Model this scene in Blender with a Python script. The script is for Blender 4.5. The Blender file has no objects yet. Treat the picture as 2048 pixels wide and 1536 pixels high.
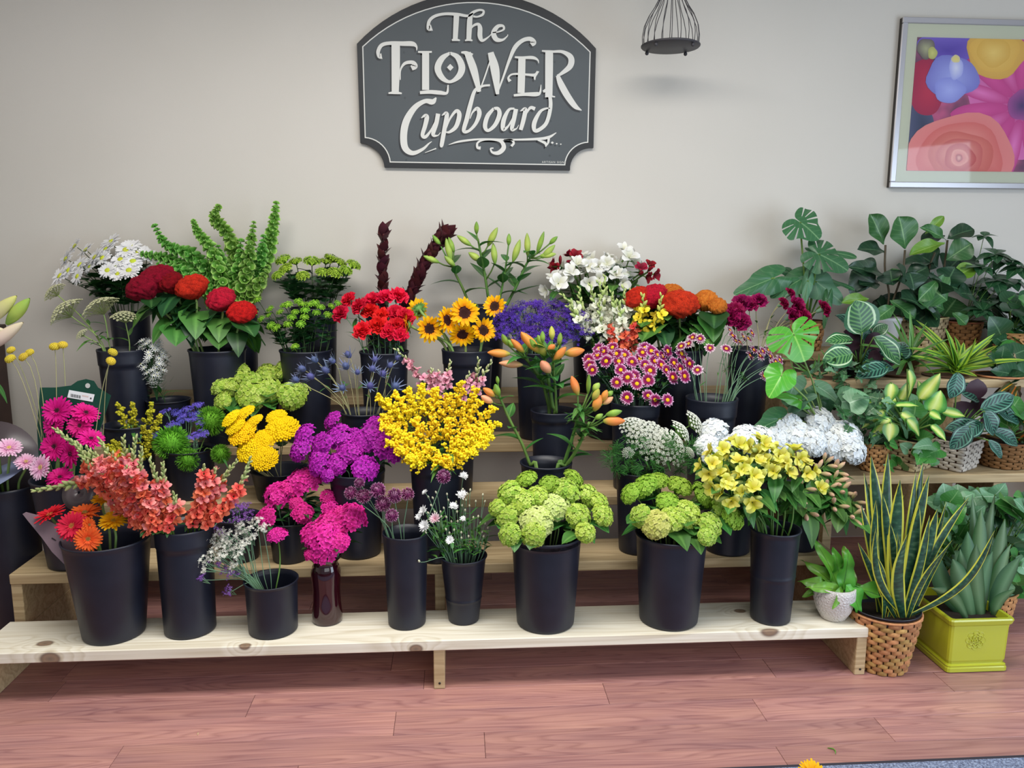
import bpy, math, random
import numpy as np
from mathutils import Vector, Matrix, Quaternion
random.seed(7); rng = np.random.default_rng(7)
C = bpy.context.scene.collection
sc = bpy.context.scene
# ------------------------------------------------------------------ camera, world, lights, exposure
FPX, PIT, YAW, ROL = 1592.04, 0.16561, 0.070866, 0.004315
CAM = Vector((0.07067, -2.54369, 1.49431))
FW = Vector((math.sin(YAW)*math.cos(PIT), math.cos(YAW)*math.cos(PIT), -math.sin(PIT)))
_rt = Vector((math.cos(YAW), -math.sin(YAW), 0)); _up = _rt.cross(FW)
RT = math.cos(ROL)*_rt + math.sin(ROL)*_up
UP = -math.sin(ROL)*_rt + math.cos(ROL)*_up
cd = bpy.data.cameras.new('camera'); co = bpy.data.objects.new('camera', cd); C.objects.link(co)
cd.sensor_fit = 'HORIZONTAL'; cd.sensor_width = 36; cd.lens = FPX/2048*36; cd.clip_start = .02
co.matrix_world = Matrix(((RT.x, UP.x, -FW.x, CAM.x), (RT.y, UP.y, -FW.y, CAM.y), (RT.z, UP.z, -FW.z, CAM.z), (0, 0, 0, 1)))
sc.camera = co
w = bpy.data.worlds.new('world'); sc.world = w; w.use_nodes = True
w.node_tree.nodes['Background'].inputs[0].default_value = (.80, .88, 1.0, 1)
w.node_tree.nodes['Background'].inputs[1].default_value = .28
def area(name, loc, aim, sx, sy, power, col):
    l = bpy.data.lights.new(name, 'AREA'); l.shape = 'RECTANGLE'; l.size = sx; l.size_y = sy; l.energy = power; l.color = col
    o = bpy.data.objects.new(name, l); C.objects.link(o); o.location = loc
    o.rotation_euler = (Vector(aim)-Vector(loc)).to_track_quat('-Z', 'Y').to_euler(); return o
area('storefront_daylight', (1.3, -4.3, 1.75), (.5, 1.0, .8), 3.6, 2.4, 50, (.93, .97, 1.0))
area('side_window_daylight', (3.7, -1.8, 1.2), (.0, .2, .5), 2.0, 2.3, 72, (.70, .84, 1.0))
area('ceiling_lamp', (.0, -.6, 2.93), (.0, -.6, 0), 2.8, .8, 92, (1.0, .97, .92))
sc.view_settings.view_transform = 'Standard'; sc.view_settings.look = 'None'
sc.view_settings.gamma = 1; sc.view_settings.use_curve_mapping = False
sc.view_settings.exposure = 0.0
# ------------------------------------------------------------------ pixel helpers
def ray(u, v): return FW + RT*((u-1024)/FPX) + UP*((768-v)/FPX)
def P(u, v, y): d = ray(u, v); return CAM + d*((y-CAM.y)/d.y)
def Pz(u, v, z): d = ray(u, v); return CAM + d*((z-CAM.z)/d.z)
def depth(p): return (Vector(p)-CAM).dot(FW)
def px(n, p): return n*depth(p)/FPX
def proj(p):
    d = Vector(p)-CAM; z = d.dot(FW); return 1024+FPX*d.dot(RT)/z, 768-FPX*d.dot(UP)/z
# ------------------------------------------------------------------ materials
def lin(c):
    if isinstance(c, str): c = tuple(int(c[i:i+2], 16) for i in (0, 2, 4))
    return tuple(((x/255)/12.92 if x/255 <= .04045 else ((x/255+.055)/1.055)**2.4) for x in c)+(1,)
MATS = {}
def mat(name, col, rough=.55, var=.12, hue=.012, spec=.35, ramp=None, axis='v', noise=0, nscale=30, bump=0, bscale=60, trans=0, metal=0, sheen=0, coat=0):
    """principled material; ramp = colour along the uv 'v' (base to tip) or 'u' (centre line to edge) of the piece; value varies per object"""
    if name in MATS: return MATS[name]
    m = bpy.data.materials.new(name); m.use_nodes = True; MATS[name] = m
    nt = m.node_tree; N = nt.nodes; L = nt.links; b = N['Principled BSDF']
    b.inputs['Roughness'].default_value = rough; b.inputs['Specular IOR Level'].default_value = spec; b.inputs['Metallic'].default_value = metal
    if coat: b.inputs['Coat Weight'].default_value = coat; b.inputs['Coat Roughness'].default_value = .1
    if sheen: b.inputs['Sheen Weight'].default_value = sheen
    src = None
    if ramp:
        uv = N.new('ShaderNodeUVMap'); uv.uv_map = 'uv'; sx = N.new('ShaderNodeSeparateXYZ'); L.new(uv.outputs[0], sx.inputs[0])
        if axis == 'u':
            a = N.new('ShaderNodeMath'); a.operation = 'SUBTRACT'; a.inputs[1].default_value = .5; L.new(sx.outputs[0], a.inputs[0])
            a2 = N.new('ShaderNodeMath'); a2.operation = 'ABSOLUTE'; L.new(a.outputs[0], a2.inputs[0])
            a3 = N.new('ShaderNodeMath'); a3.operation = 'MULTIPLY'; a3.inputs[1].default_value = 2; L.new(a2.outputs[0], a3.inputs[0]); fac = a3.outputs[0]
        else: fac = sx.outputs[1]
        r = N.new('ShaderNodeValToRGB'); el = r.color_ramp.elements
        while len(el) < len(ramp): el.new(.5)
        for e, (p_, c_) in zip(el, ramp): e.position = p_; e.color = lin(c_)
        L.new(fac, r.inputs[0]); src = r.outputs[0]
    hs = N.new('ShaderNodeHueSaturation'); 
    if src: L.new(src, hs.inputs['Color'])
    else: hs.inputs['Color'].default_value = lin(col)
    oi = N.new('ShaderNodeObjectInfo')
    mr = N.new('ShaderNodeMapRange'); mr.inputs[3].default_value = 1-var; mr.inputs[4].default_value = 1+var; L.new(oi.outputs['Random'], mr.inputs[0])
    val = mr.outputs[0]
    if noise:
        tc = N.new('ShaderNodeTexCoord'); nz = N.new('ShaderNodeTexNoise'); nz.inputs['Scale'].default_value = nscale; L.new(tc.outputs['Object'], nz.inputs['Vector'])
        m2 = N.new('ShaderNodeMapRange'); m2.inputs[1].default_value = .3; m2.inputs[2].default_value = .7; m2.inputs[3].default_value = 1-noise; m2.inputs[4].default_value = 1+noise; L.new(nz.outputs[0], m2.inputs[0])
        mm = N.new('ShaderNodeMath'); mm.operation = 'MULTIPLY'; L.new(val, mm.inputs[0]); L.new(m2.outputs[0], mm.inputs[1]); val = mm.outputs[0]
    L.new(val, hs.inputs['Value'])
    mh = N.new('ShaderNodeMapRange'); mh.inputs[3].default_value = .5-hue; mh.inputs[4].default_value = .5+hue
    mu = N.new('ShaderNodeMath'); mu.operation = 'FRACT'; mu2 = N.new('ShaderNodeMath'); mu2.operation = 'MULTIPLY'; mu2.inputs[1].default_value = 7.31
    L.new(oi.outputs['Random'], mu2.inputs[0]); L.new(mu2.outputs[0], mu.inputs[0]); L.new(mu.outputs[0], mh.inputs[0]); L.new(mh.outputs[0], hs.inputs['Hue'])
    L.new(hs.outputs[0], b.inputs['Base Color'])
    if bump:
        tc = N.new('ShaderNodeTexCoord'); nz = N.new('ShaderNodeTexNoise'); nz.inputs['Scale'].default_value = bscale; nz.inputs['Detail'].default_value = 4; L.new(tc.outputs['Object'], nz.inputs['Vector'])
        bp = N.new('ShaderNodeBump'); bp.inputs['Strength'].default_value = bump; bp.inputs['Distance'].default_value = .01; L.new(nz.outputs[0], bp.inputs['Height']); L.new(bp.outputs[0], b.inputs['Normal'])
    if trans:
        tr = N.new('ShaderNodeBsdfTranslucent'); L.new(hs.outputs[0], tr.inputs[0]); mx = N.new('ShaderNodeMixShader'); mx.inputs[0].default_value = trans
        L.new(b.outputs[0], mx.inputs[1]); L.new(tr.outputs[0], mx.inputs[2]); L.new(mx.outputs[0], N['Material Output'].inputs[0])
    return m
# ------------------------------------------------------------------ objects
def tag(o, label=None, cat=None, group=None, kind=None):
    for k, v in (('label', label), ('category', cat), ('group', group), ('kind', kind)):
        if v: o[k] = v
    return o
def empty(name, loc, label=None, cat=None, group=None):
    o = bpy.data.objects.new(name, None); C.objects.link(o); o.location = loc; o.empty_display_size = .01
    return tag(o, label, cat, group)
def link(name, me, parent=None, kind=None):
    o = bpy.data.objects.new(name, me); C.objects.link(o)
    if parent: o.parent = parent
    if kind: o['kind'] = kind
    return o
def wloc(o):
    v = Vector(o.location)
    while o.parent: o = o.parent; v = v + o.location
    return v
class G:
    """collects pieces of one mesh"""
    def __init__(s): s.V = []; s.F = []; s.M = []; s.U = []; s.n = 0
    def add(s, V, F, m=0, uv=None):
        V = np.asarray(V, float).reshape(-1, 3); s.V.append(V); o = s.n
        s.F += [tuple(i+o for i in f) for f in F]; s.M += ([m]*len(F) if isinstance(m, int) else list(m))
        s.U.append(np.asarray(uv, float) if uv is not None else np.tile([.5, .5], (len(V), 1))); s.n += len(V); return s
    def stamp(s, tpl, mats):
        """tpl = (V,F,uv,m); mats = list of (R 3x3 scaled, t)"""
        V, F, uv, m = tpl
        for R, t in mats: s.add(V @ np.asarray(R).T + np.asarray(t), F, m, uv)
        return s
    def tube(s, pts, r, n=6, m=0, cap=True):
        pts = [np.array(p, float) for p in pts]; k = len(pts); rs = r if hasattr(r, '__len__') else [r]*k
        T = [pts[min(i+1, k-1)]-pts[max(i-1, 0)] for i in range(k)]; T = [t/(np.linalg.norm(t)+1e-12) for t in T]
        a = np.array([1., 0, 0]) if abs(T[0][0]) < .8 else np.array([0, 1., 0])
        A = np.cross(T[0], a); A /= np.linalg.norm(A); V = []; uv = []
        for i in range(k):
            A = A-T[i]*(A@T[i]); A /= np.linalg.norm(A)+1e-12; B = np.cross(T[i], A)
            for j in range(n):
                th = 2*math.pi*j/n; V.append(pts[i]+rs[i]*(math.cos(th)*A+math.sin(th)*B)); uv.append((j/n, i/(k-1)))
        F = [(i*n+j, i*n+(j+1) % n, (i+1)*n+(j+1) % n, (i+1)*n+j) for i in range(k-1) for j in range(n)]
        if cap: F += [tuple(range(n-1, -1, -1)), tuple(range((k-1)*n, k*n))]
        return s.add(V, F, m, uv)
    def lathe(s, prof, n=32, m=0, c=(0, 0, 0), sx=1, sy=1):
        V = []; uv = []; k = len(prof)
        for i, (r, z) in enumerate(prof):
            for j in range(n):
                th = 2*math.pi*j/n; V.append((c[0]+r*sx*math.cos(th), c[1]+r*sy*math.sin(th), c[2]+z)); uv.append((j/n, i/(k-1)))
        F = [(i*n+j, i*n+(j+1) % n, (i+1)*n+(j+1) % n, (i+1)*n+j) for i in range(k-1) for j in range(n)]
        return s.add(V, F, m, uv)
    def box(s, a, b, m=0, bev=0):
        (x0, y0, z0), (x1, y1, z1) = a, b
        if not bev:
            V = [(x, y, z) for x in (x0, x1) for y in (y0, y1) for z in (z0, z1)]
            return s.add(V, [(0, 1, 3, 2), (4, 6, 7, 5), (0, 4, 5, 1), (2, 3, 7, 6), (0, 2, 6, 4), (1, 5, 7, 3)], m)
        e = bev; V = []
        for x, sx in ((x0, 1), (x1, -1)):
            for y, sy in ((y0, 1), (y1, -1)):
                for z, sz in ((z0, 1), (z1, -1)): V += [(x, y+e*sy, z+e*sz), (x+e*sx, y, z+e*sz), (x+e*sx, y+e*sy, z)]
        bm = np.array(V); I = lambda i, j, k, c: ((i*2+j)*2+k)*3+c
        F = [(I(0,0,0,0), I(0,0,1,0), I(0,1,1,0), I(0,1,0,0)), (I(1,0,0,0), I(1,1,0,0), I(1,1,1,0), I(1,0,1,0)),
             (I(0,0,0,1), I(1,0,0,1), I(1,0,1,1), I(0,0,1,1)), (I(0,1,0,1), I(0,1,1,1), I(1,1,1,1), I(1,1,0,1)),
             (I(0,0,0,2), I(0,1,0,2), I(1,1,0,2), I(1,0,0,2)), (I(0,0,1,2), I(1,0,1,2), I(1,1,1,2), I(0,1,1,2))]
        for i in (0, 1):
            for j in (0, 1): F.append((I(i,j,0,0), I(i,j,0,1), I(i,j,1,1), I(i,j,1,0)))
        for i in (0, 1):
            for k in (0, 1): F.append((I(i,0,k,0), I(i,0,k,2), I(i,1,k,2), I(i,1,k,0)))
        for j in (0, 1):
            for k in (0, 1): F.append((I(0,j,k,1), I(0,j,k,2), I(1,j,k,2), I(1,j,k,1)))
        for i in (0, 1):
            for j in (0, 1):
                for k in (0, 1): F.append((I(i,j,k,0), I(i,j,k,1), I(i,j,k,2)))
        s.add(bm, F, m); s.fix = True; return s
    def ball(s, c, r, nu=8, nv=6, m=0, sz=1):
        prof = [(math.sin(math.pi*i/nv)*r, -math.cos(math.pi*i/nv)*r*sz) for i in range(nv+1)]
        prof[0] = (r*.02, prof[0][1]); prof[-1] = (r*.02, prof[-1][1]); return s.lathe(prof, nu, m, c)
    fix = False
    def mesh(s, name, mats, off=(0, 0, 0), smooth=True):
        me = bpy.data.meshes.new(name); V = np.concatenate(s.V)-np.asarray(off)
        me.from_pydata(V.tolist(), [], s.F)
        for m in mats: me.materials.append(m)
        if len(mats) > 1: me.polygons.foreach_set('material_index', s.M)
        if smooth: me.polygons.foreach_set('use_smooth', [True]*len(s.F))
        U = np.concatenate(s.U); li = np.empty(len(me.loops), int); me.loops.foreach_get('vertex_index', li)
        me.uv_layers.new(name='uv').data.foreach_set('uv', U[li].ravel())
        if s.fix:
            import bmesh
            bm = bmesh.new(); bm.from_mesh(me); bmesh.ops.recalc_face_normals(bm, faces=bm.faces); bm.to_mesh(me); bm.free()
        me.update(); return me
    def obj(s, name, mats, parent=None, kind=None, smooth=True):
        mats = mats if isinstance(mats, (list, tuple)) else [mats]
        return link(name, s.mesh(name, mats, wloc(parent) if parent else (0, 0, 0), smooth), parent, kind)
    def T(s):
        return (np.concatenate(s.V), s.F, np.concatenate(s.U), s.M)
def basis(d, spin=0.):
    d = np.asarray(d, float); d = d/np.linalg.norm(d); a = np.array([0, 0, 1.]) if abs(d[2]) < .9 else np.array([0, 1., 0])
    x = np.cross(a, d); x /= np.linalg.norm(x); y = np.cross(d, x); c, s_ = math.cos(spin), math.sin(spin)
    return np.stack([c*x+s_*y, -s_*x+c*y, d], 1)
def R3(ax, th):
    return np.array(Matrix.Rotation(th, 3, ax))
def M4(R, t, sc_=1.):
    m = Matrix(np.asarray(R).tolist()).to_4x4(); 
    m = m @ Matrix.Diagonal((sc_, sc_, sc_, 1)) if not hasattr(sc_, '__len__') else m @ Matrix.Diagonal((*sc_, 1))
    m.translation = Vector(t); return m
def place(name, me, parent, R, t, s=1., kind=None):
    """a (shared) mesh as child of parent; R,t in world axes"""
    o = link(name, me, parent, kind); o.matrix_basis = M4(R, Vector(t)-wloc(parent), s); return o
# ------------------------------------------------------------------ the setting
WY = 1.3725
def node_mat(name, rough=.5, spec=.4):
    m = bpy.data.materials.new(name); m.use_nodes = True; b = m.node_tree.nodes['Principled BSDF']
    b.inputs['Roughness'].default_value = rough; b.inputs['Specular IOR Level'].default_value = spec
    return m, m.node_tree.nodes, m.node_tree.links, b
def ramp(N, L, fac, els):
    r = N.new('ShaderNodeValToRGB'); e = r.color_ramp.elements
    while len(e) < len(els): e.new(.5)
    for k, (p_, c_) in zip(e, els): k.position = p_; k.color = lin(c_)
    L.new(fac, r.inputs[0]); return r.outputs[0]
def mix(N, L, fac, a, b, mode='MIX'):
    x = N.new('ShaderNodeMix'); x.data_type = 'RGBA'; x.blend_type = mode
    for s_, i in ((fac, 0), (a, 6), (b, 7)):
        if hasattr(s_, 'links') or hasattr(s_, 'is_linked'): L.new(s_, x.inputs[i])
        else: x.inputs[i].default_value = s_
    return x.outputs[2]
def math_(N, L, op, a, b=None):
    x = N.new('ShaderNodeMath'); x.operation = op
    for s_, i in ((a, 0), (b, 1)):
        if s_ is None: continue
        if hasattr(s_, 'is_linked'): L.new(s_, x.inputs[i])
        else: x.inputs[i].default_value = s_
    return x.outputs[0]
# wall paint
m_wall, N, L, b = node_mat('wall_paint', .7, .25)
tc = N.new('ShaderNodeTexCoord'); nz = N.new('ShaderNodeTexNoise'); nz.inputs['Scale'].default_value = 1.2; L.new(tc.outputs['Object'], nz.inputs[0])
L.new(ramp(N, L, nz.outputs[0], [(.3, (203, 198, 189)), (.7, (209, 204, 196))]), b.inputs['Base Color'])
nz2 = N.new('ShaderNodeTexNoise'); nz2.inputs['Scale'].default_value = 260; L.new(tc.outputs['Object'], nz2.inputs[0])
bp = N.new('ShaderNodeBump'); bp.inputs['Strength'].default_value = .06; bp.inputs['Distance'].default_value = .004; L.new(nz2.outputs[0], bp.inputs['Height']); L.new(bp.outputs[0], b.inputs['Normal'])
g = G(); g.box((-3.2, WY, 0), (4.2, WY+.12, 3)); tag(g.obj('wall_back', m_wall, smooth=False), kind='structure')
g = G(); g.box((-3.32, -5.2, 0), (-3.2, WY+.12, 3)); tag(g.obj('wall_left', m_wall, smooth=False), kind='structure')
m_ceil = mat('ceiling_white', (225, 222, 215), .8, 0)
g = G(); g.box((-3.32, -5.2, 3), (4.2, WY+.12, 3.1)); tag(g.obj('ceiling', m_ceil, smooth=False), kind='structure')
# floor planks
m_fl, N, L, b = node_mat('floor_vinyl_plank', .36, .5)
tc = N.new('ShaderNodeTexCoord'); oi = N.new('ShaderNodeObjectInfo')
mp = N.new('ShaderNodeMapping'); mp.inputs['Scale'].default_value = (.55, 5.5, 1); L.new(tc.outputs['Object'], mp.inputs[0])
off = N.new('ShaderNodeCombineXYZ'); L.new(math_(N, L, 'MULTIPLY', oi.outputs['Random'], 37.), off.inputs[0]); L.new(math_(N, L, 'MULTIPLY', oi.outputs['Random'], 91.), off.inputs[1]); L.new(off.outputs[0], mp.inputs['Location'])
n1 = N.new('ShaderNodeTexNoise'); n1.inputs['Scale'].default_value = 1.3; n1.inputs['Detail'].default_value = 2; L.new(mp.outputs[0], n1.inputs[0])
ring = math_(N, L, 'FRACT', math_(N, L, 'MULTIPLY', n1.outputs[0], 24.))
g1 = ramp(N, L, ring, [(0, (132, 78, 80)), (.2, (180, 122, 114)), (.75, (200, 142, 130)), (1, (132, 78, 80))])
mp2 = N.new('ShaderNodeMapping'); mp2.inputs['Scale'].default_value = (3, 90, 1); L.new(tc.outputs['Object'], mp2.inputs[0]); L.new(off.outputs[0], mp2.inputs['Location'])
n2 = N.new('ShaderNodeTexNoise'); n2.inputs['Scale'].default_value = 1; n2.inputs['Detail'].default_value = 5; L.new(mp2.outputs[0], n2.inputs[0])
fine = ramp(N, L, n2.outputs[0], [(.3, (124, 74, 74)), (.62, (206, 144, 128))])
c = mix(N, L, .42, g1, fine)
nb = N.new('ShaderNodeTexNoise'); nb.inputs['Scale'].default_value = 2.2; nb.inputs['Detail'].default_value = 3; mp3 = N.new('ShaderNodeMapping'); mp3.inputs['Scale'].default_value = (1, 6, 1); L.new(tc.outputs['Object'], mp3.inputs[0]); L.new(off.outputs[0], mp3.inputs['Location']); L.new(mp3.outputs[0], nb.inputs[0])
c = mix(N, L, .42, c, ramp(N, L, nb.outputs[0], [(.3, (136, 84, 96)), (.5, (176, 112, 106)), (.7, (208, 140, 116))]))
hs = N.new('ShaderNodeHueSaturation'); hs.inputs['Saturation'].default_value = .86; L.new(c, hs.inputs['Color']); mr = N.new('ShaderNodeMapRange'); mr.inputs[3].default_value = .8; mr.inputs[4].default_value = 1.08; L.new(oi.outputs['Random'], mr.inputs[0]); L.new(mr.outputs[0], hs.inputs['Value'])
L.new(hs.outputs[0], b.inputs['Base Color'])
bp = N.new('ShaderNodeBump'); bp.inputs['Strength'].default_value = .12; bp.inputs['Distance'].default_value = .003; L.new(n2.outputs[0], bp.inputs['Height']); L.new(bp.outputs[0], b.inputs['Normal'])
m_sub = mat('floor_joint', (46, 24, 26), .8, 0)
g = G(); g.box((-3.2, -5.2, -.05), (4.2, WY, -.004)); FLOOR = tag(g.obj('floor', m_sub, smooth=False), kind='structure')
joints = {0: [-.62, .575, 1.78], 1: [-1.5, -.134, 1.064], 2: [-.95, .15, 1.42], 3: [-1.6, -.4, 1.039, 2.2], 4: [-.9, .31, 1.7], -1: [-1.3, -.05, 1.2, 2.3]}
for k in range(-11, 6):
    y1 = .01-.131*k; y0 = y1-.131; y1 = min(y1, WY)
    js = joints.get(k) or [random.uniform(-2, -1), random.uniform(-.6, .4), random.uniform(.9, 1.6), random.uniform(2., 2.6)]
    xs = [-2.9]+js+[3.4]
    for x0, x1 in zip(xs, xs[1:]):
        g = G(); g.box((x0+.0006, y0+.0006, -.004), (x1-.0006, y1-.0006, 0), bev=.0008); g.obj('plank', m_fl, FLOOR, smooth=False)
# grey-blue carpet mat at the near right
m_mat, N, L, b = node_mat('carpet_pile', .95, .1)
tc = N.new('ShaderNodeTexCoord'); nz = N.new('ShaderNodeTexNoise'); nz.inputs['Scale'].default_value = 170; nz.inputs['Detail'].default_value = 4; L.new(tc.outputs['Object'], nz.inputs[0])
L.new(ramp(N, L, nz.outputs[0], [(.3, (84, 90, 112)), (.5, (128, 138, 164)), (.7, (172, 184, 210))]), b.inputs['Base Color'])
bp = N.new('ShaderNodeBump'); bp.inputs['Strength'].default_value = .8; bp.inputs['Distance'].default_value = .01; L.new(nz.outputs[0], bp.inputs['Height']); L.new(bp.outputs[0], b.inputs['Normal'])
r = empty('floor_mat', (.2, -1.1, 0), 'grey-blue carpet mat with dark edging on the floor, near right corner', 'mat')
g = G(); g.box((-2.6, -1.7, .001), (2.9, -.492, .008), bev=.002); g.obj('pile', m_mat, r, smooth=False)
g = G(); g.box((-2.62, -.494, .001), (2.92, -.478, .006), bev=.002); g.obj('edging', mat('mat_edge', (52, 50, 60), .7, 0), r, smooth=False)
# ------------------------------------------------------------------ stepped wooden stand
def wood(name, knots=(), base=((208, 196, 170), (230, 222, 202), (240, 234, 218))):
    m, N, L, b = node_mat(name, .62, .25)
    tc = N.new('ShaderNodeTexCoord'); oi = N.new('ShaderNodeObjectInfo')
    co_ = tc.outputs['Object']
    vec = co_
    d_all = None
    for (kx, ky, kz, kr) in knots:                              # grain flows round each knot
        sb = N.new('ShaderNodeVectorMath'); sb.operation = 'SUBTRACT'; L.new(co_, sb.inputs[0]); sb.inputs[1].default_value = (kx, ky, kz)
        ms = N.new('ShaderNodeVectorMath'); ms.operation = 'MULTIPLY'; L.new(sb.outputs[0], ms.inputs[0]); ms.inputs[1].default_value = (.7/kr, 1/kr, 1/kr)
        ln = N.new('ShaderNodeVectorMath'); ln.operation = 'LENGTH'; L.new(ms.outputs[0], ln.inputs[0])
        d = ln.outputs['Value']; d_all = d if d_all is None else math_(N, L, 'MINIMUM', d_all, d)
    off = N.new('ShaderNodeCombineXYZ'); L.new(math_(N, L, 'MULTIPLY', oi.outputs['Random'], 40.), off.inputs[0]); L.new(math_(N, L, 'MULTIPLY', oi.outputs['Random'], 17.), off.inputs[1])
    mp = N.new('ShaderNodeMapping'); mp.inputs['Scale'].default_value = (.7, 9, 9); L.new(vec, mp.inputs[0]); L.new(off.outputs[0], mp.inputs['Location'])
    n1 = N.new('ShaderNodeTexNoise'); n1.inputs['Scale'].default_value = 1.; n1.inputs['Detail'].default_value = 1.5; L.new(mp.outputs[0], n1.inputs[0])
    f = math_(N, L, 'MULTIPLY', n1.outputs[0], 9.)
    if d_all is not None:
        k_ = N.new('ShaderNodeMapRange'); k_.inputs[1].default_value = 0; k_.inputs[2].default_value = 4; k_.inputs[3].default_value = 3.2; k_.inputs[4].default_value = 0; k_.interpolation_type = 'SMOOTHSTEP'; L.new(d_all, k_.inputs[0])
        f = math_(N, L, 'ADD', f, k_.outputs[0])
    c = ramp(N, L, math_(N, L, 'FRACT', f), [(0, base[0]), (.35, base[1]), (.8, base[2]), (1, base[0])])
    mp2 = N.new('ShaderNodeMapping'); mp2.inputs['Scale'].default_value = (3, 120, 120); L.new(co_, mp2.inputs[0]); L.new(off.outputs[0], mp2.inputs['Location'])
    n2 = N.new('ShaderNodeTexNoise'); n2.inputs['Scale'].default_value = 1; n2.inputs['Detail'].default_value = 3; L.new(mp2.outputs[0], n2.inputs[0])
    c = mix(N, L, .5, c, ramp(N, L, n2.outputs[0], [(.3, base[0]), (.65, base[2])]))
    if d_all is not None:
        kk = ramp(N, L, math_(N, L, 'MULTIPLY', d_all, .4), [(0, (88, 62, 44)), (.2, (128, 94, 66)), (.34, (90, 58, 42)), (.42, (190, 170, 130))])
        fm = N.new('ShaderNodeMapRange'); fm.inputs[1].default_value = .75; fm.inputs[2].default_value = 1.15; fm.inputs[3].default_value = .85; fm.inputs[4].default_value = 0; L.new(d_all, fm.inputs[0])
        c = mix(N, L, fm.outputs[0], c, kk)
    hs = N.new('ShaderNodeHueSaturation'); L.new(c, hs.inputs['Color']); mr = N.new('ShaderNodeMapRange'); mr.inputs[3].default_value = .93; mr.inputs[4].default_value = 1.05; L.new(oi.outputs['Random'], mr.inputs[0]); L.new(mr.outputs[0], hs.inputs['Value'])
    L.new(hs.outputs[0], b.inputs['Base Color']); return m
BW, BT, LX = .235, .038, 1.524
YS = [0, .2575, .5391, .8144, 1.1043]; ZS = [.1453, .3122, .4740, .6316, .7906]
STAND = empty('display_stand', (0, .6, 0), 'pale pine stepped stand with five long plank shelves against the wall', 'stand')
kn = [tuple(Pz(u, v, .183)-Vector((0, .6, 0)))+(s_,) for u, v, s_ in ((90, 1287, .021), (490, 1291, .016), (1480, 1222, .017), (1542, 1264, .028), (832, 1292, .024))]
kn += [tuple(P(100, 1318, 0)-Vector((0, .6, 0)))+(.026,), tuple(P(832, 1298, 0)-Vector((0, .6, 0)))+(.018,)]
m_b1 = wood('pine_front', kn); m_bd_shaded = wood('pine', base=((160, 136, 100), (184, 160, 122), (198, 176, 138)))  # second pine browner than the front board: shade from flowers overhead put into colour
for k in range(5):
    g = G(); g.box((-LX, YS[k], ZS[k]), (LX, YS[k]+BW, ZS[k]+BT), bev=.003); g.obj('shelf_board', m_b1 if k == 0 else m_bd_shaded, STAND, smooth=False)
    zb = 0 if k == 0 else ZS[k-1]
    for x in (-LX, .005-.019, LX-.038):
        g = G(); g.box((x, YS[k]+.006, zb+.0005), (x+.038, 1.335, ZS[k]-.0005), bev=.002); s_ = g.obj('support_board', m_bd_shaded, STAND, smooth=False)
        if k == 0 and x > -1:
            g = G(); g.lathe([(.0005, -.0005), (.0042, -.0005), (.0042, .0015), (.0005, .0015)], 12)
            me = g.mesh('screw', [mat('screw_dark', (60, 56, 52), .4, 0, metal=.6)]); place('screw', me, s_, R3('X', math.pi/2), (x+.02, YS[0]+.0062, .022))
# right stand for the potted plants
RST = []
r = empty('plant_stand', (2.4, .8, 0), 'pale wooden stepped stand under the potted plants at the right', 'stand')
for (u, v, y, xl) in ((1900, 967, .50, 1.56), (1962, 776, .82, 1.58), (1565, 722, 1.1, None)):
    p = P(u, v, y); xl = xl or p.x
    g = G(); g.box((xl, y, p.z), (3.2, y+BW+.03, p.z+BT), bev=.003); g.obj('shelf_board', m_bd_shaded, r, smooth=False); RST.append((y, p.z+BT))
    for x in (xl+.02, 2.3, 3.14):
        g = G(); g.box((x, y+.01, .0005), (x+.038, y+BW+.02, p.z-.0005), bev=.002); g.obj('support_board', m_bd_shaded, r, smooth=False)
# dark cabinet edge at far left
r = empty('cabinet', (-2.2, .9, 0), 'dark brown wooden cabinet at the left edge beside the wall', 'cabinet')
m_cab = mat('dark_wood', (58, 40, 34), .5, 0, noise=.2, nscale=14)
pt = P(13, 648, 1.28)
g = G(); g.box((-2.7, .78, .06), (pt.x-.01, 1.27, pt.z-.03), bev=.003); g.obj('body', m_cab, r, smooth=False)
g = G(); g.box((-2.72, .75, pt.z-.0295), (pt.x, 1.28, pt.z), bev=.004); g.obj('top', m_cab, r, smooth=False)
g = G(); g.box((-2.68, .765, .07), (pt.x-.03, .7795, pt.z-.04), bev=.002); g.obj('door', m_cab, r, smooth=False)
g = G(); g.box((-2.69, .8, 0), (pt.x-.02, 1.26, .0595)); g.obj('plinth', m_cab, r, smooth=False)
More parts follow.
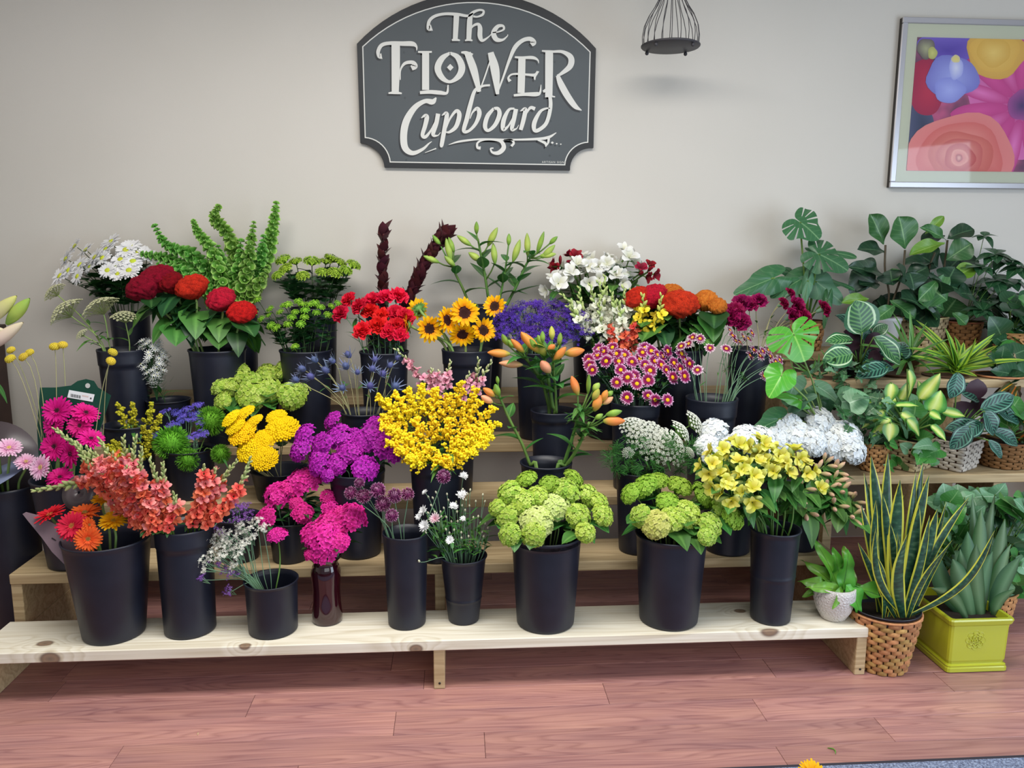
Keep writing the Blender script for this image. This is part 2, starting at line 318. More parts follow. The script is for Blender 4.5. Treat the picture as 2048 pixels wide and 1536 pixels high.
# ------------------------------------------------------------------ the shop sign
SY = WY-.024                                                     # face plane of the sign
def sp(cx, cy, y=SY): return P(700+cx/4, cy/4, y)
m_black = mat('sign_black', (34, 36, 40), .45, 0, noise=.1, nscale=12); m_grey = mat('sign_grey', (74, 80, 84), .5, 0, noise=.05, nscale=3)
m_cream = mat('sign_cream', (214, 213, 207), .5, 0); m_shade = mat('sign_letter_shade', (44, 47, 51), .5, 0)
def prism(g, pts, y0, y1, m=0):
    n = len(pts); V = [(p[0], y0, p[1]) for p in pts]+[(p[0], y1, p[1]) for p in pts]
    return g.add(V, [tuple(range(n)), tuple(range(2*n-1, n-1, -1))]+[(i, i+n, (i+1) % n+n, (i+1) % n) for i in range(n)], m)
def arcpts(a, m_, b_, n=24):                                   # circle through three points
    ax, ay = a; bx, by = m_; cx, cy = b_
    d = 2*(ax*(by-cy)+bx*(cy-ay)+cx*(ay-by)); ux = ((ax*ax+ay*ay)*(by-cy)+(bx*bx+by*by)*(cy-ay)+(cx*cx+cy*cy)*(ay-by))/d
    uy = ((ax*ax+ay*ay)*(cx-bx)+(bx*bx+by*by)*(ax-cx)+(cx*cx+cy*cy)*(bx-ax))/d
    t0, tm, t1 = (math.atan2(y-uy, x-ux) for x, y in (a, m_, b_)); R = math.hypot(ax-ux, ay-uy)
    def unw(t, ref):
        while t-ref > math.pi: t -= 2*math.pi
        while t-ref < -math.pi: t += 2*math.pi
        return t
    tm = unw(tm, t0); t1 = unw(t1, tm)
    return [(ux+R*math.cos(t0+(t1-t0)*i/n), uy+R*math.sin(t0+(t1-t0)*i/n)) for i in range(n+1)]
def outline(s):                                                # s: 0 outer board edge, 1 thin line, px of the 4x sign crop
    if s == 0: return arcpts((55, 350), (1020, -60), (1968, 388))+arcpts((1948, 1182), (1810, 1232), (1760, 1362), 10)+arcpts((276, 1338), (218, 1210), (82, 1142), 10)
    return arcpts((98, 372), (1016, 16), (1925, 415))+arcpts((1906, 1142), (1775, 1200), (1722, 1323), 10)+arcpts((318, 1300), (255, 1165), (118, 1104), 10)
def xz(pts, y): return [(sp(a, b_, y).x, sp(a, b_, y).z) for a, b_ in pts]
SIGN = empty('shop_sign', sp(1010, 700, WY), 'dark grey shaped sign with cream painted shop name on the wall', 'sign')
g = G(); prism(g, xz(outline(0), SY), SY, WY-.001); g.obj('board', m_black, SIGN, smooth=False)
g = G(); prism(g, xz(outline(1), SY), SY-.0012, SY-.0002); g.obj('line_border', m_cream, SIGN, smooth=False)
def inset(pts, d):
    out = []; n = len(pts)
    for i in range(n):
        p0, p1, p2 = np.array(pts[i-1]), np.array(pts[i]), np.array(pts[(i+1) % n]); 
        a = p1-p0; b_ = p2-p1; na = np.array([-a[1], a[0]])/(np.linalg.norm(a)+1e-9); nb = np.array([-b_[1], b_[0]])/(np.linalg.norm(b_)+1e-9)
        nn = na+nb; nn /= np.linalg.norm(nn); out.append(tuple(p1+nn*d/max(.5, nn@na)))
    return out
g = G(); prism(g, xz(inset(outline(1), 9), SY), SY-.0018, SY-.0010); g.obj('field', m_grey, SIGN, smooth=False)
def spline(pts, n=7):
    """smooth (x,y,w) through pts (Catmull-Rom)"""
    P_ = [np.array(p, float) for p in pts]; P_ = [2*P_[0]-P_[1]]+P_+[2*P_[-1]-P_[-2]]; out = []
    for i in range(1, len(P_)-2):
        for j in range(n):
            t = j/n; a, b_, c_, d = P_[i-1:i+3]
            out.append(.5*((2*b_)+(c_-a)*t+(2*a-5*b_+4*c_-d)*t*t+(3*b_-a-3*c_+d)*t**3))
    return out+[P_[-2]]
def stroke(g, pts, y, dx=0, dy=0, straight=False):
    S = [np.array(p, float) for p in pts] if straight else spline(pts)
    Lf, Rt = [], []
    for i, p in enumerate(S):
        t = S[min(i+1, len(S)-1)][:2]-S[max(i-1, 0)][:2]; t /= np.linalg.norm(t)+1e-9; nn = np.array([-t[1], t[0]])
        w_ = max(p[2], 2)/2; Lf.append(p[:2]+nn*w_); Rt.append(p[:2]-nn*w_)
    V = []
    for a, b_ in zip(Lf, Rt):
        for q in (a, b_):
            p = sp(q[0]+dx, q[1]+dy, SY); V.append((p.x, y, p.z))
    g.add(V, [(2*i, 2*i+1, 2*i+3, 2*i+2) for i in range(len(S)-1)])
LET = {                                                        # letter: list of brush strokes (x, y, width)
 'T': [[(655,222,52),(628,228,30),(634,170,26),(680,130,24),(760,112,22),(860,116,24),(940,128,20),(985,108,10)], [(852,118,44),(848,200,42),(842,315,38)], [(815,322,14),(842,318,22),(880,324,10)]],
 'h': [[(985,132,16),(1020,135,14),(1060,118,20),(1068,88,16),(1030,82,18),(978,106,26),(960,150,40),(955,220,42),(950,318,38)], [(920,326,10),(950,318,22),(980,326,10)], [(965,235,8),(990,205,18),(1025,195,24),(1040,225,36),(1040,290,38),(1060,325,24),(1110,295,10),(1140,262,6)]],
 'e': [[(1140,262,8),(1190,255,12),(1230,235,16),(1222,208,20),(1180,214,30),(1148,265,40),(1170,315,38),(1220,320,20),(1258,290,8),(1262,276,5)]],
 'F': [[(255,450,48),(232,452,26),(226,410,30),(255,362,30),(320,346,28),(420,350,36),(500,352,38),(532,375,16),(534,405,6)], [(366,350,68),(366,540,66),(362,742,56)], [(308,746,12),(362,742,24),(415,748,12)], [(402,640,8),(405,560,12),(440,508,24),(500,500,30),(520,530,44),(492,546,40)]],
 'L': [[(545,416,14),(600,418,18),(655,416,14)], [(605,416,56),(605,560,56),(605,720,56)], [(560,742,24),(640,736,30),(720,742,32),(775,744,20),(785,680,10)]],
 'O': [[(800,424,20),(735,470,46),(702,545,52),(735,620,44),(800,655,24),(870,610,46),(895,540,54),(862,460,44),(800,424,20)]],
 'diamond': [[(776,540,2),(802,540,56),(828,540,2)]],
 'W': [[(890,420,14),(930,424,28),(975,450,44)], [(940,424,52),(990,560,60),(1034,735,30)], [(1034,735,10),(1080,610,12),(1135,445,10)], [(1125,420,46),(1160,560,70),(1180,755,26)], [(1175,752,14),(1225,620,16),(1275,480,24),(1320,380,34),(1380,325,32),(1440,312,34),(1470,340,40),(1450,360,34)]],
 'E': [[(1318,458,14),(1380,462,20),(1460,462,26),(1500,480,14),(1510,508,4)], [(1375,462,58),(1372,600,58),(1368,745,56)], [(1310,764,18),(1400,755,26),(1490,754,34),(1520,740,18),(1528,678,5)], [(1280,652,28),(1266,625,16),(1290,598,14),(1340,592,16),(1420,598,18),(1480,600,24),(1500,570,12)], [(1478,640,10),(1480,610,18),(1510,572,8)]],
 'R': [[(1535,408,12),(1590,412,18),(1640,412,14)], [(1593,412,62),(1592,560,62),(1590,770,58)], [(1560,776,10),(1600,770,14),(1640,776,10)], [(1620,414,18),(1700,416,26),(1765,460,46),(1760,530,46),(1690,590,26),(1655,606,12)], [(1660,605,30),(1690,680,50),(1740,770,52),(1800,850,40),(1852,884,6)]],
 'C': [[(690,782,10),(660,815,44),(600,810,34),(520,860,44),(455,960,56),(430,1070,56),(440,1180,52),(500,1225,36),(580,1195,24),(630,1150,12),(655,1132,4)]],
 'u': [[(570,945,6),(600,925,24),(615,940,36),(600,1010,34),(580,1080,30),(605,1095,26),(650,1040,16),(690,960,14)], [(705,910,34),(690,990,34),(665,1075,30),(700,1085,10),(725,1060,5)]],
 'p': [[(735,925,6),(765,905,24),(775,925,34),(760,1010,34),(735,1150,32),(730,1180,14)], [(765,1040,8),(800,950,16),(850,888,26),(875,920,36),(850,1010,34),(800,1055,22),(765,1058,8)]],
 'b': [[(1120,682,16),(1060,690,18),(1000,725,26),(965,830,34),(935,950,36),(910,1045,30),(950,1048,22),(1005,990,28),(1035,910,36),(1018,868,28),(980,900,14),(960,950,6)]],
 'o': [[(1150,868,22),(1100,930,34),(1080,1010,34),(1105,1045,24),(1160,1000,32),(1195,920,36),(1185,872,28),(1150,868,22)]],
 'a': [[(1315,868,14),(1270,880,22),(1230,960,36),(1225,1035,30),(1265,1010,16),(1310,930,12)], [(1328,872,34),(1310,960,34),(1295,1035,28),(1330,1030,10),(1350,1000,4)]],
 'r': [[(1362,890,6),(1395,872,26),(1402,890,34),(1385,970,34),(1365,1040,30)], [(1385,970,8),(1415,900,14),(1445,862,24),(1480,872,30)]],
 'd': [[(1545,735,20),(1575,722,24),(1600,780,28),(1602,870,30),(1570,985,30),(1510,1040,30),(1475,1040,30),(1475,980,36),(1520,895,24),(1570,868,14),(1600,868,6)]],
 'underline': [[(600,1222,4),(690,1188,10)], [(790,1158,4),(880,1132,16),(1050,1114,14),(1300,1118,14),(1500,1112,20),(1590,1098,22),(1650,1062,6)], [(1500,1120,10),(1560,1145,22),(1565,1175,4)], [(1590,1100,20),(1585,1140,16),(1565,1176,4)]],
 'scroll': [[(1045,1185,26),(1020,1180,20),(1020,1145,16),(1060,1122,14),(1130,1118,12),(1205,1130,26),(1230,1180,36),(1190,1222,34),(1140,1220,18),(1125,1190,12),(1148,1185,10)], [(1230,1120,8),(1290,1120,14),(1310,1145,18),(1290,1170,20)]],
 'dot': [[(1608,1142,6),(1618,1142,18),(1628,1142,6)], [(1646,1150,4),(1653,1150,13),(1660,1150,4)], [(1680,1154,3),(1686,1154,11),(1692,1154,3)]],
}
for ch, strokes in LET.items():
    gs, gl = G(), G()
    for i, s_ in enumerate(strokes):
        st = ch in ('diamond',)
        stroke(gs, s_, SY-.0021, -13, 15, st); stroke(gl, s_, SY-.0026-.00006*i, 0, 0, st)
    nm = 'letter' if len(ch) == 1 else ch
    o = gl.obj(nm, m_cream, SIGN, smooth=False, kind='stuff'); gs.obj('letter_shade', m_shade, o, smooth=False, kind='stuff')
# small maker's line on the sign
fc = bpy.data.curves.new('maker_line', 'FONT'); fc.body = 'ARTISAN SIGNS'; fc.size = .0135; fc.extrude = .0002; fc.space_character = 1.25; fc.materials.append(m_cream)
_t = bpy.data.objects.new('maker_line', fc); C.objects.link(_t); bpy.context.view_layer.update(); _me = bpy.data.meshes.new_from_object(_t); bpy.data.objects.remove(_t)
o = link('maker_line', _me, SIGN, 'stuff'); q = sp(1535, 1304, SY-.003)
o.matrix_basis = Matrix.Translation(q-wloc(SIGN)) @ Matrix.Rotation(math.pi/2, 4, 'X')
for cx, cy in ((432, 418), (440, 783), (450, 1278), (1638, 495), (1605, 968), (1598, 1246)):
    g = G(); g.lathe([(.0004, -.0008), (.0035, -.0006), (.0035, .001)], 10); q = sp(cx, cy, SY-.0024); place('screw', g.mesh('screw', [mat('screw_grey', (120, 122, 120), .4, 0)]), SIGN, R3('X', -math.pi/2)@R3('X', math.pi), q)
# ------------------------------------------------------------------ hanging wire cage
yc = 1.06
cc = P(1341, 92, yc); rc = px(57, cc)
CG = empty('wire_cage', cc, 'dark metal wire cage with round base hanging beside the sign', 'cage')
m_iron = mat('cage_iron', (62, 60, 64), .5, 0)
g = G(); g.lathe([(.001, -.006), (rc, -.006), (rc*1.03, -.002), (rc*1.03, .002), (rc*.98, .005), (.001, .005)], 40, c=tuple(cc)); g.obj('base_plate', m_iron, CG)
pr = [(.97, .006), (.985, .05), (.93, .1), (.78, .15), (.6, .19), (.46, .23), (.38, .28), (.3, .34), (.17, .4), (.06, .43)]
for i in range(20):
    a = 2*math.pi*(i+.3)/20; g = G(); g.tube([(cc.x+rc*r_*math.cos(a), cc.y+rc*r_*math.sin(a), cc.z+z*rc/.15*1.0) for r_, z in pr], .0017, 5); g.obj('wire', m_iron, CG)
for a in (.7, 2.4, 3.9, 5.4):
    p = cc+Vector((rc*.93*math.cos(a), rc*.93*math.sin(a), -.014)); g = G(); g.ball(p, .0085, 10, 8); g.tube([p+Vector((0, 0, .004)), p+Vector((0, 0, .012))], .005, 8); g.obj('foot', m_iron, CG)
zt_ = cc.z+.43*rc/.15
g = G(); g.lathe([(.001, -.01), (.02, -.008), (.022, 0), (.012, .012), (.004, .018)], 16, c=(cc.x, cc.y, zt_)); g.obj('cap', m_iron, CG)
g = G(); g.tube([(cc.x, cc.y, zt_+.01), (cc.x, cc.y, 2.998)], .0025, 6); g.obj('hanger', m_iron, CG)
# ------------------------------------------------------------------ framed flower print
FY = WY-.035
A, B = P(1809, 33, FY), P(1778, 375, FY); fl, ft, fb = (A.x+B.x)/2, A.z, B.z; fr = fl+1.02
FR = empty('framed_print', (fl+.5, WY, fb), 'silver framed flower print in a cream mount on the wall', 'picture')
m_sil = mat('frame_silver', (188, 186, 190), .32, 0, metal=.55); m_side = mat('frame_side', (58, 54, 52), .5, 0); fw_ = .028
for (x0, x1, z0, z1) in ((fl, fr, ft-fw_, ft), (fl, fr, fb, fb+fw_), (fl, fl+fw_, fb+fw_+.0005, ft-fw_-.0005), (fr-fw_, fr, fb+fw_+.0005, ft-fw_-.0005)):
    g = G(); g.box((x0, FY, z0), (x1, FY+.012, z1), bev=.003); o = g.obj('frame_rail', m_sil, FR, smooth=False)
g = G(); g.box((fl+.002, FY+.0122, fb+.002), (fr-.002, WY-.001, ft-.002)); g.obj('backing', m_side, FR, smooth=False)
g = G(); g.box((fl+fw_-.001, FY+.009, fb+fw_-.001), (fr-fw_+.001, FY+.0118, ft-fw_+.001)); g.obj('mount', mat('mount_cream', (206, 208, 186), .7, 0), FR, smooth=False)
# the print: flat layers of colour, its own photograph of flowers
def fp(a, b_): return P(1700+a/3.84, b_/3.84, FY)
pl, prr = fp(490, 700).x, fr-fw_-.07; pt_, pb = fp(800, 288).z, fp(700, 1312).z
PRINT = None
m_p0, N, L, b = node_mat('print_ground', .6, .2)
tc = N.new('ShaderNodeTexCoord'); nz = N.new('ShaderNodeTexNoise'); nz.inputs['Scale'].default_value = 7; L.new(tc.outputs['Object'], nz.inputs[0])
L.new(ramp(N, L, nz.outputs[0], [(.3, (70, 76, 96)), (.5, (150, 90, 120)), (.65, (214, 110, 150))]), b.inputs['Base Color'])
g = G(); g.box((pl, FY+.0080, pb), (prr, FY+.0089, pt_)); PRINT = g.obj('print', m_p0, FR, smooth=False)
def clip(pts):
    def cut(pts, ins, inter):
        out = []
        for i in range(len(pts)):
            a, b_ = pts[i-1], pts[i]
            if ins(b_):
                if not ins(a): out.append(inter(a, b_))
                out.append(b_)
            elif ins(a): out.append(inter(a, b_))
        return out
    for ax, val, sg in ((0, pl, 1), (0, prr, -1), (1, pb, 1), (1, pt_, -1)):
        if not pts: return pts
        pts = cut(pts, lambda p: (p[ax]-val)*sg >= 0, lambda a, b_: tuple(a[k]+(b_[k]-a[k])*(val-a[ax])/(b_[ax]-a[ax]) for k in (0, 1)))
    return pts
_pl = [0]
def printed(name, cx, cy, rx, ry, col, col2=None, wob=.06, n=26, rot=0, petal=0, seed=0):
    """flat printed patch, centre and radii in px of the frame crop"""
    rr = random.Random(seed+int(cx*7+cy)); ph = [rr.uniform(0, 6.28) for _ in range(4)]; pts = []
    for i in range(n):
        t = 2*math.pi*i/n; k = 1+wob*(math.sin(3*t+ph[0])+.6*math.sin(5*t+ph[1])); 
        if petal: k *= 1+.16*math.cos(petal*t)
        x, y = rx*k*math.cos(t), ry*k*math.sin(t); q = fp(cx+x*math.cos(rot)-y*math.sin(rot), cy+x*math.sin(rot)+y*math.cos(rot)); pts.append((q.x, q.z))
    pts = clip(pts)
    if len(pts) < 3: return
    _pl[0] += 1; y = FY+.0079-.00007*_pl[0]; g = G(); c0 = (sum(p[0] for p in pts)/len(pts), sum(p[1] for p in pts)/len(pts))
    V = [(c0[0], y, c0[1])]+[(p[0], y, p[1]) for p in pts]; k = len(pts)
    g.add(V, [(0, i+1, (i+1) % k+1) for i in range(k)], 0, [(.5, 0)]+[(.5, 1)]*k)
    col2 = col2 or col; g.obj(name, mat('print_%d' % _pl[0], col, .6, 0, 0, .2, ramp=[(0, col), (1, col2)]), PRINT, smooth=False)
for a in [('printed_leaf', 540, 960, 110, 170, (74, 80, 104), (96, 100, 130)), ('printed_carnation', 600, 660, 150, 220, (206, 70, 96), (176, 60, 92)),
          ('printed_gerbera', 1330, 800, 420, 420, (206, 96, 160), (226, 130, 190))]: printed(*a, n=40)
for i in range(15):
    t = 2*math.pi*i/15+.1; printed('printed_petal', 1330+330*math.cos(t), 810+330*math.sin(t), 230, 58, (222, 100, 168) if i % 2 else (236, 140, 200), (206, 84, 150), .03, 18, t)
for a in [('printed_gerbera_eye', 1330, 810, 110, 120, (92, 76, 124), (176, 96, 160)), ('printed_iris', 760, 350, 240, 120, (104, 84, 176), (130, 108, 200)), ('printed_bud', 590, 370, 70, 80, (186, 186, 150), (120, 110, 110)), ('printed_bud', 640, 405, 36, 48, (216, 214, 140), (190, 190, 120)),
          ('printed_ranunculus', 1130, 410, 230, 190, (232, 196, 110), (224, 182, 96)), ('printed_ranunculus', 1120, 400, 190, 150, (238, 206, 120), (230, 190, 100)), ('printed_ranunculus', 1110, 400, 130, 110, (240, 212, 130), (226, 186, 96)),
          ('printed_iris', 790, 590, 205, 165, (176, 182, 232), (140, 140, 208)), ('printed_iris', 770, 690, 120, 100, (184, 190, 238), (156, 160, 222)), ('printed_iris', 820, 520, 55, 90, (226, 226, 240), (180, 184, 232)), ('printed_iris_spot', 818, 450, 34, 30, (236, 222, 130), (226, 214, 170))]: printed(*a)
for k, (rx, ry, c1, c2) in enumerate([(420, 330, (226, 130, 130), (232, 150, 146)), (330, 265, (240, 170, 158), (222, 124, 120)), (250, 200, (240, 166, 150), (214, 118, 110)), (180, 150, (244, 180, 164), (212, 116, 112)), (120, 105, (236, 160, 146), (206, 104, 104)), (66, 64, (216, 110, 112), (236, 170, 156)), (26, 30, (240, 190, 176), (190, 84, 92))]):
    printed('printed_rose', 860-(k*3), 1200+k*2, rx, ry, c1, c2, .05, 30)
# glass in front of the print
m_gl = bpy.data.materials.new('picture_glass'); m_gl.use_nodes = True; N = m_gl.node_tree.nodes; L = m_gl.node_tree.links; N.remove(N['Principled BSDF'])
t_ = N.new('ShaderNodeBsdfTransparent'); gl_ = N.new('ShaderNodeBsdfGlossy'); gl_.inputs['Roughness'].default_value = .04; fz = N.new('ShaderNodeFresnel'); fz.inputs[0].default_value = 1.5; mx = N.new('ShaderNodeMixShader')
L.new(fz.outputs[0], mx.inputs[0]); L.new(t_.outputs[0], mx.inputs[1]); L.new(gl_.outputs[0], mx.inputs[2]); L.new(mx.outputs[0], N['Material Output'].inputs[0])
g = G(); g.add([(fl+fw_-.002, FY+.0035, fb+fw_-.002), (fr-fw_+.002, FY+.0035, fb+fw_-.002), (fr-fw_+.002, FY+.0035, ft-fw_+.002), (fl+fw_-.002, FY+.0035, ft-fw_+.002)], [(0, 1, 2, 3)]); g.obj('glass', m_gl, FR, smooth=False)
# ------------------------------------------------------------------ petals, leaves and flower heads (unit size, +Z = facing direction)
def petal(L, W, n=4, r0=0., rise=0., curl=0., cup=0., a=1.0, b=.8, tip=.06, across=3, wave=0.):
    """petal along +X: base at r0, length L, width W; rise = slope, curl = quadratic lift, cup = edges lifted"""
    V = []; uv = []
    us = (-1, 0, 1) if across == 3 else (-1, 1)
    for i in range(n+1):
        t = i/n; w_ = W/2*max(tip if i else .3, math.sin(math.pi*min(1, max(.04, t))**a)**b if t < 1 else tip)
        x = r0+L*t; z = rise*L*t+curl*L*t*t
        for k in us: V.append((x, w_*k, z+cup*abs(k)*w_+wave*math.sin(t*9+k*2)*W)); uv.append((.5+k/2, t))
    q = len(us); F = [(i*q+j, (i+1)*q+j, (i+1)*q+j+1, i*q+j+1) for i in range(n) for j in range(q-1)]
    return np.array(V), F, np.array(uv), [0]*len(F)
def remat(T, m): return (T[0], T[1], T[2], [m]*len(T[1]))
def ringp(g, T, n, z=0., rot=0., tilt=0., jit=.1, sc_=1., sj=.08, m=None, rnd=None):
    r_ = rnd or random
    if m is not None: T = remat(T, m)
    ms = []
    for i in range(n):
        a = 2*math.pi*i/n+rot+r_.uniform(-jit, jit)*2*math.pi/n; k = sc_*(1+r_.uniform(-sj, sj))
        ms.append((R3('Z', a)@R3('Y', -(tilt+r_.uniform(-jit, jit)))*k, (0, 0, z)))
    g.stamp(T, ms)
def fib(n, zmin=-1., jit=0.):
    out = []
    for i in range(n):
        z = 1-(1-zmin)*(i+.5)/n; r_ = math.sqrt(max(0, 1-z*z)); a = i*2.39996+random.uniform(-jit, jit)
        out.append(np.array([r_*math.cos(a), r_*math.sin(a), z]))
    return out
def blob(r=1., sq=1., nu=6, nv=4):
    g = G(); g.ball((0, 0, 0), r, nu, nv, 0, sq); return g.T()
def floret(k=5, L=1., W=.7, rise=.2, m=0, n=2, cm=None, across=2, b=.8):
    g = G(); ringp(g, petal(L, W, n, 0, rise, 0, 0, 1, b, .3, across), k, jit=.05, m=m)
    if cm is not None: g.add(*[(lambda q: q)(x) for x in (np.array([(.18*math.cos(t), .18*math.sin(t), .1) for t in (0, 1.57, 3.14, 4.71)]), [(0, 1, 2, 3)])], cm)
    return g.T()
HEADS = {}
def head(name, fn, nvar=3):
    HEADS[name] = [fn(random.Random(i*13+5)) for i in range(nvar)]
def dome_of(T, n, R, flat=.6, zmin=0., s=(.2, .28), jit=.3, spread=.0, g=None, lift=0., nj=.25):
    """florets T stamped over a dome"""
    g = g or G(); ms = []
    for d in fib(n, zmin, jit):
        k = random.uniform(*s); p = np.array([d[0]*R, d[1]*R, d[2]*R*flat])*random.uniform(.92, 1.06); p[2] += lift
        nn = np.array([d[0]*.8, d[1]*.8, d[2]+.25])+np.array([random.uniform(-nj, nj) for _ in range(3)])
        ms.append((basis(nn, random.uniform(0, 6.3))*k, p))
    return g.stamp(T, ms)
# materials of the flowers
def pm(name, base, tip=None, rough=.6, var=.1, trans=.18, hue=.008, mid=None, sheen=0):
    r_ = [(0, base), (1, tip or base)] if mid is None else [(0, base), mid, (1, tip)]
    return mat(name, base, rough, var, hue, .2, ramp=r_, trans=trans, sheen=sheen)
m_stem = mat('stem_green', (92, 128, 58), .6, .2, .02); m_stemd = mat('stem_dark', (52, 78, 40), .6, .2, .02); m_stemp = mat('stem_pale', (130, 158, 88), .6, .15, .02)
m_stemg = mat('stem_greygreen', (112, 148, 116), .6, .15, .02); m_stembr = mat('stem_straw', (158, 156, 112), .7, .15, .02)
m_leaf = mat('leaf_green', (70, 122, 52), .45, .22, .02, .45, ramp=[(0, (96, 150, 70)), (.25, (62, 112, 46)), (1, (70, 124, 54))], axis='u', trans=.12)
m_leafd = mat('leaf_dark', (38, 82, 40), .4, .22, .02, .45, ramp=[(0, (74, 122, 66)), (.2, (36, 80, 40)), (1, (34, 76, 38))], axis='u', trans=.1)
m_leafl = mat('leaf_fresh', (104, 168, 58), .45, .18, .02, .4, ramp=[(0, (150, 200, 90)), (.2, (96, 160, 54)), (1, (106, 172, 60))], axis='u', trans=.18)
m_sepal = mat('sepal_green', (104, 146, 70), .6, .15, .02)
def fm(n, me): return (n, me)
def H_gerbera(base, tip, eye, nm):
    M_ = [pm('gerbera_'+nm, base, tip), mat('gerbera_eye_'+nm, eye, .8, .1), m_sepal]
    def fn(r_):
        g = G(); ringp(g, petal(.8, .25, 4, .18, .03, -.06, .25, .8, .5, .4), 24, 0, r_.random(), .04, .12, 1, .06, rnd=r_)
        ringp(g, petal(.68, .22, 4, .16, .1, -.02, .25, .8, .5, .4), 22, .03, r_.random(), .14, .12, 1, .06, rnd=r_)
        ringp(g, petal(.3, .07, 2, .14, .3, 0, .2), 26, .05, 0, .3, .2, rnd=r_)
        g.lathe([(.05, -.22), (.12, -.16), (.24, -.04), (.3, .0)], 12, 2)
        d = G(); d.lathe([(.26, .0), (.24, .07), (.16, .11), (.07, .08), (.001, .07)], 16, 0)
        d.stamp(blob(.028), [(np.eye(3), (.19*math.sqrt((i+.5)/30)*math.cos(i*2.4), .19*math.sqrt((i+.5)/30)*math.sin(i*2.4), .1)) for i in range(30)])
        return [fm('flower_head', g.mesh('gerbera_head', M_)), fm('disc', d.mesh('gerbera_disc', [M_[1]]))]
    head('gerbera_'+nm, fn, 2)
H_gerbera((196, 10, 110), (214, 24, 134), (70, 20, 40), 'magenta'); H_gerbera((236, 150, 200), (250, 214, 236), (214, 190, 120), 'pink')
H_gerbera((206, 22, 40), (226, 34, 52), (190, 120, 60), 'red'); H_gerbera((232, 84, 36), (240, 112, 46), (160, 120, 60), 'orange'); H_gerbera((244, 172, 10), (250, 196, 22), (196, 150, 40), 'yellow')
def H_daisy(nm, base, tip, eye, n=18, W=.3, mid=None, lay=1, L=.8):
    M_ = [pm('daisy_'+nm, base, tip, mid=mid), mat('daisy_eye_'+nm, eye, .8, .06)]
    def fn(r_):
        g = G()
        for k in range(lay): ringp(g, petal(L*(1-.16*k), W, 3, .18, .06+.12*k, -.1, .15, .9, .6, .4), n, .02*k, r_.random(), .02, .18, 1, .08, rnd=r_)
        d = G(); d.lathe([(.3, -.02), (.27, .09), (.16, .14), (.001, .15)], 12)
        return [fm('flower_head', g.mesh('daisy_head', M_)), fm('disc', d.mesh('daisy_disc', [M_[1]]))]
    head(nm, fn)
H_daisy('white', (236, 236, 238), (246, 246, 248), (196, 206, 60), 20, .3, lay=2)
H_daisy('mum', (118, 14, 66), (236, 190, 222), (236, 178, 16), 18, .3, mid=(.62, (150, 24, 92)), lay=2)
H_daisy('mum_pale', (110, 16, 62), (244, 226, 236), (226, 168, 40), 16, .32, mid=(.5, (146, 30, 90)), lay=2)
def H_sunflower(r_):
    g = G(); g.lathe([(.06, -.3), (.2, -.22), (.48, -.06), (.42, .0), (.001, .0)], 20); ringp(g, petal(.42, .2, 2, .3, -.25, .1), 16, -.08, 0, .0, .2, rnd=r_)
    d = G(); d.lathe([(.46, -.01), (.44, .06), (.33, .1), (.2, .07), (.001, .04)], 24)
    for i in range(90):
        q = math.sqrt((i+.5)/90)*.4; d.stamp(blob(.028, 1, 5, 3), [(np.eye(3), (q*math.cos(i*2.4), q*math.sin(i*2.4), .07+.03*math.sin(q*8)))])
    return [fm('flower_head', g.mesh('sunflower_back', [m_sepal])), fm('disc', d.mesh('sunflower_disc', [mat('sunflower_disc', (62, 30, 24), .85, .1)]))]
head('sunflower', H_sunflower, 1)
m_sunp = pm('sunflower_petal', (236, 142, 6), (250, 198, 16), mid=(.4, (250, 186, 10)))
def _m(T, nm, M_): g = G(); g.add(T[0], T[1], T[3], T[2]); return g.mesh(nm, M_)
SUNP = [_m(petal(.58, .27, 5, .42, .1, c_, .25, .85, .6, .12, 3, .02), 'sunflower_petal', [m_sunp]) for c_ in (-.1, .12, -.25)]
def ruffle(g, R, z, n, seed, amp=.12, m=0, rin=.15, zl=.25):
    r_ = random.Random(seed); V = []; uv = []; rings = 4; ph = r_.uniform(0, 6)
    for i in range(rings):
        t = i/(rings-1)
        for j in range(n):
            a = 2*math.pi*j/n; ed = 1+amp*t*t*(r_.uniform(-1, 1)); rr = (rin+(R-rin)*t)*ed
            zz = z+zl*t*t*.6+amp*1.3*t*R*math.sin(a*7+ph)+amp*.8*t*r_.uniform(-1, 1)*R
            V.append((rr*math.cos(a), rr*math.sin(a), zz)); uv.append((j/n, t))
    F = [(i*n+j, i*n+(j+1) % n, (i+1)*n+(j+1) % n, (i+1)*n+j) for i in range(rings-1) for j in range(n)]
    return g.add(V, F, m, uv)
def H_carn(nm, c1, c2):
    M_ = [pm('carnation_'+nm, c1, c2, .6, .12, .12), m_stemg]
    def fn(r_):
        g = G()
        for k in range(6): ruffle(g, 1-.13*k, .1+.13*k-.012*k*k, 30, r_.randint(0, 999), .15, 0, .1, .12+.1*k)
        c_ = G(); c_.lathe([(.06, -.75), (.2, -.62), (.26, -.2), (.34, .12)], 10)
        return [fm('flower_head', g.mesh('carnation_head', M_[:1])), fm('calyx', c_.mesh('carnation_calyx', M_[1:]))]
    head('carnation_'+nm, fn)
H_carn('red', (196, 8, 34), (226, 34, 60)); H_carn('burgundy', (112, 4, 50), (158, 20, 84))
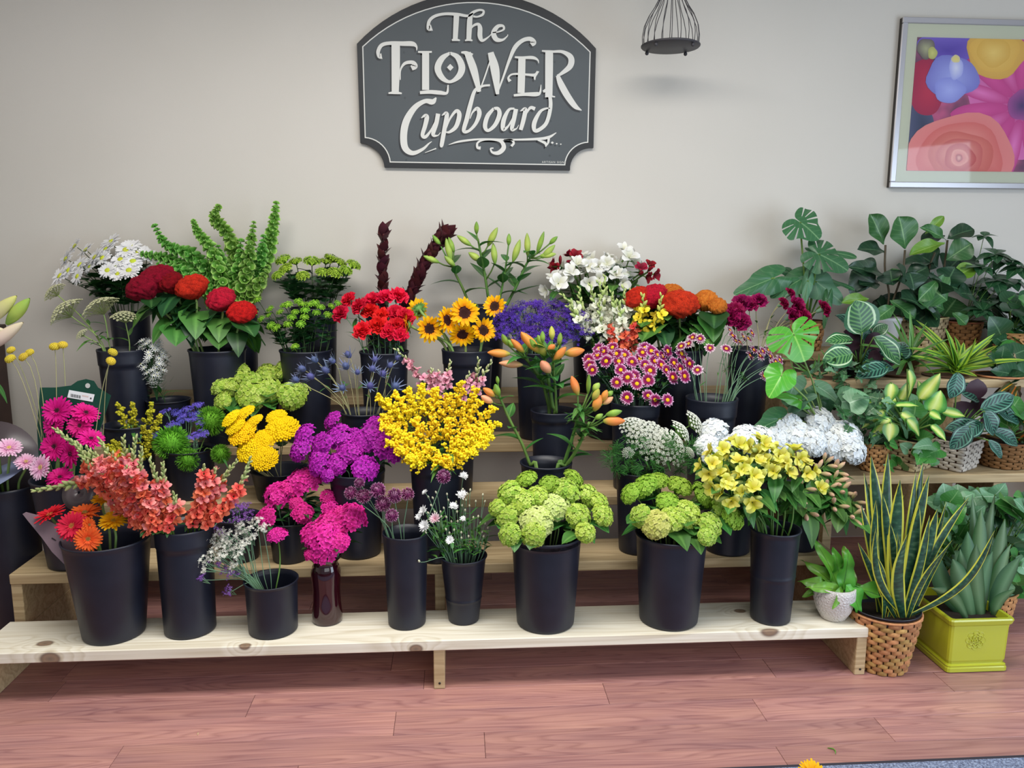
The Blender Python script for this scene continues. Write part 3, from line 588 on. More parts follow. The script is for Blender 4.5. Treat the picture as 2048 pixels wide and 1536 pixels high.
def H_celosia(nm, c1, c2):
    M_ = [mat('celosia_'+nm, c1, .75, .1, .01, .2, ramp=[(0, c1), (1, c2)], noise=.3, nscale=14, bump=.9, bscale=45)]
    def fn(r_):
        g = G(); nu, nv = 56, 20; V = []; uv = []; ph = [r_.uniform(0, 6.3) for _ in range(6)]
        for i in range(nv+1):
            th = math.pi*.93*i/nv
            for j in range(nu):
                a = 2*math.pi*j/nu; x, y, z = math.sin(th)*math.cos(a), math.sin(th)*math.sin(a), math.cos(th)
                q = 5*x+2.2*math.sin(3*y+ph[0])+1.8*math.sin(4*z+ph[1]); w2 = 6*y+2*math.sin(4*x+ph[2])+1.5*math.sin(3*z+ph[3])
                d = 1+.16*abs(math.sin(q*1.25))**.7+.12*abs(math.sin(w2*1.2))**.7+.06*math.sin(17*x+13*y+ph[4])*math.sin(15*z+12*y)
                k = 1.0 if z > 0 else 1+.35*z
                V.append((x*d*k, y*d*.78*k, z*.72*d+.25)); uv.append((j/nu, min(1, max(0, (d-1)*5))))
        F = [(i*nu+j, i*nu+(j+1) % nu, (i+1)*nu+(j+1) % nu, (i+1)*nu+j) for i in range(nv) for j in range(nu)]
        g.add(V, F, 0, uv); return [fm('flower_crest', g.mesh('celosia_crest', M_))]
    head('celosia_'+nm, fn, 3)
H_celosia('crimson', (96, 2, 18), (166, 8, 34)); H_celosia('red', (160, 8, 14), (232, 34, 30)); H_celosia('orange', (206, 66, 14), (248, 134, 50))
def H_button(nm, c1, c2, n, L=.34):
    M_ = [pm('button_'+nm, c1, c2, .6, .08, .1), m_sepal]
    def fn(r_):
        g = G(); T = petal(L, .2, 2, 0, 0, -.25, .2, 1, .6, .5)
        for d in fib(n, -.55, .2):
            p = np.array([d[0]*.72, d[1]*.72, d[2]*.42+.3]); nn = np.array([d[0], d[1], d[2]*1.2+.15]); B = basis(nn, 0)
            out = np.array([d[0], d[1], .25]); out -= B[:, 2]*(out@B[:, 2]); 
            if np.linalg.norm(out) < 1e-3: out = B[:, 0]
            out /= np.linalg.norm(out); x = out*.75+B[:, 2]*.65; x /= np.linalg.norm(x); y = np.cross(B[:, 2], x); y /= np.linalg.norm(y)+1e-9; z = np.cross(x, y)
            g.stamp(T, [(np.stack([x, y, z], 1), p)])
        g.lathe([(.06, -.2), (.3, .02), (.6, .2)], 8, 1); g.ball((0, 0, .3), .62, 10, 6, 0, .6)
        return [fm('flower_head', g.mesh('button_head', M_))]
    head(nm, fn)
H_button('button_big', (74, 124, 20), (176, 206, 70), 130); H_button('button_small', (74, 136, 26), (150, 200, 60), 60, .4)
def spiky(n, L, W, zmin=-.9, core=.55, mats=None, m=0, nm='ball', kn=2):
    def fn(r_):
        g = G(); T = petal(L, W, kn, 0, 0, 0, 0, .5, .6, .25, 2)
        for d in fib(n, zmin, .3):
            B = basis(d+np.array([r_.uniform(-.12, .12) for _ in range(3)]), r_.uniform(0, 6.3)); g.stamp(T, [(np.stack([B[:, 2], B[:, 0], B[:, 1]], 1)*r_.uniform(.85, 1.1), d*core)])
        g.ball((0, 0, 0), core, 10, 8, 0); return [fm('flower_head', g.mesh(nm, mats))]
    return fn
head('green_trick', spiky(900, .34, .045, -.95, .7, [mat('trick_green', (74, 140, 26), .7, .12, .01, .2, ramp=[(0, (46, 100, 20)), (1, (120, 186, 50))])], nm='green_trick_head'), 2)
head('allium', spiky(260, .42, .13, -.85, .6, [mat('allium_purple', (128, 50, 100), .6, .1, .01, .2, ramp=[(0, (74, 30, 56)), (.6, (134, 48, 104)), (1, (206, 160, 190))])], nm='allium_head'), 3)
def H_billy(r_):
    g = G(); g.ball((0, 0, 0), .85, 14, 10, 0, .72); g.stamp(blob(.13, 1, 5, 3), [(np.eye(3), d*np.array([.86, .86, .64])) for d in fib(90, -.8)]); return [fm('flower_head', g.mesh('billy_head', [mat('billy_yellow', (206, 186, 64), .8, .08, .01, .15)]))]
head('billy', H_billy, 1)
def H_thistle(r_):
    M_ = [mat('thistle_blue', (84, 92, 140), .6, .12, .02, .3), mat('thistle_bract', (104, 124, 150), .55, .12, .02, .3, ramp=[(0, (120, 140, 140)), (.6, (110, 124, 160)), (1, (150, 160, 186))])]
    g = G(); T = petal(1.0, .14, 3, .1, .1, .25, .3, .45, .7, .05); 
    for i in range(11):
        a = 2*math.pi*i/11+r_.uniform(-.15, .15); g.stamp(remat(T, 0), [(R3('Z', a)@R3('Y', -r_.uniform(.1, .7))*r_.uniform(.75, 1.15), (0, 0, -.12))])
    c_ = G(); c_.ball((0, 0, .14), .3, 10, 8, 0, 1.25); c_.stamp(petal(.13, .05, 1, 0, 0, 0, 0, 1, .5, .2, 2), [((lambda B: np.stack([B[:, 2], B[:, 0], B[:, 1]], 1))(basis(d)), d*np.array([.29, .29, .36])+np.array([0, 0, .14])) for d in fib(70, -.6)])
    return [fm('bract_collar', g.mesh('thistle_bract', [M_[1]])), fm('cone', c_.mesh('thistle_cone', [M_[0]]))]
head('thistle', H_thistle, 3)
def H_dianthus(nm, c1, c2, n=46):
    M_ = [pm('dianthus_'+nm, c1, c2, .6, .08, .1), m_leaf, m_stem]
    def fn(r_):
        g = G(); T = floret(5, 1, .95, .12, 0, 2, None, 2, .5); dome_of(T, n, .86, .62, .02, (.24, .3), g=g, lift=.12)
        ringp(g, petal(.75, .07, 2, .1, .5, .1), 22, -.3, 0, .2, .3, m=1, rnd=r_)
        for i in range(10):
            a = 2*math.pi*i/10; g.tube([(0, 0, -.55), (.3*math.cos(a), .3*math.sin(a), -.1), (.55*math.cos(a), .55*math.sin(a), .3)], .03, 4, 2, False)
        return [fm('flower_cluster', g.mesh('dianthus_cluster', M_))]
    head('dianthus_'+nm, fn)
H_dianthus('magenta', (150, 0, 78), (240, 50, 164)); H_dianthus('purple', (96, 0, 92), (200, 44, 190))
def H_hydrangea(nm, cols, n=120, R=.85, flat=.75, s=(.17, .24), green=True):
    M_ = [pm('hydrangea_'+nm+str(i), a, b_, .6, .08, .15) for i, (a, b_) in enumerate(cols)]+[m_stemp]
    def fn(r_):
        g = G(); k = len(cols)
        g.ball((0, 0, .25), R*.9, 14, 10, 0, flat)
        for i in range(k): random.seed(r_.randint(0, 9999)); T = floret(4, 1, 1.05, .14, i, 2, None, 2, .4); dome_of(T, int(n*1.35)//k, R, flat, -.5, (s[0]*.92, s[1]*.9), .6, g=g, lift=.25, nj=.13)
        for i in range(9):
            a = 2*math.pi*i/9; g.tube([(0, 0, -.7), (.22*math.cos(a), .22*math.sin(a), -.2), (.5*math.cos(a), .5*math.sin(a), .2)], .03, 4, k, False)
        return [fm('flower_cluster', g.mesh('hydrangea_cluster', M_))]
    head('hydrangea_'+nm, fn, 3)
H_hydrangea('green', [((150, 184, 52), (186, 208, 90)), ((168, 198, 72), (206, 222, 122)), ((122, 162, 44), (160, 194, 76))], 168, s=(.15, .2))
H_hydrangea('pale', [((176, 198, 90), (214, 226, 142)), ((190, 208, 110), (224, 232, 160))], 150, s=(.16, .21))
H_hydrangea('cream', [((196, 196, 100), (220, 216, 130)), ((180, 184, 80), (206, 206, 110))], 150, s=(.16, .2))
H_hydrangea('white', [((232, 236, 232), (244, 246, 244)), ((224, 232, 238), (240, 244, 248))], 130, s=(.2, .27))
H_hydrangea('deep', [((116, 160, 40), (154, 192, 66)), ((134, 174, 52), (174, 206, 82))], 190, .85, .6, (.12, .16))
def H_yarrow(r_):
    M_ = [mat('yarrow_yellow', (250, 208, 14), .75, .07, .01, .2), m_stemg]; g = G()
    for i in range(170):
        q = math.sqrt((i+.5)/170); a = i*2.4; z = .22-.28*q*q+r_.uniform(-.03, .03); g.stamp(blob(r_.uniform(.075, .105), .75, 5, 3), [(np.eye(3), (q*.92*math.cos(a), q*.92*math.sin(a), z))])
        if i % 7 == 0: g.tube([(0, 0, -.6), (q*.5*math.cos(a), q*.5*math.sin(a), -.3+.1*q), (q*.9*math.cos(a), q*.9*math.sin(a), z-.05)], .02, 4, 1, False)
    return [fm('flower_plate', g.mesh('yarrow_plate', M_))]
head('yarrow', H_yarrow, 3)
def H_ammi(nm, c1, green=(120, 160, 80)):
    M_ = [mat('ammi_'+nm, c1, .8, .06, .005, .2), mat('ammi_ray_'+nm, green, .6, .1)]
    def fn(r_):
        g = G(); n = 58
        for i in range(n):
            q = math.sqrt((i+.5)/n); a = i*2.4; c_ = np.array([q*.9*math.cos(a), q*.9*math.sin(a), .34-.42*q*q])
            g.tube([(0, 0, -.42), c_*.55+np.array([0, 0, -.16]), c_], .009, 3, 1, False); nn = np.array([c_[0]*.7, c_[1]*.7, 1])
            B = basis(nn)
            for k in range(11):
                q2 = math.sqrt((k+.5)/11)*.095; p = c_+B@np.array([q2*math.cos(k*2.4), q2*math.sin(k*2.4), .03]); g.stamp(blob(.034, .8, 4, 2), [(np.eye(3), p)])
        return [fm('umbel', g.mesh('ammi_umbel', M_))]
    head('ammi_'+nm, fn, 2)
H_ammi('white', (236, 238, 226)); H_ammi('cream', (196, 196, 156), (130, 140, 90))
def H_aster(r_):
    g = G(); T = floret(9, 1, .5, .1, 0, 1, 1); M_ = [pm('aster_white', (232, 234, 234), (244, 246, 246)), mat('aster_eye', (210, 206, 120)), m_leafd]
    for i in range(120):
        t = i/120; a = i*2.4+r_.uniform(-.3, .3); rr = .2+.5*max(0, 1-abs(2*t-.75))**.6 if t < .9 else .15; z = 2.0*(1-t)-.2; p = np.array([rr*math.cos(a)*r_.uniform(.6, 1.05), rr*math.sin(a)*r_.uniform(.6, 1.05), z])
        g.stamp(T, [(basis((p[0], p[1], .6), a)*r_.uniform(.14, .19), p)]); g.tube([(0, 0, z-.5), p], .012, 3, 2, False)
    for i in range(120):
        a = r_.uniform(0, 6.3); z = r_.uniform(-.7, 1.6); rr = r_.uniform(.1, .62); g.stamp(remat(petal(.28, .04, 1, 0, 0, 0, 0, 1, .6, .1, 2), 2), [(basis((math.cos(a), math.sin(a), .8), a)@R3('Y', -1.2), (rr*math.cos(a), rr*math.sin(a), z))])
    return [fm('flower_spray', g.mesh('aster_spray', M_))]
head('aster', H_aster, 1)
def H_statice(nm, c1, c2, eye, n=46, flat=.55):
    M_ = [pm('statice_'+nm, c1, c2, .75, .1, .1), mat('statice_eye_'+nm, eye, .8, .05), m_stemg]
    def fn(r_):
        g = G(); T = floret(5, 1, .9, .55, 0, 1, 1)
        for c_ in range(6):
            a = c_*1.05+r_.random(); q = 0 if c_ == 5 else r_.uniform(.4, .62); cx, cy, cz = q*math.cos(a), q*math.sin(a), r_.uniform(-.1, .32)
            g.tube([(0, 0, -1.3), (cx*.4, cy*.4, -.7), (cx, cy, cz-.05)], .025, 4, 2, False)
            for i in range(n//6):
                g.stamp(T, [(basis((r_.uniform(-.6, .6)+cx, r_.uniform(-.6, .6)+cy, .9), a)*r_.uniform(.13, .19), (cx+r_.uniform(-.32, .32), cy+r_.uniform(-.32, .32), cz+r_.uniform(-.16, .18)))])
        return [fm('flower_cluster', g.mesh('statice_cluster', M_))]
    head('statice_'+nm, fn, 3)
H_statice('purple', (70, 36, 140), (98, 62, 176), (120, 90, 190), 84); H_statice('blue', (84, 70, 186), (120, 106, 214), (180, 170, 226), 84)
H_statice('lilac', (112, 56, 150), (150, 96, 186), (226, 210, 232), 44); H_statice('white', (228, 228, 216), (240, 240, 232), (220, 216, 180), 44)
def H_straw(nm, c1, c2, n=3):
    M_ = [pm('straw_'+nm, c1, c2), mat('straw_bract', (190, 186, 170), .7)]
    def fn(r_):
        g = G()
        for k in range(n): ringp(g, petal(.9-.2*k, .3, 2, .08, .2+.25*k, .1, .2, 1, .6, .2), 16-2*k, .04*k, r_.random(), .05, .2, 1, .15, rnd=r_)
        g.lathe([(.05, -.5), (.22, -.3), (.25, 0)], 8, 1); return [fm('flower_head', g.mesh('straw_head', M_))]
    head('straw_'+nm, fn, 2)
H_straw('white', (222, 222, 222), (248, 248, 248)); H_straw('blush', (226, 150, 170), (244, 226, 232))
def H_sbud(r_):
    g = G(); g.lathe([(.1, -1), (.5, -.5), (.6, .1), (.3, .7), (.05, .9)], 7, 0); return [fm('bud', g.mesh('straw_bud', [mat('straw_budm', (206, 204, 176), .7, .1)]))]
head('straw_bud', H_sbud, 1)
def H_alstro(nm, c1, c2, thr):
    M_ = [pm('alstro_'+nm, c1, c2, .5, .08, .2, mid=(.45, c1)), pm('alstro_in_'+nm, thr, c2, .5, .08, .2), m_sepal]
    def fn(r_):
        g = G()
        for k in range(3): ringp(g, petal(1.0, .98, 5, .06, .8, -.6, .12, .72, .45, .4, 3, .03), 1, 0, k*2.094+.2, .25, .1, 1, .05, m=0, rnd=r_)
        for k in range(3): ringp(g, petal(.98, .6, 5, .05, .95, -.5, .15, .68, .5, .25, 3), 1, 0, k*2.094+1.25, .3, .1, 1, .05, m=1, rnd=r_)
        g.lathe([(.05, -.35), (.14, -.2), (.13, .1)], 7, 2); return [fm('bloom', g.mesh('alstro_bloom', M_))]
    head('alstro_'+nm, fn, 3)
H_alstro('yellow', (208, 206, 58), (232, 232, 128), (216, 200, 54)); H_alstro('white', (228, 228, 222), (246, 246, 244), (222, 222, 190)); H_alstro('red', (120, 14, 36), (168, 30, 54), (110, 20, 30))
def H_abud(nm, c1, c2):
    def fn(r_):
        g = G(); g.lathe([(.06, -1.1), (.2, -.9), (.36, -.1), (.3, .5), (.06, .9)], 8, 0); return [fm('bud', g.mesh('alstro_bud', [pm('abud_'+nm, c1, c2, .5, .1, .1)]))]
    head('abud_'+nm, fn, 1)
H_abud('pink', (150, 170, 90), (232, 180, 160)); H_abud('red', (96, 30, 30), (150, 24, 48)); H_abud('green', (120, 150, 70), (190, 200, 120))
# snapdragon: single floret, open (base colour to tip colour) and closed bud
def snapf(nm, c1, c2):
    M_ = [pm('snap_'+nm, c1, c2, .55, .12, .15, .012)]
    out = []
    for r_ in (random.Random(1), random.Random(2), random.Random(3)):
        g = G(); g.lathe([(.1, 0), (.2, .12), (.26, .5), (.3, .7)], 7, 0)
        for a, k, ti in ((-.5, 1, .5), (.5, 1, .5), (2.3, .9, -.1), (3.14, 1.05, -.25), (3.98, .9, -.1)): g.stamp(petal(.62, .62, 3, .12, .35, -.1, -.2, .75, .5, .35, 3, .05), [(R3('Z', a)@R3('Y', -ti+r_.uniform(-.2, .2))*k, (0, 0, .55))])
        out.append(g.mesh('snap_floret', M_))
    return out
def snapb(nm, c1, c2):
    g = G(); g.lathe([(.06, 0), (.24, .2), (.26, .55), (.12, .95), (.02, 1.05)], 7, 0); return g.mesh('snap_bud', [pm('snapbud_'+nm, c1, c2, .55, .12, .1)])
SNAP = {k: (snapf(k, *a), snapb(k, *b_)) for k, a, b_ in (('coral', ((230, 86, 66), (240, 128, 100)), ((126, 164, 84), (206, 204, 150))), ('rose', ((228, 106, 112), (242, 160, 154)), ((126, 164, 84), (226, 170, 156))),
    ('white', ((222, 226, 196), (240, 240, 226)), ((150, 178, 90), (206, 216, 150))), ('yellow', ((236, 206, 40), (246, 224, 80)), ((160, 184, 90), (220, 216, 120))), ('pink', ((226, 140, 166), (240, 186, 200)), ((158, 184, 100), (222, 214, 180))), ('salmon', ((226, 84, 66), (236, 120, 96)), ((226, 84, 66), (236, 150, 120))))}
# ------------------------------------------------------------------ leaves (unit length along +X, Z = upper side)
def leafmesh(nm, prof, m, n=8, across=4, droop=.25, fold=.15, wave=0., Wd=.5, seed=0, base_notch=0.):
    """prof(t) -> half width 0..1"""
    r_ = random.Random(seed); V = []; uv = []; q = across+1; ph = r_.uniform(0, 6)
    for i in range(n+1):
        t = i/n
        for j in range(q):
            u = 2*j/across-1; w_ = prof(t)*Wd*u; x = t-base_notch*abs(u)*(1-t)**3
            z = -droop*t*t+fold*abs(w_)+wave*abs(u)*math.sin(t*11+ph+(2 if u > 0 else 0)); V.append((x, w_, z)); uv.append((.5+u/2, t))
    F = [(i*q+j, (i+1)*q+j, (i+1)*q+j+1, i*q+j+1) for i in range(n) for j in range(across)]
    g = G(); g.add(V, F, 0, uv); return g.mesh(nm, [m])
pr_lance = lambda t: math.sin(math.pi*min(1, t)**.75)**.9*(1 if t < 1 else 0)+.02
pr_ovate = lambda t: max(.02, math.sin(math.pi*t**.68)**.75)
pr_oval = lambda t: max(.03, math.sin(math.pi*t)**.6)
pr_heart = lambda t: max(.02, (math.sin(math.pi*(t*.97+.03)**.55)**.7))
pr_strap = lambda t: max(.03, min(1, t*8+.35)*(1-t**4)**.6*(1-.35*t))
pr_sword = lambda t: max(.02, min(1, .55+t*1.2)*(1-t**5)**.8)
pr_fiddle = lambda t: max(.03, (math.sin(math.pi*t**1.45)**.62)*(1-.12*math.sin(math.pi*min(1, t*1.6))) if t < 1 else .03)
# ------------------------------------------------------------------ buckets
m_blk, N, L, b = node_mat('black_plastic', .4, .5)
tc = N.new('ShaderNodeTexCoord'); nz = N.new('ShaderNodeTexNoise'); nz.inputs['Scale'].default_value = 9; nz.inputs['Detail'].default_value = 4; L.new(tc.outputs['Object'], nz.inputs[0])
L.new(ramp(N, L, nz.outputs[0], [(.35, (19, 22, 36)), (.7, (27, 31, 46))]), b.inputs['Base Color'])
mr = N.new('ShaderNodeMapRange'); mr.inputs[3].default_value = .38; mr.inputs[4].default_value = .48; L.new(nz.outputs[0], mr.inputs[0]); L.new(mr.outputs[0], b.inputs['Roughness'])
class B_: pass
BK = {}
def bucket(key, label, row, u, vr, wr, wb=None, vb=None, ub=None, y=None, band=.0, ring=None, zb=None, lip=.004, nm='flower_bucket', mt=None, prof=None):
    q = B_(); zb = (ZS[row-1]+BT if row else 0) if zb is None else zb; zb += .0006
    if vb:
        f = Pz(ub or u, vb, zb); q.rb = px((wb or wr*.8)/2, f); q.y = f.y+q.rb; q.x = P(ub or u, vb, f.y).x
    else:
        q.y = y if y is not None else YS[row-1]+BW/2
    rt = .09
    for _ in range(4):
        f = P(u, vr, q.y-rt); rt = px(wr/2, f)
    q.rt = rt; q.zt = f.z; q.zb = zb; q.xt = f.x
    if not vb: q.x = f.x; q.rb = px(wb/2, f) if wb else rt*.8
    q.x = (q.x+q.xt)/2; h = q.zt-zb; q.h = h; rb = q.rb
    o = empty(nm, (q.x, q.y, zb), label, 'bucket' if nm == 'flower_bucket' else 'vase'); q.o = o
    R = lambda t: rb+(rt-rb)*t
    g = G(); pr = prof(rb, rt, h) if prof else [(.001, 0), (rb*.96, 0), (rb, .004), (R(.03), h*.03)]
    if not prof:
        if ring: pr += [(R(ring-.05), h*(ring-.05)), (R(ring-.012), h*(ring-.012)), (R(ring)+.0016, h*ring), (R(ring+.012), h*(ring+.012)), (R(ring+.05), h*(ring+.05))]
        if band: pr += [(R(1-band-.05), h*(1-band-.05)), (R(1-band-.008), h*(1-band-.008)), (R(1-band)+.003, h*(1-band)), (R(1-band+.03)+.003, h*(1-band+.03))]
        pr += [(R(.93)+(.003 if band else 0), h*.93), (R(.97)+(.003 if band else .001), h*.97), (rt+lip, h*.985), (rt+lip, h), (rt-.001, h), (R(.9)-.004, h*.9), (R(.5)-.004, h*.5), (rb-.004, .008), (.001, .007)]
    g.lathe(pr, 40, 0, (q.x, q.y, zb)); g.obj('body', mt or m_blk, o)
    BK[key] = q; return q
bk = lambda *a, **k: bucket(*a, **k)
bk('ger', 'large black bucket of red and yellow gerberas, left end of the front plank', 1, 180, 1103, 172, 120, 1293, 200, lip=.003)
bk('coral', 'tall black bucket of coral snapdragons on the front plank', 1, 347, 1069, 112, 101, 1281, 366, band=.17)
bk('stat', 'short black bucket with white and lilac statice leaning out on the front plank', 1, 534, 1179, 106, 98, 1281, 532)
bk('alli', 'tall black cylinder of drumstick alliums on the front plank', 1, 808, 1079, 92, 76, 1262, 812, lip=.002)
bk('straw', 'narrow black bucket with a ring near its foot holding white strawflowers', 1, 932, 1127, 94, 62, 1252, 923, ring=.36)
bk('hyd', 'wide black bucket of lime green hydrangeas at middle of the front plank', 1, 1100, 1091, 146, 118, 1270, 1098, band=.06)
bk('hyd2', 'wide black bucket of hydrangeas, one cream, right of the middle on front plank', 1, 1358, 1090, 147, 119, 1264, 1357)
bk('als', 'tall black bucket ringed at half height holding yellow alstroemeria, right end of front plank', 1, 1567, 1072, 99, 79, 1253, 1559, ring=.5)
bk('pinkger', 'black bucket of magenta gerberas at the left end of the second plank', 2, 112, 972, 138, 100, 1144, 118)
bk('stat2', 'short black bucket with purple statice behind the white statice bucket', 2, 462, 1046, 92, 78)
bk('dia', 'black bucket of pink sweet william behind the burgundy glass vase', 2, 573, 1052, 84, 70, 1130, 571)
bk('pur', 'black bucket of purple sweet william on the second plank', 2, 714, 955, 112, 88, 1121, 706, band=.12)
bk('gold', 'black bucket of yellow goldenrod on the second plank, with light collar band', 2, 870, 929, 110, 88, 1129, 877, band=.12)
bk('lil2', 'nearly empty black bucket with lilies at its edges, behind the lime hydrangeas', 2, 1098, 937, 104, 80)
bk('ammi', 'black bucket of white lace flower on the second plank', 2, 1280, 952, 96, 74, 1112, 1292)
bk('whyd', 'wide black bucket under the white hydrangeas on the second plank', 2, 1462, 965, 110, 90, 1114, 1487)
bk('als2', 'black bucket of pink budded alstroemeria at the right end of second plank', 2, 1612, 985, 92, 72, 1106, 1622)
bk('olive', 'black bucket of olive goldenrod on the third plank near the magenta gerberas', 3, 238, 858, 98, 82)
bk('trick', 'short black bucket of green trick pinks and blue statice, third plank', 3, 362, 908, 100, 84, 1003, 370)
bk('yar', 'short wide black bucket of flat yellow yarrow heads, third plank', 3, 556, 953, 118, 94, 1009, 545)
bk('holly', 'black bucket of blue sea holly on the third plank', 3, 722, 831, 92, 76)
bk('vib', 'short black bucket under the bright green hydrangeas on the fourth plank', 4, 512, 812, 72, 62)
bk('psnap', 'black bucket of pink snapdragons hidden behind the goldenrod', 3, 905, 822, 94, 80)
bk('lil3', 'black bucket with upright orange lilies on the third plank', 3, 1112, 828, 90, 76, band=.12)
bk('mum', 'black bucket of dark purple daisies with a light collar band, third plank', 3, 1282, 812, 98, 82, band=.16)
bk('pmum', 'black bucket half empty with pale tipped purple daisies, third plank', 3, 1440, 804, 104, 84, band=.2)
bk('whyd2', 'black bucket of white hydrangeas at the right end of the third plank', 3, 1542, 900, 90, 76)
bk('cream', 'black bucket of cream lace flower on the fourth plank at left', 4, 226, 703, 96, 80, band=.16)
bk('ast', 'short black bucket of tiny white asters on the fourth plank', 4, 322, 806, 84, 72)
bk('cel', 'black bucket of red cockscomb on the fourth plank at left', 4, 418, 704, 112, 92)
bk('but', 'black bucket of small green button flowers on the fourth plank', 4, 602, 705, 104, 86)
bk('car', 'black bucket of red carnations on the fourth plank', 4, 764, 708, 98, 82)
bk('sun', 'black bucket of sunflowers on the fourth plank', 4, 936, 704, 104, 84, band=.16)
bk('pst', 'black bucket of deep purple statice on the fourth plank', 4, 1083, 708, 94, 78)
bk('snap', 'black bucket of white and yellow snapdragons on the fourth plank', 4, 1226, 712, 94, 78)
bk('cel2', 'black bucket of red and orange cockscomb on the fourth plank at right', 4, 1372, 703, 96, 80)
bk('bur', 'black bucket of burgundy carnations at the right end of the fourth plank', 4, 1514, 701, 84, 70)
bk('daisy', 'black bucket of white daisies on the top plank against the wall', 5, 244, 628, 76, 64)
bk('bell', 'black bucket of bells of Ireland on the top plank', 5, 456, 622, 92, 78)
bk('bigb', 'black bucket of large green button flowers on the top plank', 5, 620, 618, 92, 78)
bk('leu', 'black bucket with two maroon conebush stems on the top plank', 5, 770, 628, 86, 72)
bk('glil', 'black bucket of green lily buds on the top plank behind the sunflowers', 5, 966, 614, 92, 78)
bk('wal', 'black bucket of white and dark red alstroemeria on the top plank', 5, 1196, 650, 90, 76)
bk('floorb', 'large black bucket on the floor left of the stand, cut by the left photo edge', 0, -16, 985, 112, 88, y=.47, zb=0)
# burgundy glass vase
m_vase, N, L, b = node_mat('burgundy_glass', .08, .6); b.inputs['Base Color'].default_value = lin((58, 12, 26)); b.inputs['Transmission Weight'].default_value = .35; b.inputs['Coat Weight'].default_value = .6
def vprof(rb, rt, h):
    a = [(.001, 0), (.93, 0), (1.0, .02), (1.02, .1), (.93, .3), (.9, .5), (.98, .7), (1.0, .78), (.86, .88), (.8, .93), (1.04, .985), (1.06, 1), (.98, 1), (.76, .93), (.8, .86), (.9, .7), (.82, .4), (.88, .06), (.001, .05)]
    return [(r_*rb, z*h) for r_, z in a]
bk('vase', 'burgundy glass vase of magenta sweet william on the front plank', 1, 647, 1124, 62, 60, 1254, 649, nm='glass_vase', mt=m_vase, prof=vprof)
# ------------------------------------------------------------------ cut stems
ORD = ['leftmost', 'second from left', 'third from left', 'fourth from left', 'fifth from left', 'sixth from left', 'seventh from left', 'eighth from left', 'ninth from left']
def name_all(items, base, group):
    """items = [(root, u, v)]: one label each by its place among its own kind"""
    n = len(items)
    if n == 1: tag(items[0][0], base); return
    nt = 1 if n <= 6 else 2 if n <= 12 else 3 if n <= 24 else 4
    tn = {1: ['']}.get(nt) or {2: ['upper row, ', 'lower row, '], 3: ['top row, ', 'middle row, ', 'bottom row, '], 4: ['top row, ', 'second row, ', 'third row, ', 'bottom row, ']}[nt]
    it = sorted(items, key=lambda t: t[2])
    for k in range(nt):
        sub = sorted(it[k*n//nt:(k+1)*n//nt], key=lambda t: t[1])
        for i, (r_, u, v) in enumerate(sub):
            m_ = len(sub)-1-i
            pos = 'rightmost' if m_ == 0 and i else ORD[i] if i <= m_ else ORD[m_].replace('left', 'right')
            tag(r_, (base+', '+tn[k]+pos) if nt > 1 or n > 1 else base, group=group)
def nrm(v): v = np.asarray(v, float); return v/(np.linalg.norm(v)+1e-12)
def bez(p0, t0, p1, t1, n):
    out = []
    for i in range(n+1):
        t = i/n; out.append((1-t)**3*p0+3*t*(1-t)**2*(p0+t0)+3*t*t*(1-t)*(p1-t1)+t**3*p1)
    return out
def stempath(B, H, d, n=7, bend=.35, rnd=random, spread=.62):
    """from inside bucket B over its rim to H, arriving along d"""
    c = np.array([B.x, B.y]); v = H[:2]-c; L_ = np.linalg.norm(v)+1e-9; k = min(L_*spread, B.rt*.84-.004); off = v/L_*k
    jit = np.array([rnd.uniform(-.2, .2)*B.rt, rnd.uniform(-.2, .2)*B.rt]); off = off+jit; l2 = np.linalg.norm(off)
    if l2 > B.rt*.86: off *= B.rt*.86/l2
    r0 = np.array([*(c+off), B.zt]); lo = c-off*.35*(B.rb/B.rt); p0 = np.array([*lo, B.zb+min(.05, B.h*.3)])
    D = np.linalg.norm(H-r0); up = nrm(r0-p0)
    return [p0]+bez(r0, up*D*bend, H, nrm(d)*D*bend, n)
def at_path(pts, t):
    """t in 0..1 over the part above the rim (index 1..)"""
    k = (len(pts)-2)*t; i = min(int(k), len(pts)-3); f = k-i; a, b_ = pts[1+i], pts[2+i]; return a*(1-f)+b_*f, nrm(b_-a)
def put_leaf(root, me, p, dirv, upv, s, name='leaf', sw=1.):
    x = nrm(dirv); z = np.asarray(upv, float); z = z-x*(z@x)
    if np.linalg.norm(z) < 1e-3: z = np.array([0, -1., .2]); z -= x*(z@x)
    z = nrm(z); y = np.cross(z, x); return place(name, me, root, np.stack([x, y, z], 1), p, (s, s*sw, s))
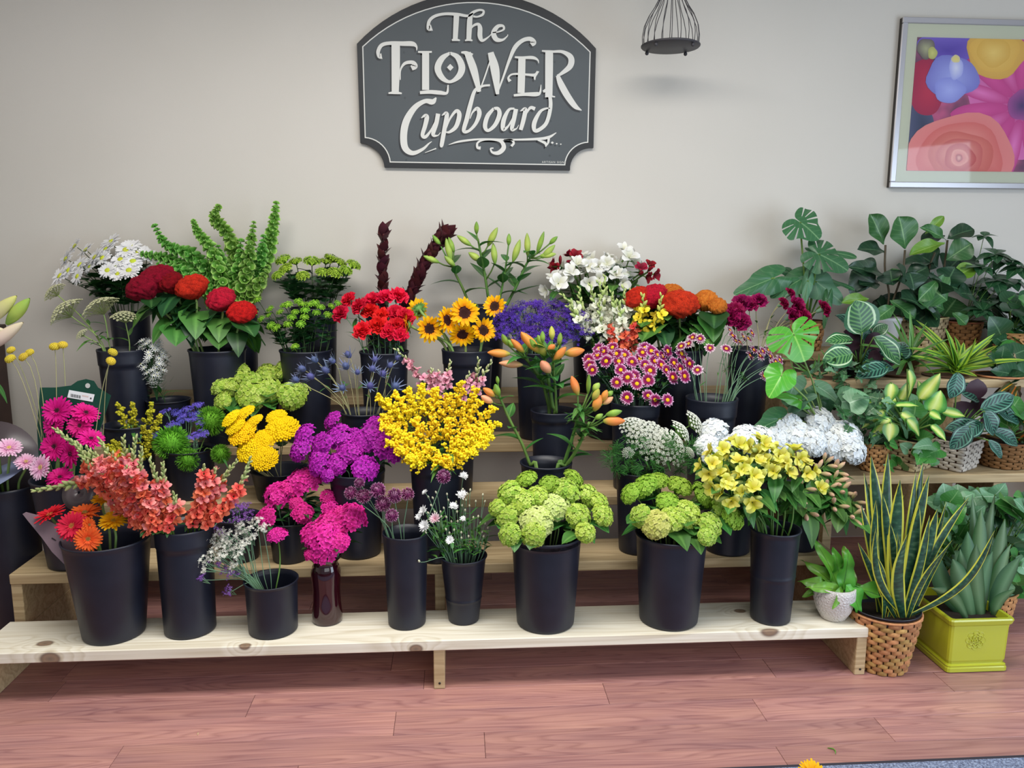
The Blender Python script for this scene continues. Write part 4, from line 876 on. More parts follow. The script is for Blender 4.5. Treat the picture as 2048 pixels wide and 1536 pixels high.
LF = {'lance': [leafmesh('lance_leaf', pr_lance, m_leaf, 7, 2, d_, .25, .02, .26, i) for i, d_ in enumerate((.1, .35, .6))],
      'lanced': [leafmesh('lance_leaf_dark', pr_lance, m_leafd, 7, 2, d_, .25, .02, .26, i) for i, d_ in enumerate((.1, .35, .6))],
      'broad': [leafmesh('broad_leaf', pr_ovate, m_leaf, 7, 4, d_, .2, .03, .56, i) for i, d_ in enumerate((.2, .5, .8))],
      'broadd': [leafmesh('broad_leaf_dark', pr_ovate, m_leafd, 7, 4, d_, .2, .03, .5, i) for i, d_ in enumerate((.2, .5, .9))],
      'grass': [leafmesh('narrow_leaf', pr_lance, m_leaf, 6, 2, d_, .2, 0, .12, i) for i, d_ in enumerate((.1, .5, 1.))],
      'lily': [leafmesh('lily_leaf', pr_lance, mat('lily_leaf', (58, 116, 48), .4, .2, .015, .45, ramp=[(0, (110, 160, 84)), (.2, (54, 112, 46)), (1, (60, 120, 52))], axis='u', trans=.12), 7, 4, d_, .25, 0, .24, i) for i, d_ in enumerate((.1, .3, .55))],
      'lobed': [leafmesh('lobed_leaf', lambda t: max(.02, math.sin(math.pi*t**.8)**.6*(1+.3*math.sin(t*19))), m_leafd, 9, 4, .3, .1, .04, .55, 3)]}
def head_objs(root, hd, H, d, s, rnd=random):
    v = rnd.choice(HEADS[hd]); R = basis(d, rnd.uniform(0, 6.28)); par = root; first = None
    for i, (pn, me) in enumerate(v):
        if i == 0: first = place(pn, me, root, R, H, s, 'stuff')
        else:
            o = bpy.data.objects.new(pn, me); C.objects.link(o); o.parent = first
    return first
def add_leaves(root, pts, spec, rnd, scale):
    n, kind, sz, t0, t1 = spec[:5]; droop = spec[5] if len(spec) > 5 else .3
    for i in range(n):
        t = t0+(t1-t0)*(i+.5)/n+rnd.uniform(-.03, .03); p, tg = at_path(pts, min(.98, max(0, t))); a = rnd.uniform(0, 6.28)
        out = np.array([math.cos(a), math.sin(a), 0]); d = out+np.array([0, 0, droop])*1.+tg*.25
        put_leaf(root, rnd.choice(LF[kind]), p, d, (0, 0, 1) if abs(d[2]) < 1.2 else -out, px(sz*rnd.uniform(.75, 1.2), p))
def stems(nm, cat, base, group, key, heads, hd, r=2.2, sm=None, leaf=None, a=(1., 1., .35), dep=(.05, .09), bend=.35, off=0., seed=1, collect=None, spread=.62):
    """heads = (u, v, radius px[, head name[, facing]])"""
    B = BK[key]; rnd = random.Random(seed*101+len(heads)); vs = [h[1] for h in heads]; v0, v1 = min(vs), max(vs); items = collect if collect is not None else []
    for h in heads:
        u, v, s = h[:3]; t = (v-v0)/(v1-v0+1e-6); y = B.y+dep[0]-(dep[0]+dep[1])*t+rnd.uniform(-.015, .015); p = np.array(P(u, v, y)); k = px(s, p)
        if len(h) > 4: d = nrm(h[4])
        else:
            ou = np.array([p[0]-B.x, p[1]-B.y, 0]); d = nrm(ou/max(.12, np.linalg.norm(ou))*a[0]*min(1, np.linalg.norm(ou)/.12)+np.array([0, -a[2], a[1]])+np.array([rnd.uniform(-.15, .15) for _ in range(3)]))
        p = p-d*k*off
        root = empty(nm, (B.x, B.y, B.zb+.01), None, cat); pts = stempath(B, p, d if d[2] > -.1 else np.array([d[0], d[1], .3]), 8, bend, rnd, spread)
        g = G(); g.tube(pts, px(r, p)/2, 5); g.obj('stem', sm or m_stem, root)
        head_objs(root, h[3] if len(h) > 3 and h[3] else hd, p, d, k, rnd)
        for sp_ in (leaf or []): add_leaves(root, pts, sp_, rnd, k)
        items.append((root, u, v))
    if collect is None: name_all(items, base, group)
    return items
J = random.Random(3)
def jit_heads(L_, s): return [(u, v, s*J.uniform(.88, 1.12)) for u, v in L_]
def region(poly_fn, n, box, mind, seed):
    r_ = random.Random(seed); out = []
    for _ in range(6000):
        u, v = r_.uniform(box[0], box[2]), r_.uniform(box[1], box[3])
        if poly_fn(u, v) and all(math.hypot(u-a, v-b_) > mind for a, b_ in out): out.append((u, v))
        if len(out) >= n: break
    return out
# --- top plank
stems('daisy', 'flower', 'white daisy in the top left bucket', 'white daisies at top left', 'daisy', jit_heads([(150, 492), (172, 500), (132, 518), (160, 530), (137, 541), (155, 553), (180, 533), (120, 552), (212, 498), (205, 516), (222, 484), (241, 519), (252, 500), (262, 492), (277, 505), (215, 541), (229, 534), (266, 523), (258, 541), (296, 511), (190, 515), (236, 548)], 21), 'white', 1.6, m_stemd, [(5, 'lobed', 26, .15, .75, .5), (3, 'lanced', 22, .2, .7)], a=(.9, .8, .7), seed=2)
stems('button_chrysanthemum', 'flower', 'large green button flower on the top plank', 'large green button flowers', 'bigb', [(566, 520, 18), (591, 523, 15), (624, 523, 19), (664, 518, 18), (681, 525, 15), (707, 530, 17), (571, 538, 17), (556, 551, 15), (606, 552, 15), (644, 545, 15), (670, 546, 17), (692, 541, 15), (652, 523, 14)], 'button_big', 2, m_stemd, [(6, 'lobed', 26, .15, .8, .5)], a=(.6, 1, .25), off=.3, seed=3)
# --- fourth plank
stems('lace_flower', 'flower', 'cream lace flower umbel in the left bucket', 'cream lace flowers', 'cream', [(130, 622, 40), (200, 614, 40), (250, 634, 30), (108, 584, 26), (163, 668, 16)], 'ammi_cream', 2.4, m_stemp, [(3, 'grass', 34, .1, .6, .4)], a=(1, 1, .1), dep=(.04, .06), seed=4)
def cockscomb(key, base, group, heads, seed):
    return stems('cockscomb', 'flower', base, group, key, heads, None, 5, m_stemp, [(4, 'broad', 52, .3, .8, -.25), (5, 'broadd', 50, .45, .92, -.5)], a=(.5, 1, .3), off=.45, seed=seed)
cockscomb('cel', 'red cockscomb in the left bucket', 'red cockscombs at left', [(282, 572, 30, 'celosia_crimson'), (312, 553, 31, 'celosia_crimson'), (340, 561, 25, 'celosia_crimson'), (382, 570, 28, 'celosia_red'), (441, 595, 27, 'celosia_red'), (484, 622, 26, 'celosia_red')], 5)
stems('button_chrysanthemum', 'flower', 'small green button flower on the fourth plank', 'small green button flowers', 'but', jit_heads([(517, 602), (542, 620), (524, 640), (539, 632), (577, 612), (562, 626), (584, 638), (577, 651), (544, 653), (554, 658), (605, 611), (611, 623), (609, 637), (602, 651), (630, 609), (662, 615), (675, 609), (591, 627), (620, 612), (597, 605), (510, 630), (569, 613), (641, 617), (591, 696), (633, 628), (655, 632)], 9.5), 'button_small', 1.5, m_stemd, [(4, 'lobed', 20, .1, .8, .5), (2, 'lanced', 18, .2, .7)], a=(.7, 1, .5), dep=(.05, .1), seed=6)
stems('carnation', 'flower', 'red carnation in the middle bucket', 'red carnations', 'car', jit_heads([(697, 600), (681, 627), (718, 612), (745, 600), (772, 594), (798, 591), (740, 621), (763, 630), (792, 626), (725, 660), (755, 649), (777, 662), (796, 650), (801, 668), (812, 633)], 18.5), 'carnation_red', 1.8, m_stemg, [(4, 'grass', 30, .05, .6, .6)], a=(.9, .8, .7), off=.2, seed=7)
c1, c2 = (.15, -1, .25), (.55, -.7, .3)
SF = [(929, 626, 30, 'full face, uppermost in its bunch', (.05, -1, .25)), (892, 641, 27, 'turned right, beside the largest bloom', (.75, -.7, .2)), (858, 658, 27, 'open, low at the left', (.35, -.9, .1)), (925, 667, 27, 'nodding forward over the rim', (-.05, -.75, -.35)), (966, 661, 26, 'lowest at the right', (.3, -.9, .15)), (990, 613, 24, 'high at the right before green lilies', (-.25, -.9, .35)), (837, 618, 22, 'seen from behind, showing green back', (-.4, .85, .1)), (815, 652, 25, 'side-on against the red carnations', (-.95, -.2, .05))]
for i, (u, v, s, lb, d) in enumerate(SF):
    B = BK['sun']; rnd = random.Random(i+50); p = np.array(P(u, v, B.y+(.02 if i in (5, 6) else -.05))); k = px(s, p); d = nrm(d)
    root = empty('sunflower', (B.x, B.y, B.zb+.01), 'yellow sunflower '+lb, 'flower', 'sunflowers in the black bucket'); q = p-d*k*.28; pts = stempath(B, q, np.array([d[0]*.8, d[1]*.8, .55]), 10, .4, rnd)
    g = G(); g.tube(pts, px(5.5, p)/2, 6); g.obj('stem', m_stemp, root); h = head_objs(root, 'sunflower', p, d, k, rnd); del h['kind']
    for lay, n, z in ((0, 17, .0), (1, 15, .03)):
        for j in range(n):
            a = 2*math.pi*(j+.5*lay)/n+rnd.uniform(-.08, .08); o = bpy.data.objects.new('petal', rnd.choice(SUNP)); C.objects.link(o); o.parent = h
            o.matrix_basis = M4(R3('Z', a)@R3('Y', -(.12+.2*lay+rnd.uniform(-.15, .15))), (0, 0, z), rnd.uniform(.9, 1.1))
def st_in(u, v): return 606+((u-1085)/95)**2*26 < v < 690-abs(u-1085)*.25
stems('statice', 'flower', 'deep purple statice on the fourth plank', 'deep purple statice', 'pst', [(u, v, 22) for u, v in region(st_in, 40, (990, 600, 1172, 692), 13, 4)], 'statice_purple', 2.2, m_stemg, [(1, 'grass', 26, .1, .5, .7)], a=(.7, .9, .4), seed=8)
cockscomb('cel2', 'cockscomb in the right bucket', 'red and orange cockscombs at right', [(1274, 592, 25, 'celosia_red'), (1302, 590, 27, 'celosia_red'), (1360, 604, 33, 'celosia_red'), (1342, 582, 21, 'celosia_orange'), (1414, 598, 25, 'celosia_orange'), (1436, 610, 19, 'celosia_orange')], 9)
stems('carnation', 'flower', 'burgundy carnation beside the monstera', 'burgundy carnations', 'bur', [(1470, 622, 22), (1486, 606, 21), (1520, 600, 17), (1483, 642, 20), (1463, 634, 19), (1502, 609, 16), (1581, 587, 13), (1567, 607, 14), (1595, 612, 21), (1585, 632, 18), (1609, 633, 18), (1648, 617, 18)], 'carnation_burgundy', 1.8, m_stembr, [(2, 'grass', 22, .1, .6, .7)], a=(.9, .7, .7), off=.2, seed=10, dep=(.04, .05))
# --- third plank
stems('aster', 'flower', 'spray of tiny white asters rising behind blue statice', None, 'ast', [(310, 768, 50)], 'aster', 2, m_stemd, [(3, 'grass', 30, 0, .5, .8)], a=(0, 1, 0), dep=(.0, .0), seed=11)
stems('green_trick', 'flower', 'fuzzy green ball pink below the blue statice', 'fuzzy green ball pinks', 'trick', [(343, 886, 36), (376, 920, 24), (421, 842, 30), (442, 908, 20)], 'green_trick', 2.5, m_stem, [(3, 'grass', 30, .2, .8, .5)], a=(.5, 1, .6), dep=(.05, .08), seed=12)
stems('statice', 'flower', 'blue violet statice above the fuzzy green balls', 'blue violet statice', 'trick', [(331, 823, 13), (356, 826, 14), (376, 818, 14), (397, 812, 14), (381, 840, 14), (358, 843, 13), (402, 842, 15), (343, 850, 12), (388, 872, 14), (403, 868, 15), (312, 870, 12), (368, 832, 15), (392, 830, 15)], 'statice_blue', 1.8, m_stemg, None, a=(.7, .9, .5), dep=(.07, .03), seed=13)
def hydr(key, base, group, heads, seed, lf=46, nl=2, **k):
    return stems('hydrangea', 'flower', base, group, key, heads, 'hydrangea_green', 3.2, m_stemp, [(nl, 'broad', lf, .25, .85, .1)], a=(1.1, .9, .5), dep=k.pop('dep', (.08, .12)), off=.4, seed=seed, **k)
hydr('vib', 'bright green hydrangea behind the flat yellow yarrow', 'bright green hydrangeas', [(472, 748, 30), (452, 775, 27), (503, 766, 29), (537, 744, 25), (576, 741, 27), (502, 790, 34), (538, 778, 30), (436, 770, 24), (586, 790, 32), (443, 802, 20), (612, 772, 24)], 14, 44, 5, dep=(.0, .17))
stems('sea_holly', 'flower', 'spiky blue sea holly', 'spiky blue sea hollies', 'holly', [(u, v, s*1.25) for u, v, s in ((605, 738, 18), (592, 760, 17), (630, 720, 17), (652, 741, 19), (692, 733, 18), (622, 753, 18), (685, 776, 16), (697, 710, 17), (750, 720, 15), (745, 738, 16), (765, 748, 16), (740, 772, 17), (790, 773, 19), (795, 716, 14), (780, 731, 15), (665, 722, 16), (715, 745, 13))], 'thistle', 1.6, m_stembr, [(1, 'grass', 18, .3, .8, .5)], a=(.8, .8, .4), off=.1, seed=15, bend=.25)
stems('yarrow', 'flower', 'flat yellow yarrow head', 'flat yellow yarrow heads', 'yar', [(461, 836, 24), (488, 826, 25), (507, 842, 22), (484, 866, 33), (553, 833, 23), (566, 856, 36), (501, 896, 35), (529, 917, 30), (530, 876, 28), (470, 852, 24)], 'yarrow', 1.8, m_stembr, [(1, 'lobed', 22, .3, .7, .4)], a=(.6, 1, .55), dep=(.02, .12), seed=16)
stems('sweet_william', 'flower', 'purple sweet william', 'purple sweet williams', 'pur', [(610, 872, 29), (601, 900, 27), (637, 913, 26), (643, 890, 28), (676, 872, 30), (636, 930, 24), (673, 928, 25), (700, 903, 29), (730, 937, 29), (751, 867, 31), (732, 882, 28), (771, 892, 31), (756, 850, 24), (665, 840, 21), (788, 908, 19), (706, 872, 20), (655, 952, 15)], 'dianthus_purple', 2.4, m_stemg, [(3, 'lanced', 30, .2, .85, .3)], a=(1, .8, .7), dep=(.06, .1), off=.15, seed=17)
stems('daisy', 'flower', 'dark purple daisy with yellow eye', 'dark purple daisies', 'mum', [(1150+x/4, 680+y/4, J.uniform(13.5, 16)) for x, y in ((395, 120), (270, 130), (560, 200), (690, 200), (420, 300), (880, 160), (250, 170), (350, 170), (455, 175), (365, 240), (640, 170), (600, 245), (660, 120), (790, 185), (730, 240), (915, 190), (840, 235), (780, 300), (875, 290), (495, 350), (585, 320), (335, 340), (585, 445), (415, 460), (230, 90), (300, 60), (180, 120), (110, 160), (140, 240), (540, 100), (740, 90), (700, 130), (850, 110), (470, 290), (740, 480), (640, 480), (520, 150), (190, 70), (330, 110), (120, 205), (560, 65), (610, 90))], 'mum', 1.5, m_stemg, [(3, 'lobed', 20, .05, .7, .5), (2, 'lanced', 22, .1, .8)], a=(.7, .55, 1.1), dep=(.08, .11), seed=18)
stems('daisy', 'flower', 'pale tipped purple daisy', 'pale tipped purple daisies', 'pmum', [(1060+x/4, 460+y/4, J.uniform(11, 13)) for x, y in ((1300, 860), (1360, 870), (1210, 930), (1270, 910), (1440, 945), (1570, 950), (1745, 870), (1620, 845), (1680, 900), (1705, 855), (1645, 885), (1860, 970), (1840, 1005), (1920, 1010), (1965, 1055), (1995, 1040), (1790, 960), (1760, 1005), (1870, 1170), (1340, 1120), (1600, 805), (1775, 825), (1905, 960), (1940, 1080))], 'mum_pale', 1.5, m_stemg, [(1, 'grass', 16, .2, .6, .6)], a=(.8, .7, .8), dep=(.07, .06), seed=19)
# --- second plank
stems('lace_flower', 'flower', 'white lace flower umbel', 'white lace flowers', 'ammi', [(1292, 872, 44), (1266, 852, 34), (1343, 893, 44), (1312, 888, 46), (1362, 862, 29), (1389, 846, 31, None, (.75, -.3, .5)), (1256, 905, 14), (1380, 905, 14)], 'ammi_white', 2.6, m_stem, [(4, 'grass', 30, .3, .8, .2)], a=(1, .9, .6), dep=(.04, .09), seed=20)
def feathery(key, base, n, box, seed):
    B = BK[key]; r_ = random.Random(seed); g = G(); T = remat(petal(1, .03, 1, 0, 0, 0, 0, 1, .5, .2, 2), 0)
    for i in range(n):
        u, v = r_.uniform(box[0], box[2]), r_.uniform(box[1], box[3]); p = np.array(P(u, v, B.y+r_.uniform(-.13, .08))); a = nrm((r_.uniform(-1, 1), r_.uniform(-1, .4), r_.uniform(-.2, .9)))
        for k in range(9): d = nrm(a+np.array([r_.uniform(-.6, .6) for _ in range(3)])); g.tube([p, p+d*.02, p+d*r_.uniform(.03, .05)+np.array([0, 0, -.004])], .0007, 3, 0, False)
    return g.obj('feathery_leaf', m_leaf, BK_root(key), 'stuff')
def BK_root(key): return FOL[key]
FOL = {}
FOL['ammi'] = empty('lace_flower', (BK['ammi'].x, BK['ammi'].y, BK['ammi'].zb+.01), 'feathery green lace flower foliage spilling over the bucket below the white umbels', 'foliage')
feathery('ammi', '', 170, (1216, 878, 1392, 946), 4)
stems('hydrangea', 'flower', 'white hydrangea left of the yellow alstroemeria', 'white hydrangeas at left', 'whyd', [(1427, 857, 31), (1412, 889, 27), (1421, 912, 20), (1499, 874, 35), (1530, 878, 33), (1445, 880, 22)], 'hydrangea_white', 3.2, m_stemp, [(2, 'broad', 44, .3, .8, .1)], a=(.9, .9, .6), dep=(.06, .06), off=.4, seed=21)
for r_, u, v in [(o, 0, 0) for o in ()]: pass
stems('hydrangea', 'flower', 'white hydrangea near the potted plants', 'white hydrangeas at right', 'whyd2', [(1571, 862, 34), (1600, 872, 34), (1646, 842, 38), (1586, 852, 30), (1697, 870, 38), (1709, 896, 34), (1552, 882, 33), (1631, 882, 33), (1675, 888, 36)], 'hydrangea_white', 3.2, m_stemp, [(2, 'broad', 44, .3, .8, .1)], a=(.9, .9, .6), dep=(-.07, .17), off=.4, seed=22)
stems('statice', 'flower', 'purple statice behind the white statice', 'purple statice, second plank', 'stat2', [(462, 1008, 19), (477, 1017, 19), (495, 1032, 18), (470, 1046, 17), (446, 1060, 16), (411, 1067, 16), (488, 1012, 16), (434, 1050, 15)], 'statice_lilac', 1.6, m_stemg, None, a=(.7, .9, .5), seed=23)
stems('sweet_william', 'flower', 'pink sweet william behind the vase', 'pink sweet williams, second plank', 'dia', [(556, 989, 31), (606, 963, 33), (628, 951, 22), (605, 1026, 23), (532, 1036, 23), (662, 1021, 23), (592, 1006, 15), (657, 996, 21), (580, 975, 22)], 'dianthus_magenta', 2.4, m_stemg, [(4, 'lanced', 34, .1, .85, .2)], a=(1, .8, .6), dep=(.04, .07), off=.15, seed=24)
# --- front plank
stems('sweet_william', 'flower', 'magenta sweet william in the glass vase', 'magenta sweet williams in the vase', 'vase', [(663, 1050, 35), (651, 1077, 36), (646, 1101, 29), (627, 1068, 29), (706, 1033, 31), (686, 1031, 23), (621, 1108, 14), (675, 1083, 26)], 'dianthus_magenta', 2.4, m_stemg, [(3, 'lanced', 34, .1, .85, .2)], a=(1, .8, .8), dep=(.02, .06), off=.15, seed=25)
stems('sweet_william', 'flower', 'single pink sweet william standing in the short statice bucket', None, 'stat', [(555, 1073, 22)], 'dianthus_magenta', 3, m_stem, None, a=(0, 1, .3), seed=26)
stems('statice', 'flower', 'white statice on the front plank', 'white statice', 'stat', jit_heads([(430, 1076), (443, 1083), (457, 1072), (470, 1081), (490, 1088), (460, 1101), (432, 1098), (466, 1132), (405, 1088), (437, 1113), (485, 1066), (511, 1043), (525, 1056), (412, 1136), (500, 1075), (450, 1090), (445, 1070), (420, 1110), (475, 1110), (480, 1052), (400, 1120), (448, 1108), (495, 1062), (478, 1095)], 18), 'statice_white', 1.5, m_stemg, None, a=(.9, .9, .5), dep=(.02, .05), bend=.2, seed=27)
stems('statice', 'flower', 'lilac statice on the front plank', 'lilac statice', 'stat', jit_heads([(387, 1095), (373, 1118), (392, 1112), (411, 1109), (440, 1128), (461, 1148), (476, 1146), (402, 1158), (457, 1184), (413, 1124), (381, 1106), (450, 1140)], 16), 'statice_lilac', 1.5, m_stemg, None, a=(.9, .9, .5), dep=(.02, .05), bend=.2, seed=28)
stems('drumstick_allium', 'flower', 'dusky purple drumstick allium', 'drumstick alliums', 'alli', [(719, 966, 11), (702, 986, 14), (727, 992, 16), (756, 981, 17), (789, 991, 16), (815, 988, 14), (766, 1007, 17), (784, 1031, 14), (887, 953, 15)], 'allium', 2, m_stemg, None, a=(.4, 1, .2), dep=(.03, .03), bend=.3, seed=29)
B = BK['alli']; g = G()
stems('strawflower', 'flower', 'white strawflower bloom on the front plank', 'white strawflowers', 'straw', [(927, 953, 10), (924, 991, 12), (907, 1013, 10), (847, 1022, 11), (870, 1038, 13, 'straw_blush'), (850, 1052, 13), (900, 1081, 10), (926, 1038, 7), (850, 985, 7), (838, 1034, 8)], 'straw_white', 1.3, m_stemg, [(3, 'grass', 26, .05, .6, .8)], a=(.6, .8, .6), bend=.3, seed=30)
stems('strawflower', 'flower', 'strawflower bud on a thin stem, front plank', 'strawflower buds', 'straw', [(u, v, 3.6) for u, v in region(lambda u, v: v > 972+abs(u-920)*.25, 48, (848, 972, 990, 1078), 9, 7)]+[(838, 1122, 4)], 'straw_bud', 1.2, m_stemg, [(3, 'grass', 24, .05, .7, .8)], a=(.5, 1, .2), bend=.3, seed=31)
hydr('hyd', 'lime green hydrangea, middle bucket', 'lime green hydrangeas, middle bucket', [(1050, 955, 27, 'hydrangea_deep'), (1150, 953, 25, 'hydrangea_deep'), (1100, 964, 25, 'hydrangea_deep'), (1015, 982, 29), (1038, 1004, 32), (1137, 977, 33), (1181, 990, 28), (1112, 1010, 34, 'hydrangea_pale'), (1010, 1032, 28), (1072, 1042, 38, 'hydrangea_pale'), (1160, 1032, 30), (1209, 1028, 27), (1018, 1068, 26), (1066, 1069, 28), (1173, 1064, 24), (991, 1014, 20), (1201, 1002, 23), (1075, 988, 26)], 32, 42, 2, dep=(.08, .13))
hydr('hyd2', 'lime green hydrangea, right bucket', 'lime green hydrangeas, right bucket', [(1285, 969, 34, 'hydrangea_deep'), (1313, 958, 29, 'hydrangea_deep'), (1362, 968, 31, 'hydrangea_deep'), (1411, 988, 33, 'hydrangea_deep'), (1257, 985, 26, 'hydrangea_deep'), (1280, 1031, 26), (1310, 1048, 33, 'hydrangea_cream'), (1345, 1036, 29), (1375, 1026, 34), (1424, 1048, 29), (1469, 1031, 31, 'hydrangea_deep'), (1445, 1013, 26), (1416, 1072, 22), (1335, 1000, 26, 'hydrangea_deep')], 33, 46, 3, dep=(.08, .13))
# ------------------------------------------------------------------ spikes: snapdragons, goldenrod, bells of Ireland, conebush
def cr(z0, s=.8): return lambda u, v: None
def w3(uv, y): return np.array(P(uv[0], uv[1], y))
def spike_root(nm, cat, B): return empty(nm, (B.x, B.y, B.zb+.01), None, cat)
def snapdragons(key, base, group, L_, kind, width, dep=(.05, .08), nf=26, collect=None, seed=1, openfr=.62, sm=None, curve=.12):
    B = BK[key]; rnd = random.Random(seed); vs = [l[3] for l in L_]; v0, v1 = min(vs), max(vs); items = collect if collect is not None else []
    for l in L_:
        ut, vt, ub, vb = l[:4]; kd = l[4] if len(l) > 4 and l[4] else kind; of = l[5] if len(l) > 5 else openfr
        t = (vb-v0)/(v1-v0+1e-6); y = B.y+dep[0]-(dep[0]+dep[1])*t; b0, tp = w3((ub, vb), y), w3((ut, vt), y-.02+rnd.uniform(-.02, .02)); ax = nrm(tp-b0); Ls = np.linalg.norm(tp-b0); side = nrm(np.cross(ax, (0, 1, 0)))
        root = spike_root('snapdragon', 'flower', B); pts = stempath(B, b0, ax, 5, .3, rnd)
        bow = rnd.uniform(-curve, curve)*Ls; axp = [b0+ax*Ls*k/6+side*bow*math.sin(math.pi*k/6) for k in range(1, 7)]
        g = G(); g.tube(pts+axp, [px(4, b0)/2]*len(pts)+[px(3.4-k*.4, b0)/2 for k in range(6)], 5); g.obj('stem', m_stem, root)
        wpx = px(l[6] if len(l) > 6 else width, b0)/2; n = int(nf*Ls/.2*.02/wpx*1.0); n = max(14, min(46, n)); opn, bud = SNAP[kd]
        allp = [b0]+axp
        for i in range(n):
            f = (i+.3)/n; k = f*6; j = min(5, int(k)); p = allp[j]*(1-(k-j))+allp[j+1]*(k-j); a = i*2.4+rnd.uniform(-.4, .4); out = side*math.cos(a)+np.cross(ax, side)*math.sin(a)
            isop = f < of*rnd.uniform(.85, 1.15); up = .35+1.3*f if isop else .6+1.5*f; d = out+ax*up; s = wpx*(1.0 if isop else .95-.55*f)*rnd.uniform(.85, 1.1)
            place('floret' if isop else 'bud', rnd.choice(SNAP['rose'][0] if kd == 'coral' and rnd.random() < .12+.5*f else opn) if isop else bud, root, basis(d, rnd.uniform(-.5, .5)), p, s*(.95 if isop else 1.25))
        add_leaves(root, pts, (4, 'lanced', 24, .3, .98, .4), rnd, 1); items.append((root, (ut+ub)/2, (vt+vb)/2))
    if collect is None: name_all(items, base, group)
    return items
snapdragons('coral', 'coral snapdragon spike, left spray of the front bucket', 'coral snapdragons, left spray', [(107, 857, 232, 985, None, .45), (66, 982, 215, 958, None, .4), (198, 877, 262, 1000), (247, 874, 272, 1010), (273, 873, 290, 1020), (325, 925, 320, 1040), (298, 918, 305, 1050), (346, 985, 335, 1060), (172, 895, 250, 1025, None, .75), (155, 885, 240, 1015, None, .6), (284, 895, 296, 1040), (224, 908, 285, 1055, None, .85), (205, 950, 300, 1062, None, .95), (250, 930, 310, 1065, None, .9), (185, 930, 275, 1050, None, .9)], 'coral', 36, dep=(.06, .09), nf=44, seed=1)
snapdragons('coral', 'coral snapdragon spike, right spray of the front bucket', 'coral snapdragons, right spray', [(500, 915, 408, 1050), (407, 930, 382, 1050, None, .8), (474, 922, 398, 1040), (430, 938, 392, 1045, None, .85)], 'coral', 36, dep=(.0, .05), nf=44, seed=2)
its = snapdragons('snap', 'white snapdragon spike', 'white snapdragons', [(1210, 550, 1215, 645), (1160, 573, 1188, 655), (1121, 587, 1176, 662), (1142, 600, 1180, 672), (1180, 568, 1202, 652), (1195, 562, 1207, 650), (1221, 582, 1222, 662), (1246, 573, 1240, 662), (1261, 579, 1250, 655), (1134, 612, 1184, 676), (1200, 590, 1212, 682), (1235, 600, 1232, 684)], 'white', 34, dep=(.05, .07), nf=24, seed=3, openfr=.5)
snapdragons('snap', 'yellow snapdragon spike', 'yellow snapdragons', [(1322, 588, 1300, 668, None, .5), (1284, 590, 1276, 652, None, .55)], 'yellow', 36, dep=(-.03, .06), seed=4)
snapdragons('snap', 'salmon snapdragon spike above the purple daisies', 'salmon snapdragons', [(1226, 655, 1240, 712, None, .9), (1268, 648, 1262, 705, None, .9), (1250, 668, 1252, 716, None, .9)], 'salmon', 30, dep=(-.05, .08), seed=5)
snapdragons('psnap', 'pink snapdragon spike rising behind the goldenrod', 'pink snapdragons', [(789, 697, 848, 768, None, .55), (865, 738, 868, 790, None, .75), (902, 722, 892, 778, None, .55), (956, 716, 936, 780, None, .45), (984, 722, 945, 790, None, .4), (880, 742, 880, 800, None, .8), (940, 745, 922, 805, None, .8)], 'pink', 28, dep=(.05, .07), nf=22, seed=6)
# goldenrod plumes
def goldenrod(key, base, group, L_, col, seed, dot=3.2, nb=11, spreadpx=22, sm=None, dep=(.06, .1), nm='goldenrod'):
    B = BK[key]; rnd = random.Random(seed); items = []; vs = [l[1] for l in L_]; v0, v1 = min(vs), max(vs)
    M_ = [mat('goldenrod_'+key, col[0], .8, .08, .01, .15, ramp=[(0, col[0]), (1, col[1])]), sm or m_stem]
    for (ut, vt, ub, vb) in L_:
        t = (vt-v0)/(v1-v0+1e-6); y = B.y+dep[0]-(dep[0]+dep[1])*t; b0, tp = w3((ub, vb), y), w3((ut, vt), y-.015); ax = nrm(tp-b0); Ls = np.linalg.norm(tp-b0); root = spike_root(nm, 'flower', B); pts = stempath(B, b0, ax, 5, .3, rnd)
        g = G(); g.tube(pts+[tp], px(2.6, b0)/2, 5); g.obj('stem', M_[1], root); g = G(); s1 = nrm(np.cross(ax, (0, 1, 0))); s2 = np.cross(ax, s1); T = blob(1, .85, 5, 3); up = np.array([0, 0, 1])
        for i in range(nb):
            f = .05+.95*i/nb; p = b0+ax*Ls*f; a = i*2.4+rnd.random(); out = s1*math.cos(a)+s2*math.sin(a); bl = px(spreadpx, b0)*(1.05-.8*f)*rnd.uniform(.8, 1.15); ms = []
            for j in range(9):
                q = (j+.5)/9; c_ = p+(out*.85+ax*.5)*bl*q+up*(.25*bl*q-.3*bl*q*q)
                for _ in range(2): ms.append((np.eye(3)*px(dot*rnd.uniform(.75, 1.2), b0), c_+np.array([rnd.uniform(-1, 1) for _ in range(3)])*px(3.2, b0)))
            g.stamp(T, ms); g.tube([p, p+(out*.85+ax*.5)*bl], px(1, b0)/2, 3, 1, False)
        g.obj('plume', M_, root, 'stuff'); add_leaves(root, pts, (5, 'grass', 26, .25, .98, .5), rnd, 1); items.append((root, ut, vt))
    name_all(items, base, group)
